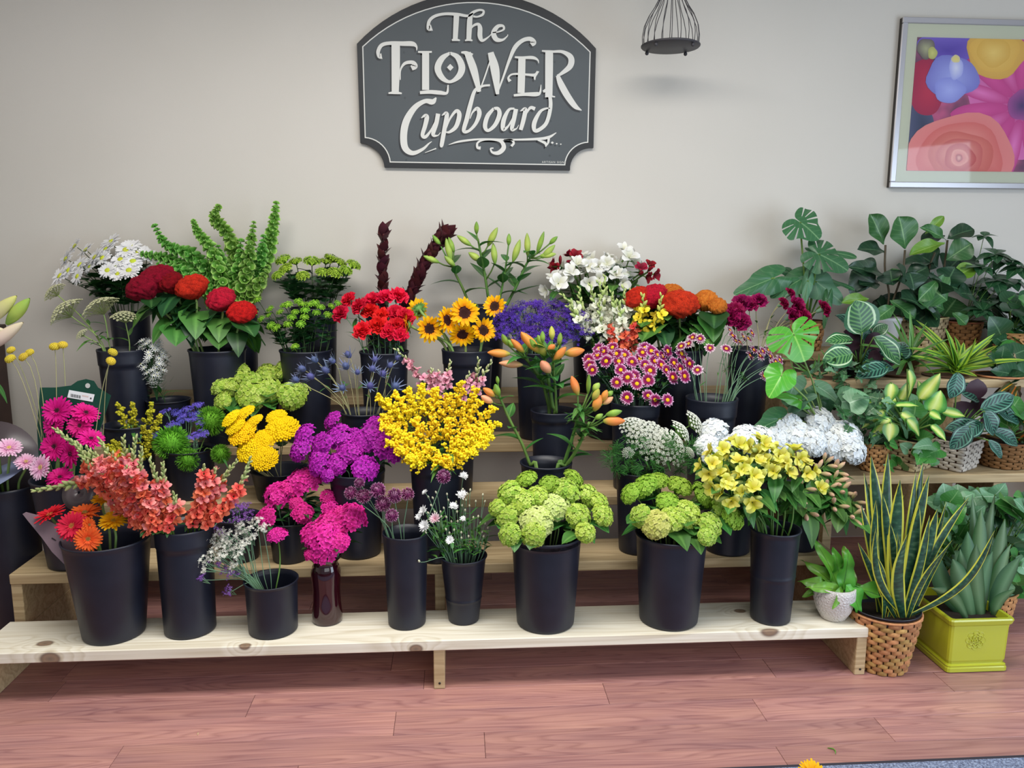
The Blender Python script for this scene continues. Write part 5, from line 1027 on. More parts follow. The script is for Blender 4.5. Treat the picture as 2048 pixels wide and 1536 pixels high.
goldenrod('gold', 'yellow goldenrod plume on the second plank', 'yellow goldenrod plumes', [(752, 790, 800, 850), (770, 798, 815, 850), (788, 783, 825, 840), (815, 776, 838, 838), (842, 768, 852, 835), (870, 776, 868, 835), (898, 786, 885, 845), (922, 762, 908, 835), (962, 800, 915, 860), (990, 812, 930, 870), (1000, 845, 935, 880), (985, 872, 930, 895), (936, 905, 895, 930), (760, 832, 815, 875), (778, 858, 822, 890), (805, 872, 838, 905), (850, 890, 860, 920), (878, 912, 876, 940), (922, 882, 895, 910), (866, 832, 868, 890), (830, 836, 848, 885), (900, 836, 890, 885), (945, 852, 905, 890), (955, 775, 920, 840), (772, 884, 832, 908), (795, 902, 846, 922), (952, 902, 905, 908), (968, 890, 915, 892), (816, 918, 852, 928), (978, 858, 930, 880), (760, 850, 822, 888), (900, 922, 884, 930)], ((246, 206, 16), (252, 224, 50)), 7, 2.7, 15, 26)
goldenrod('olive', 'olive goldenrod spike before the black buckets', 'olive goldenrod spikes', [(234, 803, 262, 880), (265, 803, 268, 880), (306, 803, 285, 880), (322, 828, 295, 890), (286, 850, 280, 905), (300, 860, 290, 920), (225, 880, 262, 925), (212, 890, 250, 920)], ((150, 148, 34), (196, 186, 50)), 8, 2.6, 12, 15, dep=(.02, .1))
# bells of Ireland
def bells():
    B = BK['bell']; rnd = random.Random(12); M_ = [mat('bell_green', (96, 158, 60), .55, .12, .02, .35, ramp=[(0, (58, 112, 36)), (.7, (112, 172, 66)), (1, (178, 216, 124))], trans=.2), m_stem, mat('bell_seed', (150, 190, 110), .6, .05)]
    cup = G(); cup.lathe([(.12, 0), (.34, .25), (.6, .6), (.8, .85)], 7, 0); cup.lathe([(.02, .1), (.2, .2), (.16, .38), (.02, .42)], 5, 2); T = cup.T(); items = []
    for pth, wd in (([(448, 612), (430, 560), (388, 512), (335, 492), (308, 450)], 40), ([(452, 612), (440, 545), (420, 495), (396, 465), (386, 440)], 34), ([(458, 612), (466, 560), (470, 505), (450, 460), (428, 436), (438, 412)], 42), ([(466, 612), (490, 560), (500, 500), (508, 442)], 38), ([(474, 612), (512, 562), (535, 505), (546, 455), (553, 404)], 44), ([(470, 612), (500, 570), (520, 525), (528, 470)], 46), ([(440, 612), (400, 558), (345, 520), (282, 508)], 44), ([(462, 612), (470, 570), (478, 530), (482, 478)], 44), ([(446, 612), (416, 580), (372, 545), (312, 528)], 42), ([(462, 612), (455, 572), (444, 530), (436, 490)], 42), ([(474, 612), (498, 592), (520, 565), (538, 530)], 40)):
        root = spike_root('bells_of_ireland', 'flower', B); y = B.y+rnd.uniform(-.06, .06); W = [w3(p, y-.01*i) for i, p in enumerate(pth)]; S = [np.array(q[:3]) for q in spline([tuple(q) for q in W], 6)]; ax0 = nrm(S[1]-S[0]); pts = stempath(B, S[0], ax0, 3, .3, rnd)
        g = G(); g.tube(pts+S[1:], [px(5, S[0])/2]*len(pts)+[px(5*(1-.7*i/len(S)), S[0])/2 for i in range(1, len(S))], 5); g.obj('stem', m_stem, root); g = G(); tot = sum(np.linalg.norm(S[i+1]-S[i]) for i in range(len(S)-1)); n = int(tot/px(8.5, S[0])); ms = []
        for i in range(n):
            f = (i+.5)/n; k = f*(len(S)-1); j = min(len(S)-2, int(k)); p = S[j]*(1-(k-j))+S[j+1]*(k-j); ax = nrm(S[j+1]-S[j]); s1 = nrm(np.cross(ax, (.1, 1, 0))); s2 = np.cross(ax, s1); s = px(wd, p)*.36*(1.05-.72*f**1.6)*rnd.uniform(.8, 1.15)
            for q in range(4):
                a = 1.57*q+i*.8+rnd.uniform(-.3, .3); out = s1*math.cos(a)+s2*math.sin(a); ms.append((basis(out+ax*(.3+.9*f), rnd.uniform(0, 6))*s, p+out*s*.25))
        g.stamp(T, ms); g.obj('bell_spike', M_, root, 'stuff'); items.append((root, pth[-1][0], pth[-1][1]))
    name_all(items, 'bells of Ireland spike on the top plank', 'bells of Ireland spikes')
bells()
# conebush
m_cone = mat('conebush', (62, 24, 32), .5, .2, .02, .35, ramp=[(0, (44, 18, 24)), (1, (86, 34, 42))], axis='v')
CL = [leafmesh('conebush_leaf', pr_lance, m_cone, 5, 2, d_, .35, 0, .3, 2) for d_ in (-.1, .1)]
for (pth, n, sz, top, lb) in (([(765, 632), (766, 580), (765, 530), (768, 462)], 34, 30, 34, 'slim maroon conebush stem standing upright behind the red carnations'), ([(802, 626), (828, 572), (852, 522), (882, 478)], 70, 34, 44, 'thick maroon conebush stem leaning right to the green lilies')):
    B = BK['leu']; rnd = random.Random(n); root = spike_root('conebush', 'flower', B); tag(root, lb); S = [np.array(q) for q in spline([tuple(w3(p, B.y-.02)) for p in pth], 8)]; pts = stempath(B, S[0], nrm(S[1]-S[0]), 3, .3, rnd); g = G(); g.tube(pts+S[1:], px(6, S[0])/2, 6); g.obj('stem', m_cone, root)
    for i in range(n):
        f = i/n; k = f*(len(S)-1); j = min(len(S)-2, int(k)); p = S[j]*(1-(k-j))+S[j+1]*(k-j); ax = nrm(S[j+1]-S[j]); s1 = nrm(np.cross(ax, (.1, 1, 0))); s2 = np.cross(ax, s1); a = i*2.4; out = s1*math.cos(a)+s2*math.sin(a); last = f > .84
        put_leaf(root, rnd.choice(CL), p, ax*(1.3 if last else 1.3)+out*(.6 if last else .75), -out+ax, px((top if last else sz)*rnd.uniform(.85, 1.1), p), sw=1.2)
# ------------------------------------------------------------------ lilies
def budmesh(nm, ramp_):
    g = G(); V = []; uv = []; n, k = 9, 12
    for i in range(n+1):
        t = i/n; r_ = (math.sin(math.pi*(t*.92+.06))**.75)*.16
        for j in range(k):
            a = 2*math.pi*j/k; rr = r_*(1+.1*abs(math.cos(1.5*a))); V.append((t, rr*math.cos(a), rr*math.sin(a))); uv.append((.5+.5*math.cos(1.5*a), t))
    F = [(i*k+j, i*k+(j+1) % k, (i+1)*k+(j+1) % k, (i+1)*k+j) for i in range(n) for j in range(k)]; g.add(V, F, 0, uv)
    return g.mesh(nm, [mat(nm, ramp_[0][1], .45, .1, .012, .4, ramp=ramp_, trans=.1)])
LB = {'o': budmesh('orange_lily_bud', [(0, (150, 176, 70)), (.25, (226, 164, 74)), (.6, (238, 150, 70)), (1, (226, 140, 60))]), 'p': budmesh('peach_lily_bud', [(0, (206, 190, 110)), (.3, (240, 180, 130)), (1, (236, 164, 120))]), 'g': budmesh('green_lily_bud', [(0, (104, 148, 56)), (.5, (150, 186, 74)), (1, (110, 152, 60))]), 'y': budmesh('half_green_lily_bud', [(0, (124, 160, 60)), (.5, (206, 190, 90)), (1, (170, 176, 66))]), 'l': budmesh('pale_green_lily_bud', [(0, (128, 168, 66)), (.5, (188, 206, 96)), (1, (150, 180, 80))])}
def lily(key, path, buds, leaves, label, w=6, dy=0., lsz=60, dy_end=-.03, tuft=0):
    B = BK[key]; rnd = random.Random(int(path[0][0]*3+path[0][1])); root = spike_root('lily_stem', 'flower', B); tag(root, label, group=None); n = len(path)
    W = [w3(p, B.y+dy+dy_end*i/(n-1)) for i, p in enumerate(path)]; S = [np.array(q) for q in spline([tuple(q) for q in W], 6)]; pts = stempath(B, S[0], nrm(S[1]-S[0]), 3, .3, rnd); g = G(); g.tube(pts+S[1:], [px(w, S[0])/2]*(len(pts))+[px(w*(1-.35*i/len(S)), S[0])/2 for i in range(1, len(S))], 7); g.obj('stem', m_stem, root)
    yb = B.y+dy+dy_end; end = S[-1]
    for (u0, v0, u1, v1, wd, c) in buds:
        a, b_ = w3((u0, v0), yb-.01), w3((u1, v1), yb-.02+rnd.uniform(-.02, .01)); L_ = np.linalg.norm(b_-a); x = nrm(b_-a); y = nrm(np.cross((0.2, 0, 1) if abs(x[2]) < .9 else (0, 1, 0), x)); z = np.cross(x, y); ww = px(wd, a)/(.32)
        place('bud', LB[c], root, np.stack([x, y, z], 1), a, (L_, ww, ww)); j = min(range(len(S)), key=lambda i: np.linalg.norm(S[i]-a)); s0 = S[max(0, j-3)]
        g = G(); g.tube([s0, s0*.4+a*.6+np.array([0, 0, -.004]), a+x*L_*.05], px(3.2, a)/2, 5); g.obj('bud_stalk', m_stem, root)
    for i in range(leaves):
        f = .12+.86*(i+.5)/leaves; k = f*(len(S)-1); j = min(len(S)-2, int(k)); p = S[j]*(1-(k-j))+S[j+1]*(k-j); ax = nrm(S[j+1]-S[j]); a = i*2.4+rnd.uniform(-.4, .4); out = np.array([math.cos(a), math.sin(a)*.8-.15, 0]); put_leaf(root, rnd.choice(LF['lily']), p, out+ax*.7, (0, 0, 1), px(lsz*(1-.35*f)*rnd.uniform(.8, 1.15), p))
    for i in range(tuft): a = i*2.4; out = np.array([math.cos(a), math.sin(a), .5]); put_leaf(root, rnd.choice(LF['grass']), end-nrm(S[-1]-S[-2])*px(rnd.uniform(0, 50), end), out, (0, 0, 1), px(30*rnd.uniform(.7, 1.2), end), sw=1.6)
    return root
gl = 'green lily stem, '
lily('glil', [(938, 608), (926, 578), (911, 548), (898, 520)], [(878, 525, 847, 512, 11, 'l'), (882, 492, 865, 470, 9, 'g'), (902, 522, 892, 476, 13, 'l'), (908, 505, 897, 474, 10, 'g'), (910, 533, 889, 512, 11, 'l')], 4, gl+'leftmost, leaning toward the maroon conebush', 6)
lily('glil', [(978, 606), (970, 552), (961, 505), (956, 478)], [(953, 468, 953, 443, 9, 'g'), (942, 491, 914, 471, 11, 'l'), (962, 522, 937, 505, 13, 'l'), (976, 492, 995, 455, 13, 'l'), (990, 528, 986, 486, 12, 'l')], 7, gl+'tallest, with a small bud at its top', 6)
lily('glil', [(998, 606), (1007, 560), (1014, 516)], [(1017, 491, 1018, 467, 9, 'g'), (1026, 523, 1040, 479, 13, 'l')], 7, gl+'short, with two buds, between tallest and rightmost', 5)
lily('glil', [(1013, 610), (1034, 570), (1052, 530), (1068, 505)], [(1055, 511, 1054, 466, 12, 'l'), (1074, 506, 1088, 463, 10, 'g'), (1099, 488, 1115, 473, 9, 'g'), (1084, 516, 1110, 490, 12, 'l'), (1080, 512, 1112, 508, 11, 'l')], 8, gl+'rightmost, leaning toward the white alstroemeria', 6)
ol = 'orange lily stem on the third plank, '
lily('lil3', [(1098, 812), (1085, 765), (1062, 730), (1040, 705)], [(1048, 705, 1022, 678, 13, 'o'), (1058, 690, 1042, 664, 13, 'o'), (1020, 708, 975, 705, 16, 'o'), (1045, 730, 998, 726, 15, 'p'), (1015, 690, 1004, 668, 11, 'g'), (1032, 695, 1015, 680, 12, 'g')], 9, ol+'leaning left with a long horizontal bud', 8, .02, 74)
lily('lil3', [(1105, 812), (1098, 765), (1090, 725), (1082, 695)], [(1080, 706, 1042, 664, 18, 'o'), (1092, 712, 1076, 688, 15, 'y'), (1086, 690, 1075, 670, 11, 'g'), (1072, 700, 1060, 678, 12, 'g')], 8, ol+'upright in the middle of its bunch', 8, .0, 70)
lily('lil3', [(1113, 825), (1111, 780), (1107, 735), (1105, 700)], [(1100, 745, 1082, 722, 19, 'p'), (1104, 680, 1103, 652, 12, 'y'), (1118, 690, 1121, 665, 10, 'g'), (1108, 722, 1132, 694, 15, 'o'), (1130, 708, 1169, 700, 18, 'o'), (1096, 700, 1110, 690, 12, 'o'), (1085, 685, 1085, 662, 10, 'g')], 8, ol+'single clear stem with a bud pointing right', 6, -.06, 60)
lily('lil2', [(1060, 930), (1045, 890), (1022, 845), (1004, 805), (996, 785)], [(998, 792, 990, 768, 13, 'g'), (996, 768, 994, 752, 7, 'g'), (990, 792, 966, 776, 13, 'o'), (985, 805, 962, 792, 14, 'p')], 7, 'lily stem leaning far left before the goldenrod', 7, .02, 56)
lily('lil2', [(1128, 928), (1140, 890), (1152, 850), (1160, 815)], [(1156, 790, 1143, 752, 16, 'o'), (1176, 788, 1178, 748, 9, 'g'), (1186, 782, 1199, 766, 13, 'l'), (1186, 800, 1198, 778, 13, 'y'), (1188, 822, 1201, 790, 18, 'o'), (1204, 802, 1214, 780, 13, 'o'), (1206, 808, 1226, 794, 12, 'p'), (1214, 792, 1226, 782, 10, 'g')], 6, 'lily stem with a cluster of orange buds, right of empty lily bucket', 8, .0, 50, -.08, 22)
lily('lil2', [(1132, 932), (1150, 905), (1166, 872), (1178, 845)], [(1212, 830, 1244, 822, 13, 'g'), (1206, 842, 1250, 842, 18, 'o'), (1190, 838, 1206, 828, 10, 'g')], 5, 'lily stem with one orange bud pointing right at the white lace flower', 8, -.02, 46, -.1, 20)
# ------------------------------------------------------------------ alstroemeria
def alstro(key, L_, kind, base, group, nb, s, seed, budk=None, nleaf=6, dep=(.05, .1), lsz=46, droop=-.35):
    """L_ = stem tops (u, v); each carries nb blooms"""
    B = BK[key]; rnd = random.Random(seed); items = []; vs = [l[1] for l in L_]; v0, v1 = min(vs), max(vs)
    for l in L_:
        u, v = l[:2]; kd = l[2] if len(l) > 2 and l[2] else kind; k_ = l[3] if len(l) > 3 else nb; t = (v-v0)/(v1-v0+1e-6); p = w3((u, v), B.y+dep[0]-(dep[0]+dep[1])*t); root = spike_root('alstroemeria', 'flower', B)
        ou = np.array([p[0]-B.x, p[1]-B.y, 0]); d = nrm(ou*5+np.array([0, -.5, .8])); b0 = p-d*px(s*1.1, p); pts = stempath(B, b0, d if d[2] > 0 else np.array([d[0], d[1], .3]), 7, .35, rnd)
        g = G(); g.tube(pts, px(4, p)/2, 5); g.obj('stem', m_stem, root); R = basis(d, rnd.uniform(0, 6))
        for i in range(k_+(2 if budk else 0)):
            a = i*2.4; isb = i >= k_; q = .95 if k_ > 1 else .2; dd = nrm(R@np.array([math.cos(a)*q, math.sin(a)*q, 1.0 if not isb else .8])); e = b0+dd*px(s*1.15, p)
            g = G(); g.tube([b0, b0*.5+e*.5, e], px(2, p)/2, 4); g.obj('stalk', m_stem, root); hd = ('abud_'+budk) if isb else 'alstro_'+kd if kd in ('yellow', 'white', 'red') else 'abud_'+kd; me = rnd.choice(HEADS[hd])[0][1]
            ss = px(s*rnd.uniform(.85, 1.1), p)*(1 if 'abud' not in hd else .75); place('bud' if 'abud' in hd else 'bloom', me, root, basis(dd+np.array([0, -.35 if not isb else 0, 0]), rnd.uniform(0, 6)), e, ss)
        for i in range(nleaf):
            f = .3+.7*(i+.5)/nleaf; q, tg = at_path(pts, min(.99, f)); a = i*2.4+rnd.random(); put_leaf(root, rnd.choice(LF['lance']), q, np.array([math.cos(a), math.sin(a)-.3, droop+rnd.uniform(-.3, .5)]), (0, 0, 1), px(lsz*rnd.uniform(.7, 1.15), q), sw=1.1)
        items.append((root, u, v))
    name_all(items, base, group)
alstro('als', [(1462, 893), (1430, 905), (1512, 885), (1548, 900), (1410, 934), (1468, 935), (1435, 962), (1510, 935), (1560, 935), (1492, 955), (1455, 988), (1498, 990), (1600, 908), (1620, 938), (1580, 920), (1532, 905)], 'yellow', 'yellow alstroemeria stem', 'yellow alstroemeria', 3, 19, 3, 'green', 5, (.06, .1), 52)
alstro('als2', [(1646, 935), (1663, 920), (1686, 935), (1682, 958), (1696, 980), (1720, 1000), (1718, 1032), (1612, 972), (1618, 1022), (1640, 980, 'yellow', 1), (1598, 1000, 'yellow', 1), (1665, 975), (1680, 1010)], 'pink', 'pink budded alstroemeria stem', 'pink budded alstroemeria', 3, 17, 4, None, 8, (.03, .22), 56, -.55)
alstro('wal', [(1140, 536), (1102, 568), (1182, 552), (1200, 522), (1232, 537), (1247, 552), (1262, 508), (1222, 522), (1165, 524), (1270, 520), (1205, 545), (1125, 550)], 'white', 'white alstroemeria stem on the top plank', 'white alstroemeria, top plank', 3, 19, 5, None, 5, (.03, .07), 42, .1)
alstro('wal', [(1110, 526), (1141, 512), (1290, 542), (1308, 538)], 'red', 'dark red alstroemeria stem on the top plank', 'dark red alstroemeria', 2, 14, 6, 'red', 5, (.04, .04), 40, .1)
# ------------------------------------------------------------------ gerberas
def gerb(key, L_, base, group, seed, bend=.35):
    B = BK[key]; rnd = random.Random(seed); items = []
    for (u, v, s, c, d, dy) in L_:
        p = w3((u, v), B.y+dy); k = px(s, p); d = nrm(d); root = spike_root('gerbera', 'flower', B); pts = stempath(B, p-d*k*.2, np.array([d[0]*.6, d[1]*.6, .7]), 8, bend, rnd); g = G(); g.tube(pts, px(5, p)/2, 6); g.obj('stem', m_stemp, root); head_objs(root, 'gerbera_'+c, p, d, k, rnd); items.append((root, u, v, c))
    return items
def tagall(items, labels, group):
    for (r_, u, v, c), lb in zip(items, labels): tag(r_, lb, group=group)
it = gerb('ger', [(100, 1030, 32, 'red', (-.3, -.25, 1), .0), (144, 1052, 31, 'red', (.1, -.9, .55), -.05), (170, 1026, 31, 'orange', (.05, -.3, 1), .02), (176, 1078, 27, 'orange', (.35, -.8, .15), -.08), (227, 1042, 29, 'yellow', (.15, -.35, 1), -.02), (178, 1050, 17, 'orange', (.8, -.2, .4), -.06), (205, 1000, 22, 'yellow', (.2, -.1, 1), .07)], '', '', 3)
tagall(it, ['red gerbera leaning left behind the grey card in the front left bucket', 'red gerbera facing out of the front left bucket', 'orange gerbera seen edge-on at the back of the front left bucket', 'orange-red gerbera hanging low over the grey card', 'yellow gerbera at the right of the front left bucket', 'small orange-red gerbera turned aside beside the red one', 'yellow gerbera half hidden under the coral snapdragons'], 'gerberas in the front left bucket')
it = gerb('pinkger', [(115, 822, 31, 'magenta', (.0, -.9, .4), .01), (172, 826, 28, 'magenta', (.45, -.5, .8), .02), (108, 850, 26, 'magenta', (-.3, -.8, .4), -.005), (160, 852, 26, 'magenta', (.1, -.8, .5), -.01), (110, 893, 30, 'magenta', (-.1, -.9, .3), -.03), (142, 908, 30, 'magenta', (-.5, -.8, .2), -.06), (182, 878, 27, 'magenta', (.4, -.5, .9), -.04), (120, 955, 26, 'magenta', (.1, -.6, .8), -.07), (82, 935, 27, 'pink', (-.4, -.8, .4), -.09), ], '', '', 4)
it += gerb('floorb', [(18, 896, 25, 'pink', (.3, -.6, .8), -.09), (52, 924, 22, 'pink', (.3, -.5, .9), -.08)], '', '', 14)
tagall(it, ['magenta gerbera flat against the green card, uppermost', 'magenta gerbera tilted right below the white sticker', 'magenta gerbera at left edge of the green card, below the uppermost', 'magenta gerbera in the middle of the green card', 'dark magenta gerbera low on the green card', 'bright magenta gerbera facing left above the snapdragon tips', 'bright magenta gerbera right below the green card', 'magenta gerbera at the bucket rim behind snapdragons', 'pale pink gerbera facing left beside the magenta ones', 'white-pink gerbera at the left edge behind the blue-grey sheet', 'white-pink gerbera between the blue-grey sheet and the pale pink one'], 'gerberas in the left bucket')
# billy buttons
stems('billy_button', 'flower', 'yellow button flower at the far left', 'yellow button flowers', 'pinkger', [(20, 698, 9), (18, 715, 11), (44, 712, 10), (57, 703, 9.5), (109, 690, 11), (125, 687, 10), (227, 702, 10), (223, 720, 10)], 'billy', 1.5, m_stembr, None, a=(.7, 1, .3), dep=(.06, .02), off=.3, bend=.2, seed=41, spread=.5)
# cards and sheets of the gerbera bunches
def card(nm, pts, y0, y1, th, m, label, cat, group=None, hole=None):
    """flat card: px outline on a plane from y0 (first v) to y1 (last v)"""
    vs = [p[1] for p in pts]; va, vb = min(vs), max(vs); f = lambda p: w3(p, y0+(y1-y0)*(p[1]-va)/(vb-va)); V = [f(p) for p in pts]; n = len(V); c_ = sum(V)/n
    root = empty(nm, c_, label, cat, group); g = G(); N_ = nrm(np.cross(V[n//3]-V[0], V[2*n//3]-V[0])); 
    g.add([*V, *[v+N_*th for v in V]], [tuple(range(n)), tuple(range(2*n-1, n-1, -1))]+[(i, (i+1) % n, (i+1) % n+n, i+n) for i in range(n)]); g.fix = True; g.obj('sheet', m, root, smooth=False); return root, f, N_
m_card = mat('green_card', (18, 66, 52), .28, 0, 0, .5); B = BK['pinkger']
r, f, N_ = card('gerbera_card', [(80, 775), (110, 775), (142, 771), (155, 762), (172, 758), (188, 762), (196, 775), (222, 791), (205, 845), (186, 900), (176, 960), (80, 960), (74, 860)], B.y+.05, B.y+.03, .0012, m_card, 'dark green plastic gerbera card with hanging hole and white price sticker', 'card')
def on_card(nm, pts, col, f, dz, root, rough=.6):
    V = [f(p)+np.array([0, -dz, dz*.3]) for p in pts]; g = G(); g.add(V, [tuple(range(len(V)))]); return g.obj(nm, mat(nm+str(col), col, rough, 0, 0), root, smooth=False)
on_card('sticker', [(139, 780), (190, 789), (186, 804), (135, 795)], (226, 230, 232), f, .0022, r)
for i in range(12): u = 142+i*1.7; on_card('barcode', [(u, 787.6+i*.3), (u+(1.1 if i % 3 else .6), 787.7+i*.3), (u+(.9 if i % 3 else .4), 794+i*.3), (u-.2, 793.8+i*.3)], (50, 52, 56), f, .0026, r)
on_card('print_line', [(165, 790), (178, 792.3), (177.6, 795), (164.6, 792.7)], (214, 196, 190), f, .0026, r); on_card('print_line', [(181, 795), (184, 795.6), (183.5, 799), (180.5, 798.4)], (70, 72, 76), f, .0026, r)
on_card('hanging_hole', [(176+5*math.cos(t), 771.5+5*math.sin(t)) for t in np.linspace(0, 6.1, 16)], (186, 188, 184), f, .0022, r)
m_gcard = mat('grey_card', (128, 108, 116), .5, 0, 0, .35, noise=.06, nscale=6); B = BK['ger']
r, f, N_ = card('grey_card', [(45, 1028), (52, 1024), (75, 1030), (120, 1054), (160, 1080), (182, 1108), (172, 1130), (130, 1130), (104, 1104), (84, 1076), (56, 1042)], B.y-.01, B.y-.055, .0012, m_gcard, 'grey mauve gerbera card sticking up out of the front left bucket', 'card')
on_card('slit', [(105, 1075), (114, 1081), (111, 1081.5), (103, 1076.5)], (30, 26, 30), f, .0022, r)
def disc(nm, u, v, ru, rv, y, th, m, label, tilt, hole=False):
    c_ = w3((u, v), y); root = empty(nm, c_, label, 'card'); R = basis(nrm(tilt), 0); g = G(); rad = px(ru, c_); pr = [(.08 if hole else .0005, 0), (1, 0), (1, th/rad), (.08 if hole else .0005, th/rad)]+([(.08, 0)] if hole else [])
    g.lathe([(a*rad, z*rad) for a, z in pr], 40); place('disc', g.mesh('disc', [m]), root, R, c_); return root
m_dk = mat('dark_card', (84, 74, 78), .3, 0, 0, .5); m_bl = mat('blue_grey_sheet', (112, 122, 150), .55, 0, 0, .3)
disc('round_card', 158, 985, 36, 36, BK['ger'].y+.1, .0012, m_dk, 'round dark grey gerbera card with a centre hole under the coral snapdragons', (-.2, -1, .45), True)
disc('round_card', -12, 930, 88, 84, BK['floorb'].y+.06, .0012, m_dk, 'big round mauve card cut by the left photo edge', (.1, -1, .2))
disc('round_sheet', -22, 955, 84, 60, BK['floorb'].y-.02, .0015, m_bl, 'blue-grey sheet cut by the left photo edge', (-.35, -.25, 1))
# lily at the left edge
B = BK['floorb']; root = spike_root('lily_stem', 'flower', B); tag(root, 'pale lily stem with large green-yellow buds at the left photo edge'); yb = B.y-.03
S = [w3(p, yb) for p in ((2, 960), (-8, 860), (-18, 760), (-20, 680), (-14, 640))]; pts = stempath(B, S[0], (0, 0, 1), 3, .2, rnd=random.Random(1)); g = G(); g.tube(pts+[np.array(q) for q in spline([tuple(s_) for s_ in S], 5)][1:], px(6, S[0])/2, 6); g.obj('stem', m_stem, root)
LB['c'] = budmesh('cream_lily_bud', [(0, (150, 180, 90)), (.4, (220, 214, 160)), (1, (206, 210, 120))]); LB['w'] = budmesh('blush_lily_petal', [(0, (214, 190, 180)), (.5, (236, 214, 196)), (1, (216, 206, 170))])
for (u0, v0, u1, v1, wd, c_) in ((-30, 648, 33, 592, 25, 'c'), (14, 648, 59, 597, 23, 'l'), (-30, 700, 46, 645, 24, 'w'), (-30, 660, 12, 662, 16, 'w')):
    a, b_ = w3((u0, v0), yb), w3((u1, v1), yb-.02); x = nrm(b_-a); y = nrm(np.cross((0, 0, 1), x)); ww = px(wd, a)/.32; place('bud', LB[c_], root, np.stack([x, y, np.cross(x, y)], 1), a, (np.linalg.norm(b_-a), ww, ww))
for d in ((.5, -.2, -.25), (-.5, -.3, .3)): put_leaf(root, LF['grass'][1], S[2], d, (0, 0, 1), px(52, S[1]))
# yellow flower peeping in at the bottom edge
p = np.array(P(1625, 1548, -.72)); root = empty('bottom_flower', (p[0], p[1], .001), 'bright yellow flower tip at the bottom edge of the photo, over the mat', 'flower')
g = G(); g.tube([(p[0], p[1], .0085), (p[0]+.005, p[1], p[2]*.5), tuple(p-np.array([0, 0, .004]))], .0028, 6); g.obj('stem', m_stem, root); head_objs(root, 'gerbera_yellow', p, (.1, -.55, .8), px(30, p), random.Random(3))
p = np.array(Pz(1667, 1501, .003)); g = G(); g.tube([p+np.array([-.012, .014, 0]), p+np.array([.002, .008, .001]), p+np.array([.004, -.004, .001]), p+np.array([-.002, -.016, 0])], [.0012, .0022, .002, .0008], 5); o = g.obj('leaf_scrap', m_leafl); tag(o, 'small curled green leaf scrap lying on the floor before the mat', 'leaf')
p = np.array(Pz(396, 1467, .002)); g = G(); g.tube([p+np.array([-.001, .005, 0]), p, p+np.array([.001, -.007, 0])], [.0012, .002, .001], 5); o = g.obj('petal_scrap', mat('scrap', (206, 180, 140))); tag(o, 'tiny pale petal scrap lying on the floor at left', 'petal')
# ------------------------------------------------------------------ potted plants at the right
def stripe_mat(name, dark, light, margin, n=9., slant=2.6, edge=.82, line=None, rough=.38):
    m, N, L, b = node_mat(name, rough, .45); uv = N.new('ShaderNodeUVMap'); uv.uv_map = 'uv'; sx = N.new('ShaderNodeSeparateXYZ'); L.new(uv.outputs[0], sx.inputs[0])
    au = math_(N, L, 'MULTIPLY', math_(N, L, 'ABSOLUTE', math_(N, L, 'SUBTRACT', sx.outputs[0], .5)), 2.)
    f = math_(N, L, 'FRACT', math_(N, L, 'SUBTRACT', math_(N, L, 'MULTIPLY', sx.outputs[1], n), math_(N, L, 'MULTIPLY', au, slant)))
    c = ramp(N, L, f, [(0, dark), (.4, dark), (.52, light), (.8, light), (.95, dark)])
    mid = ramp(N, L, au, [(0, (255, 255, 255)), (.07, (0, 0, 0))]); c = mix(N, L, mid, c, lin(light))
    if line: c = mix(N, L, ramp(N, L, au, [(edge-.16, (0, 0, 0)), (edge-.1, (255, 255, 255)), (edge-.02, (255, 255, 255)), (edge, (0, 0, 0))]), c, lin(line))
    c = mix(N, L, ramp(N, L, au, [(edge, (0, 0, 0)), (edge+.03, (255, 255, 255))]), c, lin(margin))
    oi = N.new('ShaderNodeObjectInfo'); mr = N.new('ShaderNodeMapRange'); mr.inputs[3].default_value = .7; mr.inputs[4].default_value = 1.15; L.new(oi.outputs['Random'], mr.inputs[0]); hs = N.new('ShaderNodeHueSaturation'); L.new(c, hs.inputs['Color']); L.new(mr.outputs[0], hs.inputs['Value']); L.new(hs.outputs[0], b.inputs['Base Color']); return m
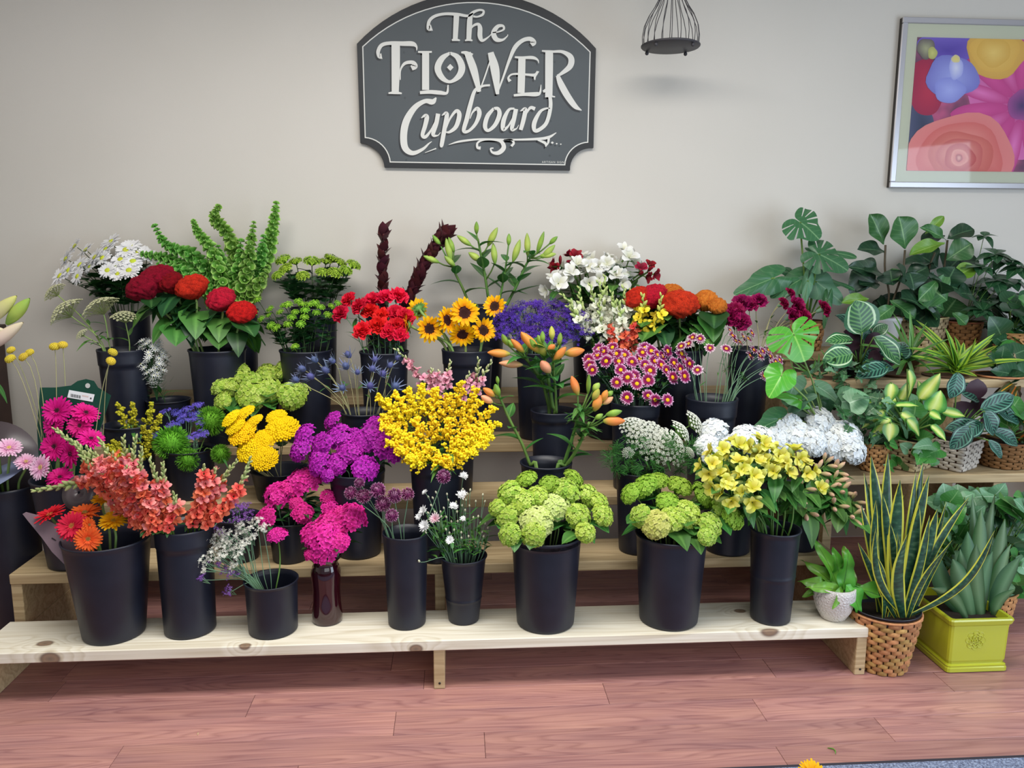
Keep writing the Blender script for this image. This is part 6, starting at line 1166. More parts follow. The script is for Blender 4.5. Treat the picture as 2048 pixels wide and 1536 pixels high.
def gm(name, ctr, vein, edge=None, rough=.35, var=.22, trans=.1, n=7., slant=1.7):
    """leaf: pale midrib and fine side veins on a deeper blade"""
    if name in MATS: return MATS[name]
    m, N, L, b = node_mat(name, rough, .5); MATS[name] = m; uv = N.new('ShaderNodeUVMap'); uv.uv_map = 'uv'; sx = N.new('ShaderNodeSeparateXYZ'); L.new(uv.outputs[0], sx.inputs[0])
    au = math_(N, L, 'MULTIPLY', math_(N, L, 'ABSOLUTE', math_(N, L, 'SUBTRACT', sx.outputs[0], .5)), 2.)
    c = ramp(N, L, au, [(0, vein), (.07, ctr), (.8, ctr), (1, edge or ctr)])
    f = math_(N, L, 'FRACT', math_(N, L, 'SUBTRACT', math_(N, L, 'MULTIPLY', sx.outputs[1], n), math_(N, L, 'MULTIPLY', au, slant)))
    k = ramp(N, L, f, [(0, (150, 150, 150)), (.09, (0, 0, 0)), (.91, (0, 0, 0)), (1, (150, 150, 150))]); c = mix(N, L, k, c, lin(vein))
    oi = N.new('ShaderNodeObjectInfo'); mr = N.new('ShaderNodeMapRange'); mr.inputs[3].default_value = 1-var; mr.inputs[4].default_value = 1+var; L.new(oi.outputs['Random'], mr.inputs[0]); hs = N.new('ShaderNodeHueSaturation'); L.new(c, hs.inputs['Color']); L.new(mr.outputs[0], hs.inputs['Value']); L.new(hs.outputs[0], b.inputs['Base Color'])
    if trans:
        tr = N.new('ShaderNodeBsdfTranslucent'); L.new(hs.outputs[0], tr.inputs[0]); mx = N.new('ShaderNodeMixShader'); mx.inputs[0].default_value = trans; L.new(b.outputs[0], mx.inputs[1]); L.new(tr.outputs[0], mx.inputs[2]); L.new(mx.outputs[0], N['Material Output'].inputs[0])
    return m
def monstera(nm, m, seed, splits=True):
    """heart shaped blade fanned round the stalk joint, slit between the side veins"""
    r_ = random.Random(seed); K, Q = 56, 8; V = []; uv = []
    for i in range(K+1):
        th = -2.98+5.96*i/K; a = abs(th); f = .60+.40*math.exp(-(th/.42)**2)+.05*math.exp(-((a-1.3)/.6)**2)
        if a > 2.2: f *= max(.12, math.cos((a-2.2)/.8*1.35))**.7
        f *= 1+.02*math.sin(th*9+seed)
        for q in range(Q+1):
            r = f*q/Q; x, y = r*math.cos(th), r*math.sin(th)*1.02; V.append((x, y, -.16*r*r+.10*abs(y)-.22*y*y+.03*math.sin(th*6)*q/Q)); uv.append((.5+max(-.5, min(.5, y*1.2)), max(0, min(1, x*.7+.3))))
    F = []
    for i in range(K):
        a = abs(-2.98+5.96*(i+.5)/K); cut = splits and .38 < a < 2.3 and i % 5 == (2 if i > K/2 else 3)
        for q in range(Q):
            if cut and q >= 3 and not (a < .6 and q > 6): continue
            F.append((i*(Q+1)+q, (i+1)*(Q+1)+q, (i+1)*(Q+1)+q+1, i*(Q+1)+q+1))
    g = G(); g.add(V, F, 0, uv); return g.mesh(nm, [m])
m_mon = gm('monstera_leaf', (52, 100, 62), (110, 150, 104)); m_monl = gm('monstera_bright', (78, 162, 44), (150, 206, 96), None, .3); m_monu = gm('leaf_underside', (78, 124, 92), (120, 160, 120), None, .5)
m_fid = gm('fiddle_leaf', (56, 104, 54), (130, 170, 110), None, .38); m_fidd = gm('fiddle_leaf_dark', (34, 66, 44), (84, 120, 84), None, .35); m_fidl = gm('fiddle_leaf_young', (110, 156, 50), (160, 196, 100), None, .38)
m_sch = gm('schefflera_leaf', (40, 82, 50), (100, 136, 96), None, .3); m_ivy = gm('ivy_leaf', (48, 96, 54), (150, 180, 130), None, .4); m_pot = gm('pothos_leaf', (66, 132, 58), (130, 180, 110), None, .33); m_sil = gm('silver_leaf', (98, 142, 104), (164, 192, 164), (78, 124, 80), .4)
m_cal = stripe_mat('calathea_leaf', (34, 84, 50), (92, 142, 80), (46, 100, 62), 8, 2.6, .8, (190, 214, 176)); m_cald = stripe_mat('calathea_dark', (18, 52, 46), (66, 122, 100), (24, 62, 54), 8, 2.4, .86, (110, 156, 136)); m_calb = mat('calathea_back', (58, 34, 46), .5, .2)
m_die = mat('dieffenbachia_leaf', (150, 190, 80), .36, .15, .02, .45, ramp=[(0, (214, 222, 140)), (.3, (190, 206, 98)), (.62, (96, 156, 60)), (1, (50, 112, 46))], axis='u', trans=.12)
m_spi = mat('lemon_lime_leaf', (130, 180, 50), .38, .2, .02, .45, ramp=[(0, (60, 112, 48)), (.3, (78, 134, 52)), (.5, (176, 204, 72)), (1, (150, 190, 60))], axis='u', trans=.15); m_spg = gm('spider_leaf', (70, 120, 52), (130, 170, 90), (120, 160, 70), .4)
m_sna, N, L, b = node_mat('snake_leaf', .34, .5); uv = N.new('ShaderNodeUVMap'); uv.uv_map = 'uv'; sx = N.new('ShaderNodeSeparateXYZ'); L.new(uv.outputs[0], sx.inputs[0]); au = math_(N, L, 'MULTIPLY', math_(N, L, 'ABSOLUTE', math_(N, L, 'SUBTRACT', sx.outputs[0], .5)), 2.)
mp = N.new('ShaderNodeMapping'); mp.inputs['Scale'].default_value = (1.2, 26, 1); L.new(uv.outputs[0], mp.inputs[0]); oi = N.new('ShaderNodeObjectInfo'); cb = N.new('ShaderNodeCombineXYZ'); L.new(math_(N, L, 'MULTIPLY', oi.outputs['Random'], 30.), cb.inputs[1]); L.new(cb.outputs[0], mp.inputs['Location']); nz = N.new('ShaderNodeTexNoise'); nz.inputs['Scale'].default_value = 1; nz.inputs['Detail'].default_value = 3; L.new(mp.outputs[0], nz.inputs[0])
c = ramp(N, L, nz.outputs[0], [(.35, (24, 52, 40)), (.55, (40, 78, 56)), (.75, (84, 116, 88))]); c = mix(N, L, ramp(N, L, au, [(.68, (0, 0, 0)), (.74, (255, 255, 255))]), c, lin((200, 198, 66))); L.new(c, b.inputs['Base Color'])
m_moon = mat('moonshine_leaf', (100, 138, 96), .42, .2, .02, .4, ramp=[(0, (104, 138, 98)), (.7, (66, 104, 66)), (1, (40, 82, 48))], axis='u'); m_fern = mat('nest_fern_leaf', (104, 166, 58), .35, .15, .02, .45, ramp=[(0, (70, 116, 44)), (.1, (110, 172, 60)), (1, (84, 148, 50))], axis='u', trans=.2)
m_cro = mat('croton_leaf', (120, 60, 36), .35, .2, .03, .45, ramp=[(0, (226, 140, 40)), (.12, (196, 110, 40)), (.2, (60, 84, 36)), (1, (84, 52, 34))], axis='u')
LV = {'monstera': [monstera('monstera_leaf', m_mon, i) for i in range(2)], 'monstera_solid': [monstera('monstera_leaf', m_mon, 3, False)], 'monstera_under': [monstera('monstera_leaf', m_monu, 4, False)], 'monstera_bright': [monstera('monstera_leaf', m_monl, 5)], 'heart_bright': [monstera('heart_leaf', m_monl, 6, False)],
 'fiddle': [leafmesh('fiddle_leaf', pr_fiddle, m, 18, 6, .15, .18, .04, .72, i) for i, m in enumerate((m_fid, m_fidd, m_fidd, m_fid))], 'fiddle_light': [leafmesh('fiddle_leaf', pr_fiddle, m_fidl, 18, 6, .2, .2, .04, .7, 9)], 'fiddle_green': [leafmesh('fiddle_leaf', pr_fiddle, m_fid, 18, 6, .12, .15, .05, .78, 10)], 'fiddle_dark': [leafmesh('fiddle_leaf', pr_fiddle, m_fidd, 18, 6, .3, .15, .05, .75, 11)],
 'schefflera': [leafmesh('schefflera_leaflet', pr_lance, m_sch, 6, 2, d_, .2, 0, .34, i) for i, d_ in enumerate((.2, .5))], 'ivy': [leafmesh('ivy_leaf', lambda t: max(.02, (1-t)**.7*(.75+.25*math.cos(t*15))), m, 8, 4, .2, .1, .03, .95, i) for i, m in enumerate((m_ivy, m_ivy, m_sil))],
 'pothos': [leafmesh('pothos_leaf', pr_heart, m, 7, 4, .35, .12, .02, .78, i, .2) for i, m in enumerate((m_pot, m_pot, m_sil))], 'pothos_dark': [leafmesh('pothos_leaf', pr_heart, m_sch, 7, 4, .35, .12, .02, .75, i, .2) for i in range(2)], 'silver': [leafmesh('silver_leaf', pr_heart, m_sil, 7, 4, .35, .14, .03, .7, 3, .15)],
 'calathea': [leafmesh('calathea_leaf', pr_oval, m_cal, 9, 6, .22, .1, .03, .8, i) for i in range(2)], 'calathea_dark': [leafmesh('calathea_leaf', pr_oval, m_cald, 9, 6, .3, .12, .03, .62, i) for i in range(2)], 'calathea_back': [leafmesh('calathea_leaf', pr_oval, m_calb, 8, 4, .2, .1, .02, .6, 1)],
 'dieffenbachia': [leafmesh('dieffenbachia_leaf', pr_ovate, m_die, 8, 6, d_, .18, .03, .42, i) for i, d_ in enumerate((.2, .5))], 'lemon': [leafmesh('strap_leaf', pr_strap, m_spi, 9, 2, d_, .25, 0, .13, i) for i, d_ in enumerate((.15, .5))], 'spider': [leafmesh('strap_leaf', pr_strap, m_spg, 9, 2, d_, .25, 0, .07, i) for i, d_ in enumerate((.3, .8))],
 'croton': [leafmesh('croton_leaf', pr_lance, m_cro, 7, 4, .25, .2, .03, .32, 1)], 'moon': [leafmesh('broad_blade', pr_sword, m_moon, 10, 4, d_, .3, .01, .22, i) for i, d_ in enumerate((.05, .2))], 'fern': [leafmesh('nest_fern_leaf', pr_lance, m_fern, 14, 4, d_, .25, .10, .34, i) for i, d_ in enumerate((.2, .6))]}
def pleaf(root, kind, b_, t_, w, yb, yt, rnd=random, face=(0, -1, .35), petiole=None, name='leaf', pr_=2.2, mstem=None):
    """leaf from base px to tip px, width px, at depths yb and yt; petiole = world point the stalk comes from"""
    a, e = w3(b_, yb), w3(t_, yt); L_ = np.linalg.norm(e-a); me = rnd.choice(LV[kind]) if isinstance(kind, str) else kind
    vw = max(abs(v.co.y) for v in me.vertices)*2; put_leaf(root, me, a, e-a, face, L_, name, px(w, a)/(vw*L_))
    if petiole is not None:
        q = np.asarray(petiole, float); g = G(); mid = (q+a)/2+np.array([0, 0, .25*np.linalg.norm((a-q)[:2])]); g.tube([q, q*.25+mid*.5+a*.25, a-nrm(e-a)*.0, a+nrm(e-a)*L_*.06], px(pr_, a)/1.6, 5); g.obj('leaf_stalk', mstem or m_stem, root)
def filler(root, kind, n, box, yr, size, seed, src=None, out=True, wr=.6, up=.5, test=None, ctr=None):
    """leaves whose middles fall in px box, pointing away from src px centre"""
    rnd = random.Random(seed); cx, cy = ctr or ((box[0]+box[2])/2, box[3])
    k = 0; tries = 0
    while k < n and tries < n*30:
        tries += 1; u, v = rnd.uniform(box[0], box[2]), rnd.uniform(box[1], box[3])
        if test and not test(u, v): continue
        y = rnd.uniform(*yr); s = size*rnd.uniform(.7, 1.2); a = math.atan2(v-cy, u-cx)+rnd.uniform(-.7, .7) if out else rnd.uniform(0, 6.28); du, dv = math.cos(a)*s/2, math.sin(a)*s/2*.8
        kd = rnd.choice(kind) if isinstance(kind, (list, tuple)) else kind; me = rnd.choice(LV[kd]); vw = max(abs(w_.co.y) for w_ in me.vertices)*2
        pleaf(root, me, (u-du, v-dv), (u+du, v+dv), s*vw*rnd.uniform(.8, 1.1), y, y-rnd.uniform(-.02, .06), rnd, (rnd.uniform(-.5, .5), -rnd.uniform(.3, 1), rnd.uniform(.1, 1.)), petiole=src if src is not None and rnd.random() < .8 else None, pr_=1.6); k += 1
def wick(nm, cols, rough=.75):
    return mat(nm, cols, rough, .28, .02, .2, noise=.18, nscale=70)
m_wk = wick('wicker_tan', (176, 132, 84)); m_wkd = wick('wicker_brown', (120, 80, 52)); m_wkw = wick('wicker_white', (206, 194, 182)); m_wkl = wick('wicker_pale', (186, 168, 130)); m_soil = mat('soil', (44, 34, 28), .95, .1, bump=.6, bscale=90)
def basket(root, c, rb, rt, h, rows, n, m, single=False, square=False, rim=None, inner=None):
    """woven basket: strands bulge alternately; single = each strand its own part"""
    x, y, z = c; sq = lambda a: 1.0 if not square else 1/max(abs(math.cos(a-.6)), abs(math.sin(a-.6)))*.86
    g = G(); V = []; uv = []; K = 40
    for i in range(2):
        for j in range(K): a = 2*math.pi*j/K; r_ = ((rb, rt)[i]-.003)*sq(a); V.append((x+r_*math.cos(a), y+r_*math.sin(a), z+(0, h*.99)[i]+.001)); uv.append((0, 0))
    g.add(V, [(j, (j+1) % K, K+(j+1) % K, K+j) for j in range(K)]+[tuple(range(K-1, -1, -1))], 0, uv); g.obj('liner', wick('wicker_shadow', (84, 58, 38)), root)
    allg = G(); hh = h*.94/rows; cache = {}
    for i in range(rows):
        zz = z+.002+hh*(i+.5); r0 = rb+(rt-rb)*(i+.5)/rows
        for j in range(n):
            if (i+j) % 2: continue
            a = 2*math.pi*(j+.5)/n; da = math.pi*1.75/n; q = 5; Vv = []
            for k in range(q+1):
                aa = a-da+2*da*k/q if square or not single else -da+2*da*k/q; bul = math.sin(math.pi*k/q); rr = (r0-.0015+.0055*bul)*sq(aa if square or not single else 0)
                tw = .16*hh*math.sin(i*7.1+j*3.3)
                for dz, dr in ((-.56, -.0012), (-.3, .0016), (.3, .0016), (.56, -.0012)):
                    if single: Vv.append(((rr+dr*min(1, bul*2))*math.cos(aa), (rr+dr*min(1, bul*2))*math.sin(aa), dz*hh))
                    else: Vv.append((x+(rr+dr)*math.cos(aa), y+(rr+dr)*math.sin(aa), zz+dz*hh+tw))
            F = [(k*4+l, (k+1)*4+l, (k+1)*4+l+1, k*4+l+1) for k in range(q) for l in range(3)]
            if single:
                if i not in cache: gg = G(); gg.add(Vv, F); cache[i] = gg.mesh('strand', [m])
                place('strand', cache[i], root, R3('Z', a)@R3('X', .10*math.sin(i*7.1+j*3.3)), (x, y, zz))
            else: allg.add(Vv, F)
    if not single: allg.obj('weave', m, root, 'stuff')
    g = G()
    pts = [(x+(rt+.001)*sq(a)*math.cos(a), y+(rt+.001)*sq(a)*math.sin(a), z+h*.965) for a in np.linspace(0, 2*math.pi, 41)]; g.tube(pts, .0045, 6, 0, False); g.obj('rim', rim or m, root)
    if inner: g = G(); g.lathe([(rt*.955, h*.9), (rt*.965, h*1.03), (rt*.99, h*1.035), (rt*.99, h*1.01), (rt*.95, h*1.01), (rt*.93, h*.86), (.001, h*.86)], 32, 0, (x, y, z)); g.obj('inner_pot', inner, root)
    g = G(); g.lathe([(.001, h*.88), (rt*.9, h*.865)], 20, 0, (x, y, z)); g.obj('soil', m_soil, root)
def pot_at(u, vr, w, vb, y0, zb, ratio=.8):
    """centre, radii, height of a pot standing on z = zb with its front rim at (u, vr)"""
    r_ = .08
    for _ in range(4): f = P(u, vr, y0); r_ = px(w/2, f)
    return (f.x, y0+r_, zb+.0006), r_*ratio, r_, f.z-zb
def plant(nm, c, label, cat='potted plant'): return empty(nm, c, label, cat)
(yA, zA), (yB, zB), (yC, zC) = RST
# --- top shelf: big monstera in a wicker pot
c, rb, rt, h = pot_at(1630, 643, 66, 690, yC+.04, zC); R_ = plant('monstera', c, 'tall dark green monstera with split leaves in a wicker pot with brown rim'); basket(R_, c, rb, rt, h, 8, 22, m_wk, rim=m_wkd); src = np.array(c)+np.array([0, 0, h*.9]); yy = c[1]; rnd = random.Random(2)
for kd, b_, t_, w_, dy, f in (('monstera', (1600, 444), (1642, 474), 98, -.03, (.2, -1, .5)), ('monstera', (1637, 508), (1700, 536), 84, -.08, (0, -1, .6)), ('monstera', (1642, 503), (1716, 506), 52, .04, (0, -.6, 1)), ('monstera_solid', (1547, 556), (1474, 584), 62, -.05, (.1, -1, .5)), ('monstera_solid', (1606, 556), (1546, 590), 58, -.02, (0, -.8, .6)), ('monstera_under', (1630, 562), (1690, 604), 66, -.04, (0, -1, .3)), ('monstera_under', (1616, 560), (1606, 616), 22, -.06, (-.6, -1, 0)), ('monstera_solid', (1582, 545), (1558, 540), 30, .05, (0, -1, .6)), ('monstera_solid', (1655, 560), (1712, 572), 34, .03, (0, -.5, 1)), ('monstera_solid', (1655, 600), (1648, 655), 20, -.1, (-.5, -1, .1))):
    pleaf(R_, kd, b_, t_, w_, yy+dy, yy+dy-.05, rnd, f, src, pr_=3.2)
# fiddle leaf figs
def fiddle(u0, vr, w, label, trunk, leaves, fill, m, seed, ratio=.8, white=False, nm='fiddle_leaf_fig', square=False):
    c, rb, rt, h = pot_at(u0, vr, w, 690, yC+.04, zC, ratio); R_ = plant(nm, c, label); rnd = random.Random(seed)
    if white: g = G(); g.lathe([(.001, 0), (rb, 0), (rb, .01), (rt, h*.9), (rt+.004, h*.92), (rt+.004, h), (rt-.006, h), (rt-.01, h*.85), (.001, h*.85)], 32, 0, c); g.obj('pot', m, R_)
    else: basket(R_, c, rb, rt, h, 9, 24, m, square=square)
    for tr in trunk: g = G(); S = [np.array(c)+np.array([0, 0, h*.85])]+[w3(p, c[1]-.02) for p in tr]; g.tube([np.array(q) for q in spline([tuple(s_) for s_ in S], 5)], px(4, S[0])/2, 6); g.obj('trunk', mat('bark', (84, 76, 58), .8, .1), R_)
    for kd, b_, t_, w_, dy, f in leaves: pleaf(R_, kd, b_, t_, w_, c[1]+dy, c[1]+dy-.04, rnd, f)
    for a in fill: filler(R_, *a[:3], (c[1]-.14, c[1]+.03), *a[3:])
    return R_
fiddle(1787, 637, 62, 'fiddle leaf fig with two broad upright top leaves in a white pot', [[(1778, 590), (1770, 540), (1771, 490)], [(1790, 590), (1806, 540), (1810, 500)]], [('fiddle_green', (1768, 489), (1746, 429), 46, -.02, (0, -1, .1)), ('fiddle_green', (1811, 498), (1803, 434), 64, -.03, (0, -1, .2)), ('fiddle_dark', (1771, 505), (1728, 488), 38, .0, (0, -.8, .7)), ('fiddle_dark', (1768, 552), (1712, 525), 36, -.03, (.2, -1, .5)), ('fiddle_dark', (1770, 560), (1716, 566), 30, .02, (0, -.4, 1)), ('fiddle_green', (1770, 568), (1800, 540), 34, -.04, (0, -.6, 1)), ('fiddle_dark', (1812, 560), (1852, 530), 44, -.03, (0, -.7, .7)), ('fiddle_light', (1738, 598), (1690, 600), 26, -.06, (0, -.9, .5)), ('fiddle_green', (1780, 600), (1835, 635), 34, -.08, (0, -.8, .6)), ('fiddle_green', (1790, 610), (1755, 636), 30, -.1, (0, -.8, .6))], [('fiddle_dark', 12, (1722, 530, 1850, 640), 50, seed) for seed in (4,)], mat('white_pot', (220, 220, 222), .4, .03), 31, white=True)
fiddle(1868, 637, 96, 'fiddle leaf fig with a lime young leaf, in a tan basket', [[(1880, 590), (1888, 540), (1895, 480)], [(1862, 590), (1858, 540), (1870, 505)]], [('fiddle_light', (1890, 486), (1826, 500), 32, -.08, (0, -.8, .7)), ('fiddle_green', (1893, 480), (1848, 452), 26, -.02, (0, -1, .4)), ('fiddle_light', (1850, 468), (1888, 432), 20, .0, (-.4, -1, .2)), ('fiddle_dark', (1894, 478), (1946, 450), 42, -.04, (0, -.7, .8)), ('fiddle_green', (1892, 520), (1944, 486), 50, -.05, (0, -1, .5)), ('fiddle_dark', (1890, 472), (1850, 470), 34, .02, (0, -.6, .8)), ('fiddle_light', (1898, 562), (1950, 530), 36, -.09, (0, -.8, .6)), ('fiddle_dark', (1870, 530), (1818, 512), 40, -.03, (0, -.5, 1)), ('fiddle_dark', (1868, 545), (1830, 580), 46, -.08, (0, -.9, .6)), ('fiddle_green', (1875, 560), (1840, 600), 34, -.12, (.3, -1, .5)), ('fiddle_dark', (1880, 570), (1940, 575), 44, -.08, (0, -.8, .7)), ('fiddle_green', (1905, 625), (1935, 648), 30, -.12, (0, -.9, .6)), ('fiddle_dark', (1850, 610), (1870, 640), 30, -.12, (0, -.9, .6))], [('fiddle_dark', 12, (1825, 520, 1945, 632), 50, 8), ('fiddle_green', 4, (1830, 560, 1930, 630), 46, 9)], m_wkl, 32, square=True)
# schefflera
c, rb, rt, h = pot_at(1950, 645, 66, 690, yC+.05, zC); R_ = plant('schefflera', c, 'schefflera with fingered leaf clusters in a brown basket, at far right of top shelf'); basket(R_, c, rb, rt, h, 8, 20, m_wkd); rnd = random.Random(5); src = np.array(c)+np.array([0, 0, h*.9])
for (u, v, s, n) in ((1968, 472, 26, 5), (1990, 508, 34, 7), (1962, 534, 36, 9), (2010, 520, 36, 7), (1990, 560, 38, 8), (2020, 560, 36, 8), (1955, 575, 34, 8), (1985, 600, 36, 8), (2030, 600, 36, 8), (2040, 535, 34, 7), (1965, 620, 34, 8), (2012, 640, 34, 8), (2040, 650, 36, 7), (1975, 650, 32, 7)):
    y = c[1]+rnd.uniform(-.1, .08); p = w3((u, v), y); k = px(s, p); g = G(); m_ = src*.4+p*.6; m_[2] += .01; g.tube([src, m_, p], .0016, 5); g.obj('leaf_stalk', m_stem, R_)
    for i in range(n): a = 2*math.pi*i/n+rnd.uniform(-.2, .2); put_leaf(R_, rnd.choice(LV['schefflera']), p, (math.cos(a), math.sin(a)*.7-.2, rnd.uniform(-.35, .25)+.25*math.sin(a)), (0, -.2, 1), k*rnd.uniform(.85, 1.15), 'leaflet', 1.1)
c, rb, rt, h = pot_at(2046, 668, 70, 700, yC-.02, zC); R_ = plant('rubber_plant', c, 'glossy dark rubber plant cut by the right photo edge, top shelf'); basket(R_, c, rb, rt, h, 8, 20, m_wk); filler(R_, 'pothos_dark', 34, (1995, 590, 2075, 720), (c[1]-.12, c[1]+.08), 36, 21, np.array(c)+np.array([0, 0, h*.9])); filler(R_, 'pothos', 6, (2000, 590, 2060, 700), (c[1]-.16, c[1]-.05), 30, 22, np.array(c)+np.array([0, 0, h*.9]))
# --- middle shelf
c, rb, rt, h = pot_at(1735, 742, 70, 770, yB+.03, zB); R_ = plant('calathea', c, 'calathea with round pinstriped leaves and dark purple undersides, middle shelf'); g = G(); g.lathe([(.001, 0), (rb, 0), (rt, h), (rt+.003, h), (rt-.004, h), (rt-.006, h*.8), (.001, h*.8)], 28, 0, c); g.obj('pot', m_blk, R_); src = np.array(c)+np.array([0, 0, h*.8]); rnd = random.Random(6); yy = c[1]
for kd, b_, t_, w_, dy, f in (('calathea', (1724, 668), (1722, 604), 84, -.06, (.1, -1, .35)), ('calathea', (1705, 680), (1658, 676), 34, -.05, (0, -.7, .8)), ('calathea', (1705, 708), (1654, 716), 50, -.1, (0, -1, .45)), ('calathea', (1748, 674), (1812, 724), 46, -.12, (.2, -1, .4)), ('calathea_dark', (1775, 735), (1722, 742), 40, -.14, (0, -.8, .7)), ('calathea_back', (1722, 690), (1672, 698), 30, -.04, (0, -.8, -.4)), ('calathea_back', (1728, 690), (1770, 680), 44, .0, (0, -1, -.1)), ('calathea_dark', (1730, 670), (1690, 622), 40, .05, (0, -.6, .8)), ('calathea_back', (1735, 720), (1765, 715), 36, -.04, (0, -1, .1)), ('calathea_dark', (1740, 735), (1790, 730), 30, -.08, (0, -.7, .8)), ('calathea_back', (1700, 700), (1735, 730), 40, .02, (0, -1, 0)), ('calathea', (1745, 670), (1775, 650), 28, .0, (0, -1, .5))): pleaf(R_, kd, b_, t_, w_, yy+dy, yy+dy-.03, rnd, f, src, pr_=2.4)
filler(R_, ['calathea_dark', 'calathea_back'], 16, (1668, 660, 1800, 760), (yy-.02, yy+.1), 44, 61, src)
def strap(root, ctr, y, tips, kind, seed, w, n_extra=0, box=None):
    rnd = random.Random(seed)
    for i, (u, v) in enumerate(tips+[(rnd.uniform(box[0], box[2]), rnd.uniform(box[1], box[3])) for _ in range(n_extra)]):
        a = (ctr[0]+rnd.uniform(-8, 8), ctr[1]+rnd.uniform(-4, 4)); pleaf(root, kind, a, (u, v), w*rnd.uniform(.8, 1.2), y, y-rnd.uniform(-.08, .14), rnd, (rnd.uniform(-.4, .4), -.7, .9))
def brown_pot(root, c, rb, rt, h, m): g = G(); g.lathe([(.001, 0), (rb, 0), (rt, h*.92), (rt+.004, h*.92), (rt+.004, h), (rt-.004, h), (rt-.008, h*.85), (.001, h*.85)], 28, 0, c); g.obj('pot', m, root)
m_bp = mat('brown_pot', (98, 70, 54), .6, .1)
c, rb, rt, h = pot_at(1818, 752, 76, 770, yB+.03, zB); R_ = plant('spider_plant', c, 'thin leaved green spider plant on middle shelf before the white pot'); brown_pot(R_, c, rb, rt, h, m_bp)
strap(R_, (1815, 722), c[1]-.02, [(1762, 640), (1772, 650), (1790, 625), (1800, 640), (1812, 620), (1830, 630), (1850, 640), (1868, 650), (1880, 668), (1888, 690), (1770, 690), (1760, 720), (1845, 700), (1850, 760), (1840, 780), (1790, 760), (1872, 720)], 'spider', 3, 8, 14, (1765, 640, 1885, 760))
c, rb, rt, h = pot_at(1915, 756, 84, 770, yB+.02, zB); R_ = plant('lemon_lime_dracaena', c, 'lemon lime striped dracaena with arching strap leaves on middle shelf'); brown_pot(R_, c, rb, rt, h, m_bp)
strap(R_, (1912, 742), c[1]-.02, [(1838, 700), (1850, 712), (1880, 652), (1888, 640), (1905, 660), (1915, 672), (1930, 668), (1938, 690), (1985, 665), (2002, 678), (2035, 692), (1975, 700), (1965, 720), (1870, 730), (1850, 738), (1955, 748), (1935, 760), (1893, 690), (1900, 680), (2010, 700)], 'lemon', 4, 15, 10, (1850, 660, 2000, 740))
c, rb, rt, h = pot_at(2030, 757, 92, 785, yB-.02, zB); R_ = plant('croton', c, 'croton with orange veined leaves in a tan wicker basket, right edge of middle shelf'); basket(R_, c, rb, rt, h, 6, 24, m_wk); strap(R_, (2035, 760), c[1]-.05, [(2020, 800), (2036, 752), (1985, 800), (2008, 790), (2050, 800), (1975, 790), (2000, 780)], 'croton', 5, 16); filler(R_, 'pothos_dark', 16, (1985, 700, 2060, 755), (c[1]-.06, c[1]+.12), 30, 23)
c, rb, rt, h = pot_at(1672, 762, 70, 790, yB+.0, zB); R_ = plant('ivy', c, 'small leaved dark ivy trailing on the middle shelf below the calathea'); brown_pot(R_, c, rb, rt, h, m_bp); filler(R_, 'ivy', 130, (1610, 722, 1755, 815), (c[1]-.16, c[1]+.06), 15, 24, out=False); filler(R_, 'spider', 24, (1580, 712, 1680, 770), (c[1]-.06, c[1]+.08), 30, 25)
# --- lower shelf baskets
c, rb, rt, h = pot_at(1764, 890, 58, 935, yA+.03, zA); R_ = plant('ivy', c, 'bushy ivy in a small tan basket beside the white hydrangeas'); basket(R_, c, rb, rt, h, 9, 20, m_wk); filler(R_, 'ivy', 80, (1680, 790, 1778, 890), (c[1]-.1, c[1]+.1), 22, 26, out=False); filler(R_, 'silver', 3, (1640, 775, 1720, 810), (c[1]-.1, c[1]), 44, 27)
c, rb, rt, h = pot_at(1842, 884, 98, 945, yA+.03, zA, .86); R_ = plant('dieffenbachia', c, 'dieffenbachia with cream centred leaves in a pale basket, lower shelf'); basket(R_, c, rb, rt, h, 10, 24, m_wkl, square=True); src = np.array(c)+np.array([0, 0, h*.85]); rnd = random.Random(8); yy = c[1]
for b_, t_, w_, dy, f in (((1795, 798), (1744, 798), 24, -.02, (.2, -1, .4)), ((1782, 765), (1785, 808), 30, -.1, (0, -1, .3)), ((1815, 738), (1838, 790), 22, -.06, (.3, -1, .3)), ((1838, 800), (1882, 748), 34, -.04, (-.3, -1, .3)), ((1862, 825), (1885, 785), 46, -.1, (0, -1, .4)), ((1790, 812), (1838, 806), 18, -.1, (0, -.6, .9)), ((1858, 825), (1884, 836), 26, -.12, (0, -.8, .7)), ((1880, 822), (1935, 830), 22, -.08, (.2, -1, .4)), ((1780, 845), (1782, 882), 36, -.16, (0, -1, .2)), ((1800, 826), (1842, 852), 26, -.13, (0, -.9, .5)), ((1812, 838), (1850, 866), 26, -.15, (0, -.9, .5)), ((1860, 850), (1898, 880), 20, -.14, (0, -.9, .5)), ((1768, 820), (1735, 850), 24, -.1, (0, -.9, .5)), ((1765, 805), (1715, 812), 22, -.06, (0, -.9, .5)), ((1800, 800), (1822, 770), 26, 0, (0, -1, .4)), ((1846, 808), (1850, 770), 26, .02, (0, -1, .4)), ((1780, 835), (1750, 870), 26, -.14, (0, -.9, .5))): pleaf(R_, 'dieffenbachia', b_, t_, w_, yy+dy, yy+dy-.03, rnd, f, src, pr_=3)
filler(R_, 'pothos', 26, (1750, 800, 1890, 876), (yy-.06, yy+.1), 34, 28, src); filler(R_, 'pothos', 14, (1780, 884, 1870, 940), (yy-.17, yy-.13), 20, 29, out=False)
c, rb, rt, h = pot_at(1938, 886, 104, 948, yA+.015, zA, .82); R_ = plant('calathea', c, 'dark striped calathea in a whitewashed square basket, lower shelf'); basket(R_, c, rb, rt, h, 10, 24, m_wkw, square=True); src = np.array(c)+np.array([0, 0, h*.85]); yy = c[1]
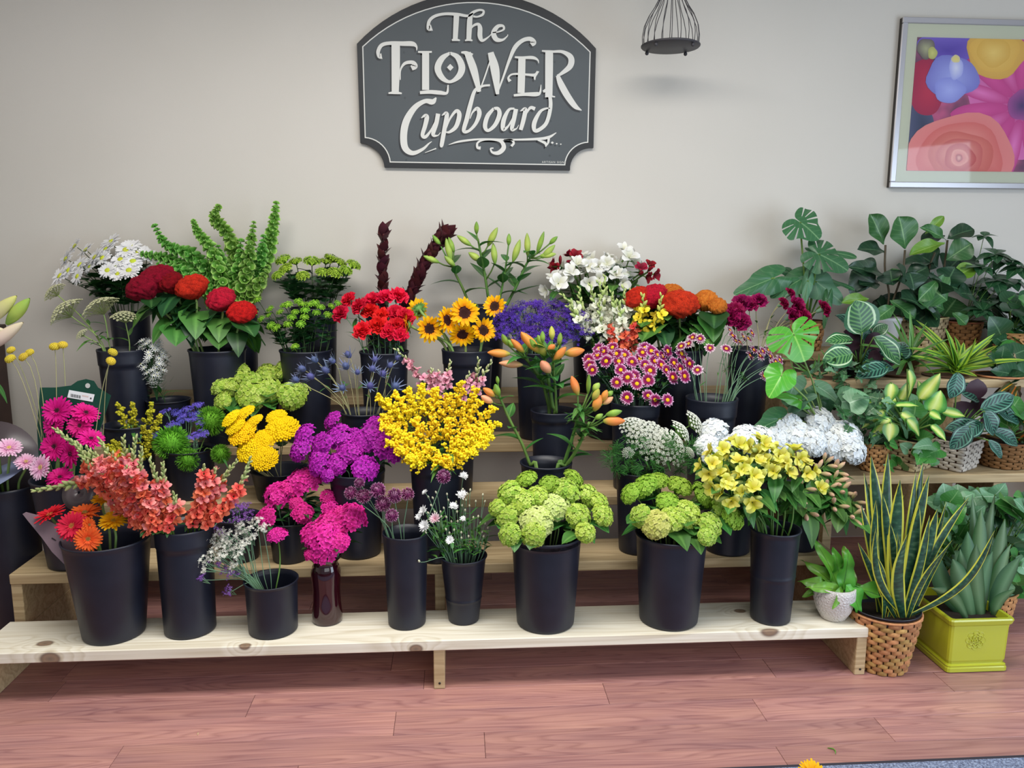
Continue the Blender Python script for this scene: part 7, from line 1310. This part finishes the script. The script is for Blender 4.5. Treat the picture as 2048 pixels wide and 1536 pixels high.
for b_, t_, w_, dy, f in (((1915, 745), (1912, 796), 44, -.08, (.2, -1, .3)), ((1960, 820), (2036, 790), 40, -.1, (0, -1, .4)), ((1968, 822), (2000, 868), 42, -.14, (.2, -1, .3)), ((1940, 852), (1910, 896), 38, -.15, (-.2, -1, .3)), ((1965, 845), (1930, 870), 34, -.13, (0, -.9, .5)), ((1985, 862), (2048, 884), 34, -.12, (0, -.9, .6)), ((1975, 880), (2012, 914), 22, -.16, (.2, -1, .2)), ((1990, 820), (2048, 838), 36, -.08, (0, -.8, .7)), ((1960, 800), (1930, 770), 40, .02, (0, -.8, .6)), ((1960, 850), (1905, 850), 34, -.1, (0, -.8, .6))): pleaf(R_, 'calathea_dark', b_, t_, w_, yy+dy, yy+dy-.03, rnd, f, src, pr_=2.6)
for b_, t_, w_ in (((1945, 800), (1960, 760), 46), ((1950, 830), (1975, 800), 50), ((1945, 840), (1915, 810), 44), ((1960, 845), (2000, 830), 40)): pleaf(R_, 'calathea_back', b_, t_, w_, yy+.02, yy, rnd, (0, -1, 0), src)
c, rb, rt, h = pot_at(2040, 890, 96, 945, yA+.03, zA, .85); R_ = plant('croton', c, 'croton in a brown basket at the right edge, lower shelf'); basket(R_, c, rb, rt, h, 10, 24, m_wkd); filler(R_, ['croton', 'pothos'], 22, (1998, 800, 2075, 890), (c[1]-.05, c[1]+.08), 46, 30, np.array(c)+np.array([0, 0, h*.9]))
# bright split-leaf plant leaning left behind the white hydrangeas
c, rb, rt, h = pot_at(1672, 878, 66, 930, yA+.04, zA); R_ = plant('split_leaf_philodendron', c, 'bright green split leaf plant rising behind the white hydrangeas'); brown_pot(R_, c, rb, rt, h, m_blk); src = np.array(c)+np.array([0, 0, h*.9]); yy = c[1]+.06; rnd = random.Random(9)
for kd, b_, t_, w_, dy, f in (('monstera_bright', (1587, 668), (1614, 722), 122, -.2, (.1, -1, .35)), ('heart_bright', (1563, 750), (1540, 793), 66, -.2, (-.2, -1, .4)), ('silver', (1592, 752), (1585, 792), 46, -.08, (0, -1, .2)), ('monstera_under', (1590, 806), (1632, 786), 40, -.1, (0, -.6, .8)), ('monstera_solid', (1600, 800), (1665, 838), 62, -.04, (0, -.9, .6)), ('heart_bright', (1600, 800), (1548, 786), 34, -.12, (0, -.8, .7)), ('monstera_solid', (1560, 838), (1510, 860), 60, -.1, (0, -.9, .6)), ('silver', (1632, 772), (1690, 800), 34, -.06, (0, -.8, .7)), ('monstera_solid', (1640, 800), (1600, 850), 70, -.02, (0, -1, .3))): pleaf(R_, kd, b_, t_, w_, yy+dy, yy+dy-.04, rnd, f, src, pr_=3, mstem=m_stemp)
# --- floor plants
for (u, v, y0, w, lab, kinds, box, n, s) in ((1900, 1180, .30, 90, 'silver splashed pothos on the floor behind the snake plant', ['pothos', 'pothos', 'silver'], (1868, 985, 1965, 1130), 60, 30), (2010, 1195, .28, 110, 'leafy pothos in a wicker basket on the floor behind the yellow-green pot', ['pothos', 'pothos', 'silver', 'pothos_dark'], (1960, 985, 2085, 1190), 76, 36)):
    c, rb, rt, h = pot_at(u, v, w, 0, y0, 0); 
    R_ = plant('pothos', c, lab); basket(R_, c, rb, rt, h, 10, 26, m_wk); filler(R_, kinds, n, box, (c[1]-.16, c[1]+.08), s, n, np.array(c)+np.array([0, 0, h*.95]), ctr=(u, 1120))
yy = .36
for kd, b_, t_, w_, f in (('silver', (1998, 995), (1936, 985), 40, (0, -.7, .8)), ('silver', (1990, 990), (2012, 972), 40, (0, -1, .4)), ('pothos', (2000, 1012), (2035, 1000), 34, (0, -.9, .5)), ('silver', (1960, 1030), (1990, 1010), 40, (0, -.8, .6)), ('silver', (2005, 1020), (2040, 1035), 30, (0, -.8, .6))): pleaf(R_, kd, b_, t_, w_, yy, yy-.03, rnd, f, np.array(c)+np.array([0, 0, h]))
# snake plant in a large woven basket
f0 = Pz(1783, 1354, 0); rbs = px(49, f0); cy_ = f0.y+rbs; rts = px(70, P(1788, 1243, cy_-.1)); zt_ = P(1788, 1243, cy_-rts).z; c = (f0.x+.004, cy_, .0006)
R_ = plant('snake_plant', c, 'snake plant with yellow edged leaves in a woven wicker basket on the floor'); basket(R_, c, rbs, rts, zt_/1.03, 14, 30, m_wk, single=True, inner=m_blk); rnd = random.Random(14)
def blade(root, b_, t_, w, bow, y0, dy, m, nm='leaf', twist=0., fold=.28, n=16, lean=0.):
    """long stiff blade from base px to tip px; bow = sideways bend in px"""
    a, e = w3(b_, y0), w3(t_, y0+dy); ax = e-a; L_ = np.linalg.norm(ax); d = ax/L_; sd = nrm(np.cross(d, (0, 1, 0))); nn = np.cross(sd, d); ww = px(w, a)/2; V = []; uv = []; bw = px(bow, a)
    for i in range(n+1):
        t = i/n; c_ = a+ax*t+sd*bw*math.sin(math.pi*t)+np.array([0, 0, lean*px(1, a)*math.sin(math.pi*t)]); pr = max(.03, min(1, .5+t*1.4)*(1-max(0, (t-.55)/.45)**2.2)); th = twist*(t-.3); s1 = sd*math.cos(th)+nn*math.sin(th); s2 = -sd*math.sin(th)+nn*math.cos(th)
        for j in range(5): u = j/2-1; V.append(c_+s1*ww*pr*u+s2*fold*ww*pr*u*u); uv.append((.5+u/2, t))
    F = [(i*5+j, (i+1)*5+j, (i+1)*5+j+1, i*5+j+1) for i in range(n) for j in range(4)]; g = G(); g.add(V, F, 0, uv); return g.obj(nm, m, root)
SN = [((1762, 1228), (1728, 946), 21, -10, .06), ((1775, 1228), (1742, 912), 22, -4, .05), ((1782, 1226), (1776, 906), 20, 5, .06), ((1790, 1230), (1800, 960), 24, 4, .02), ((1795, 1228), (1832, 945), 18, -6, .04), ((1802, 1228), (1846, 925), 22, -4, .05), ((1800, 1230), (1858, 950), 20, 2, .03), ((1812, 1230), (1875, 1018), 22, -6, .0), ((1818, 1230), (1893, 1003), 12, -8, .02), ((1822, 1228), (1938, 995), 14, 14, .0), ((1820, 1232), (1990, 1060), 15, -36, -.08), ((1812, 1234), (1752, 1055), 13, 26, -.07), ((1806, 1236), (1815, 1068), 24, 12, -.08), ((1816, 1236), (1889, 1100), 13, 8, -.08), ((1768, 1230), (1752, 1000), 14, 10, .02), ((1778, 1234), (1795, 1065), 11, -12, -.05), ((1792, 1236), (1757, 1070), 12, 16, -.06), ((1786, 1232), (1764, 985), 18, -6, .03), ((1805, 1232), (1838, 1010), 22, -4, .0), ((1772, 1232), (1716, 1085), 14, -6, .0), ((1760, 1230), (1722, 1010), 16, -8, .03), ((1797, 1236), (1780, 1045), 16, -4, -.04), ((1808, 1232), (1860, 1030), 18, -8, -.02), ((1768, 1236), (1752, 1110), 12, -10, -.06), ((1825, 1232), (1905, 1080), 14, 6, -.02), ((1780, 1228), (1808, 990), 20, 6, .06)]
for b_, t_, w_, bow, dy in SN: blade(R_, b_, t_, w_*1.25, bow, cy_+dy*.6, dy*.8-.0, m_sna, twist=rnd.uniform(-.9, .9))
# yellow-green square pot
m_lime = mat('lime_glaze', (176, 180, 40), .18, 0, 0, .55, coat=.5); x0, x1 = 1.829, 2.047; zr = P(1960, 1240, -.012).z
R_ = plant('blade_plant', (1.938, .13, .0006), 'broad bladed plant in a yellow-green square ceramic pot with raised rose on the floor')
g = G(); pr = [(0, .0006), (.006, .004), (.006, .018), (.003, .021), (.004, .027), (-.004, .032), (0, .045), (.002, zr-.028), (.008, zr-.022), (.012, zr-.006), (.010, zr), (-.002, zr), (-.006, zr-.03)]; dpt = .26; V = []
for o_, z in pr:
    e = .012
    for sx_, sy_ in ((x0-o_, -o_), (x1+o_, -o_), (x1+o_, dpt+o_), (x0-o_, dpt+o_)):
        cx_, cy2 = (x0+x1)/2, dpt/2; dxs = e if sx_ < cx_ else -e; dys = e if sy_ < cy2 else -e
        V += [(sx_, sy_+dys, z), (sx_+dxs*.3, sy_+dys*.3, z), (sx_+dxs, sy_, z)] if (sx_ < cx_) == (sy_ < cy2) else [(sx_+dxs, sy_, z), (sx_+dxs*.3, sy_+dys*.3, z), (sx_, sy_+dys, z)]
k = 12; g.add(V, [(i*k+j, i*k+(j+1) % k, (i+1)*k+(j+1) % k, (i+1)*k+j) for i in range(len(pr)-1) for j in range(k)]+[tuple(range(k-1, -1, -1))]); g.fix = True; pot = g.obj('pot', m_lime, R_, smooth=False)
g = G(); g.box((x0+.01, .01, zr-.04), (x1-.01, dpt-.01, zr-.025)); g.obj('soil', m_soil, R_, smooth=False)
cr_ = w3((1951, 1280), -.001); g = G()
for lay, (rr, n_) in enumerate(((.034, 8), (.024, 6), (.014, 5), (.006, 3))):
    for i in range(n_):
        a = 2*math.pi*i/n_+lay*.5; cc_ = cr_+np.array([rr*math.cos(a)*.75, -.001*lay, rr*math.sin(a)*.75]); g.tube([cc_+np.array([rr*.34*math.cos(t), 0, rr*.34*math.sin(t)]) for t in np.linspace(a-1.7, a+1.7, 9)], .0016, 5)
g.obj('raised_rose', m_lime, pot, 'stuff')
for b_, t_, w_, bow, dy in (((1930, 1232), (1868, 1118), 34, 10, -.02), ((1945, 1236), (1905, 1140), 36, -6, -.05), ((1955, 1232), (1935, 1085), 30, 4, .04), ((1962, 1236), (1985, 1125), 34, 8, -.03), ((1970, 1232), (1962, 1040), 26, 4, .07), ((1975, 1234), (2010, 1060), 30, -6, .05), ((1985, 1236), (2040, 1135), 30, 6, -.02), ((1935, 1238), (1862, 1198), 20, -14, -.09), ((1990, 1238), (2030, 1200), 22, 12, -.06), ((1950, 1234), (1920, 1120), 30, 0, .02), ((1965, 1238), (1952, 1110), 30, 4, -.05), ((1958, 1236), (1990, 1010), 18, 2, .1), ((1950, 1236), (1945, 1010), 20, -6, .1), ((1985, 1234), (2022, 1110), 30, 4, .04)): blade(R_, b_, (t_[0], t_[1]-22), w_*1.18, bow, .11+dy*.6, dy*.7, m_moon, twist=rnd.uniform(-.6, .6), fold=.35)
# bird's nest fern in a white embossed pot on the end of the front plank
zb = ZS[0]+BT+.0006; f0 = Pz(1679, 1248, zb); r0 = px(22, f0); cyf = f0.y+r0+.012; rtf = px(42, P(1680, 1187, cyf-.06)); zt_ = P(1680, 1187, cyf-rtf).z; c = (f0.x, cyf, zb); h = zt_-zb
R_ = plant('birds_nest_fern', c, 'small bright fern in a white embossed ceramic pot at the end of the front plank'); m_wp, N, L, b = node_mat('white_embossed', .3, .5); b.inputs['Base Color'].default_value = lin((206, 200, 196)); tc = N.new('ShaderNodeTexCoord'); vo = N.new('ShaderNodeTexVoronoi'); vo.feature = 'DISTANCE_TO_EDGE'; vo.inputs['Scale'].default_value = 95; L.new(tc.outputs['Object'], vo.inputs[0]); bp = N.new('ShaderNodeBump'); bp.inputs['Strength'].default_value = .9; bp.inputs['Distance'].default_value = .006; L.new(vo.outputs[0], bp.inputs['Height']); L.new(bp.outputs[0], b.inputs['Normal'])
g = G(); g.lathe([(.001, 0), (r0*.95, 0), (r0*1.1, .004), (rtf*.82, h*.28), (rtf*.98, h*.6), (rtf, h*.85), (rtf*.97, h), (rtf*.9, h), (rtf*.9, h*.8), (.001, h*.8)], 36, 0, c); g.obj('pot', m_wp, R_)
for b_, t_, w_, dy, f in (((1678, 1182), (1654, 1088), 26, .0, (0, -1, .3)), ((1684, 1182), (1704, 1108), 34, -.03, (0, -1, .4)), ((1672, 1180), (1622, 1152), 30, -.01, (0, -.7, .8)), ((1676, 1180), (1632, 1120), 28, .03, (0, -.7, .6)), ((1690, 1180), (1698, 1096), 34, .04, (0, -1, .2)), ((1695, 1178), (1826, 1178), 26, -.04, (0, -.5, 1)), ((1690, 1170), (1738, 1222), 42, -.09, (.2, -1, .4)), ((1682, 1176), (1682, 1206), 20, -.1, (0, -1, .3)), ((1670, 1178), (1606, 1186), 22, .02, (0, -.6, .8)), ((1700, 1172), (1745, 1195), 30, .0, (0, -.8, .7)), ((1680, 1180), (1676, 1100), 30, .02, (0, -1, .2)), ((1674, 1180), (1640, 1168), 26, -.06, (0, -.8, .7))):
    pleaf(R_, 'fern', b_, t_, w_, cyf+dy*.4, cyf+dy, rnd, f)
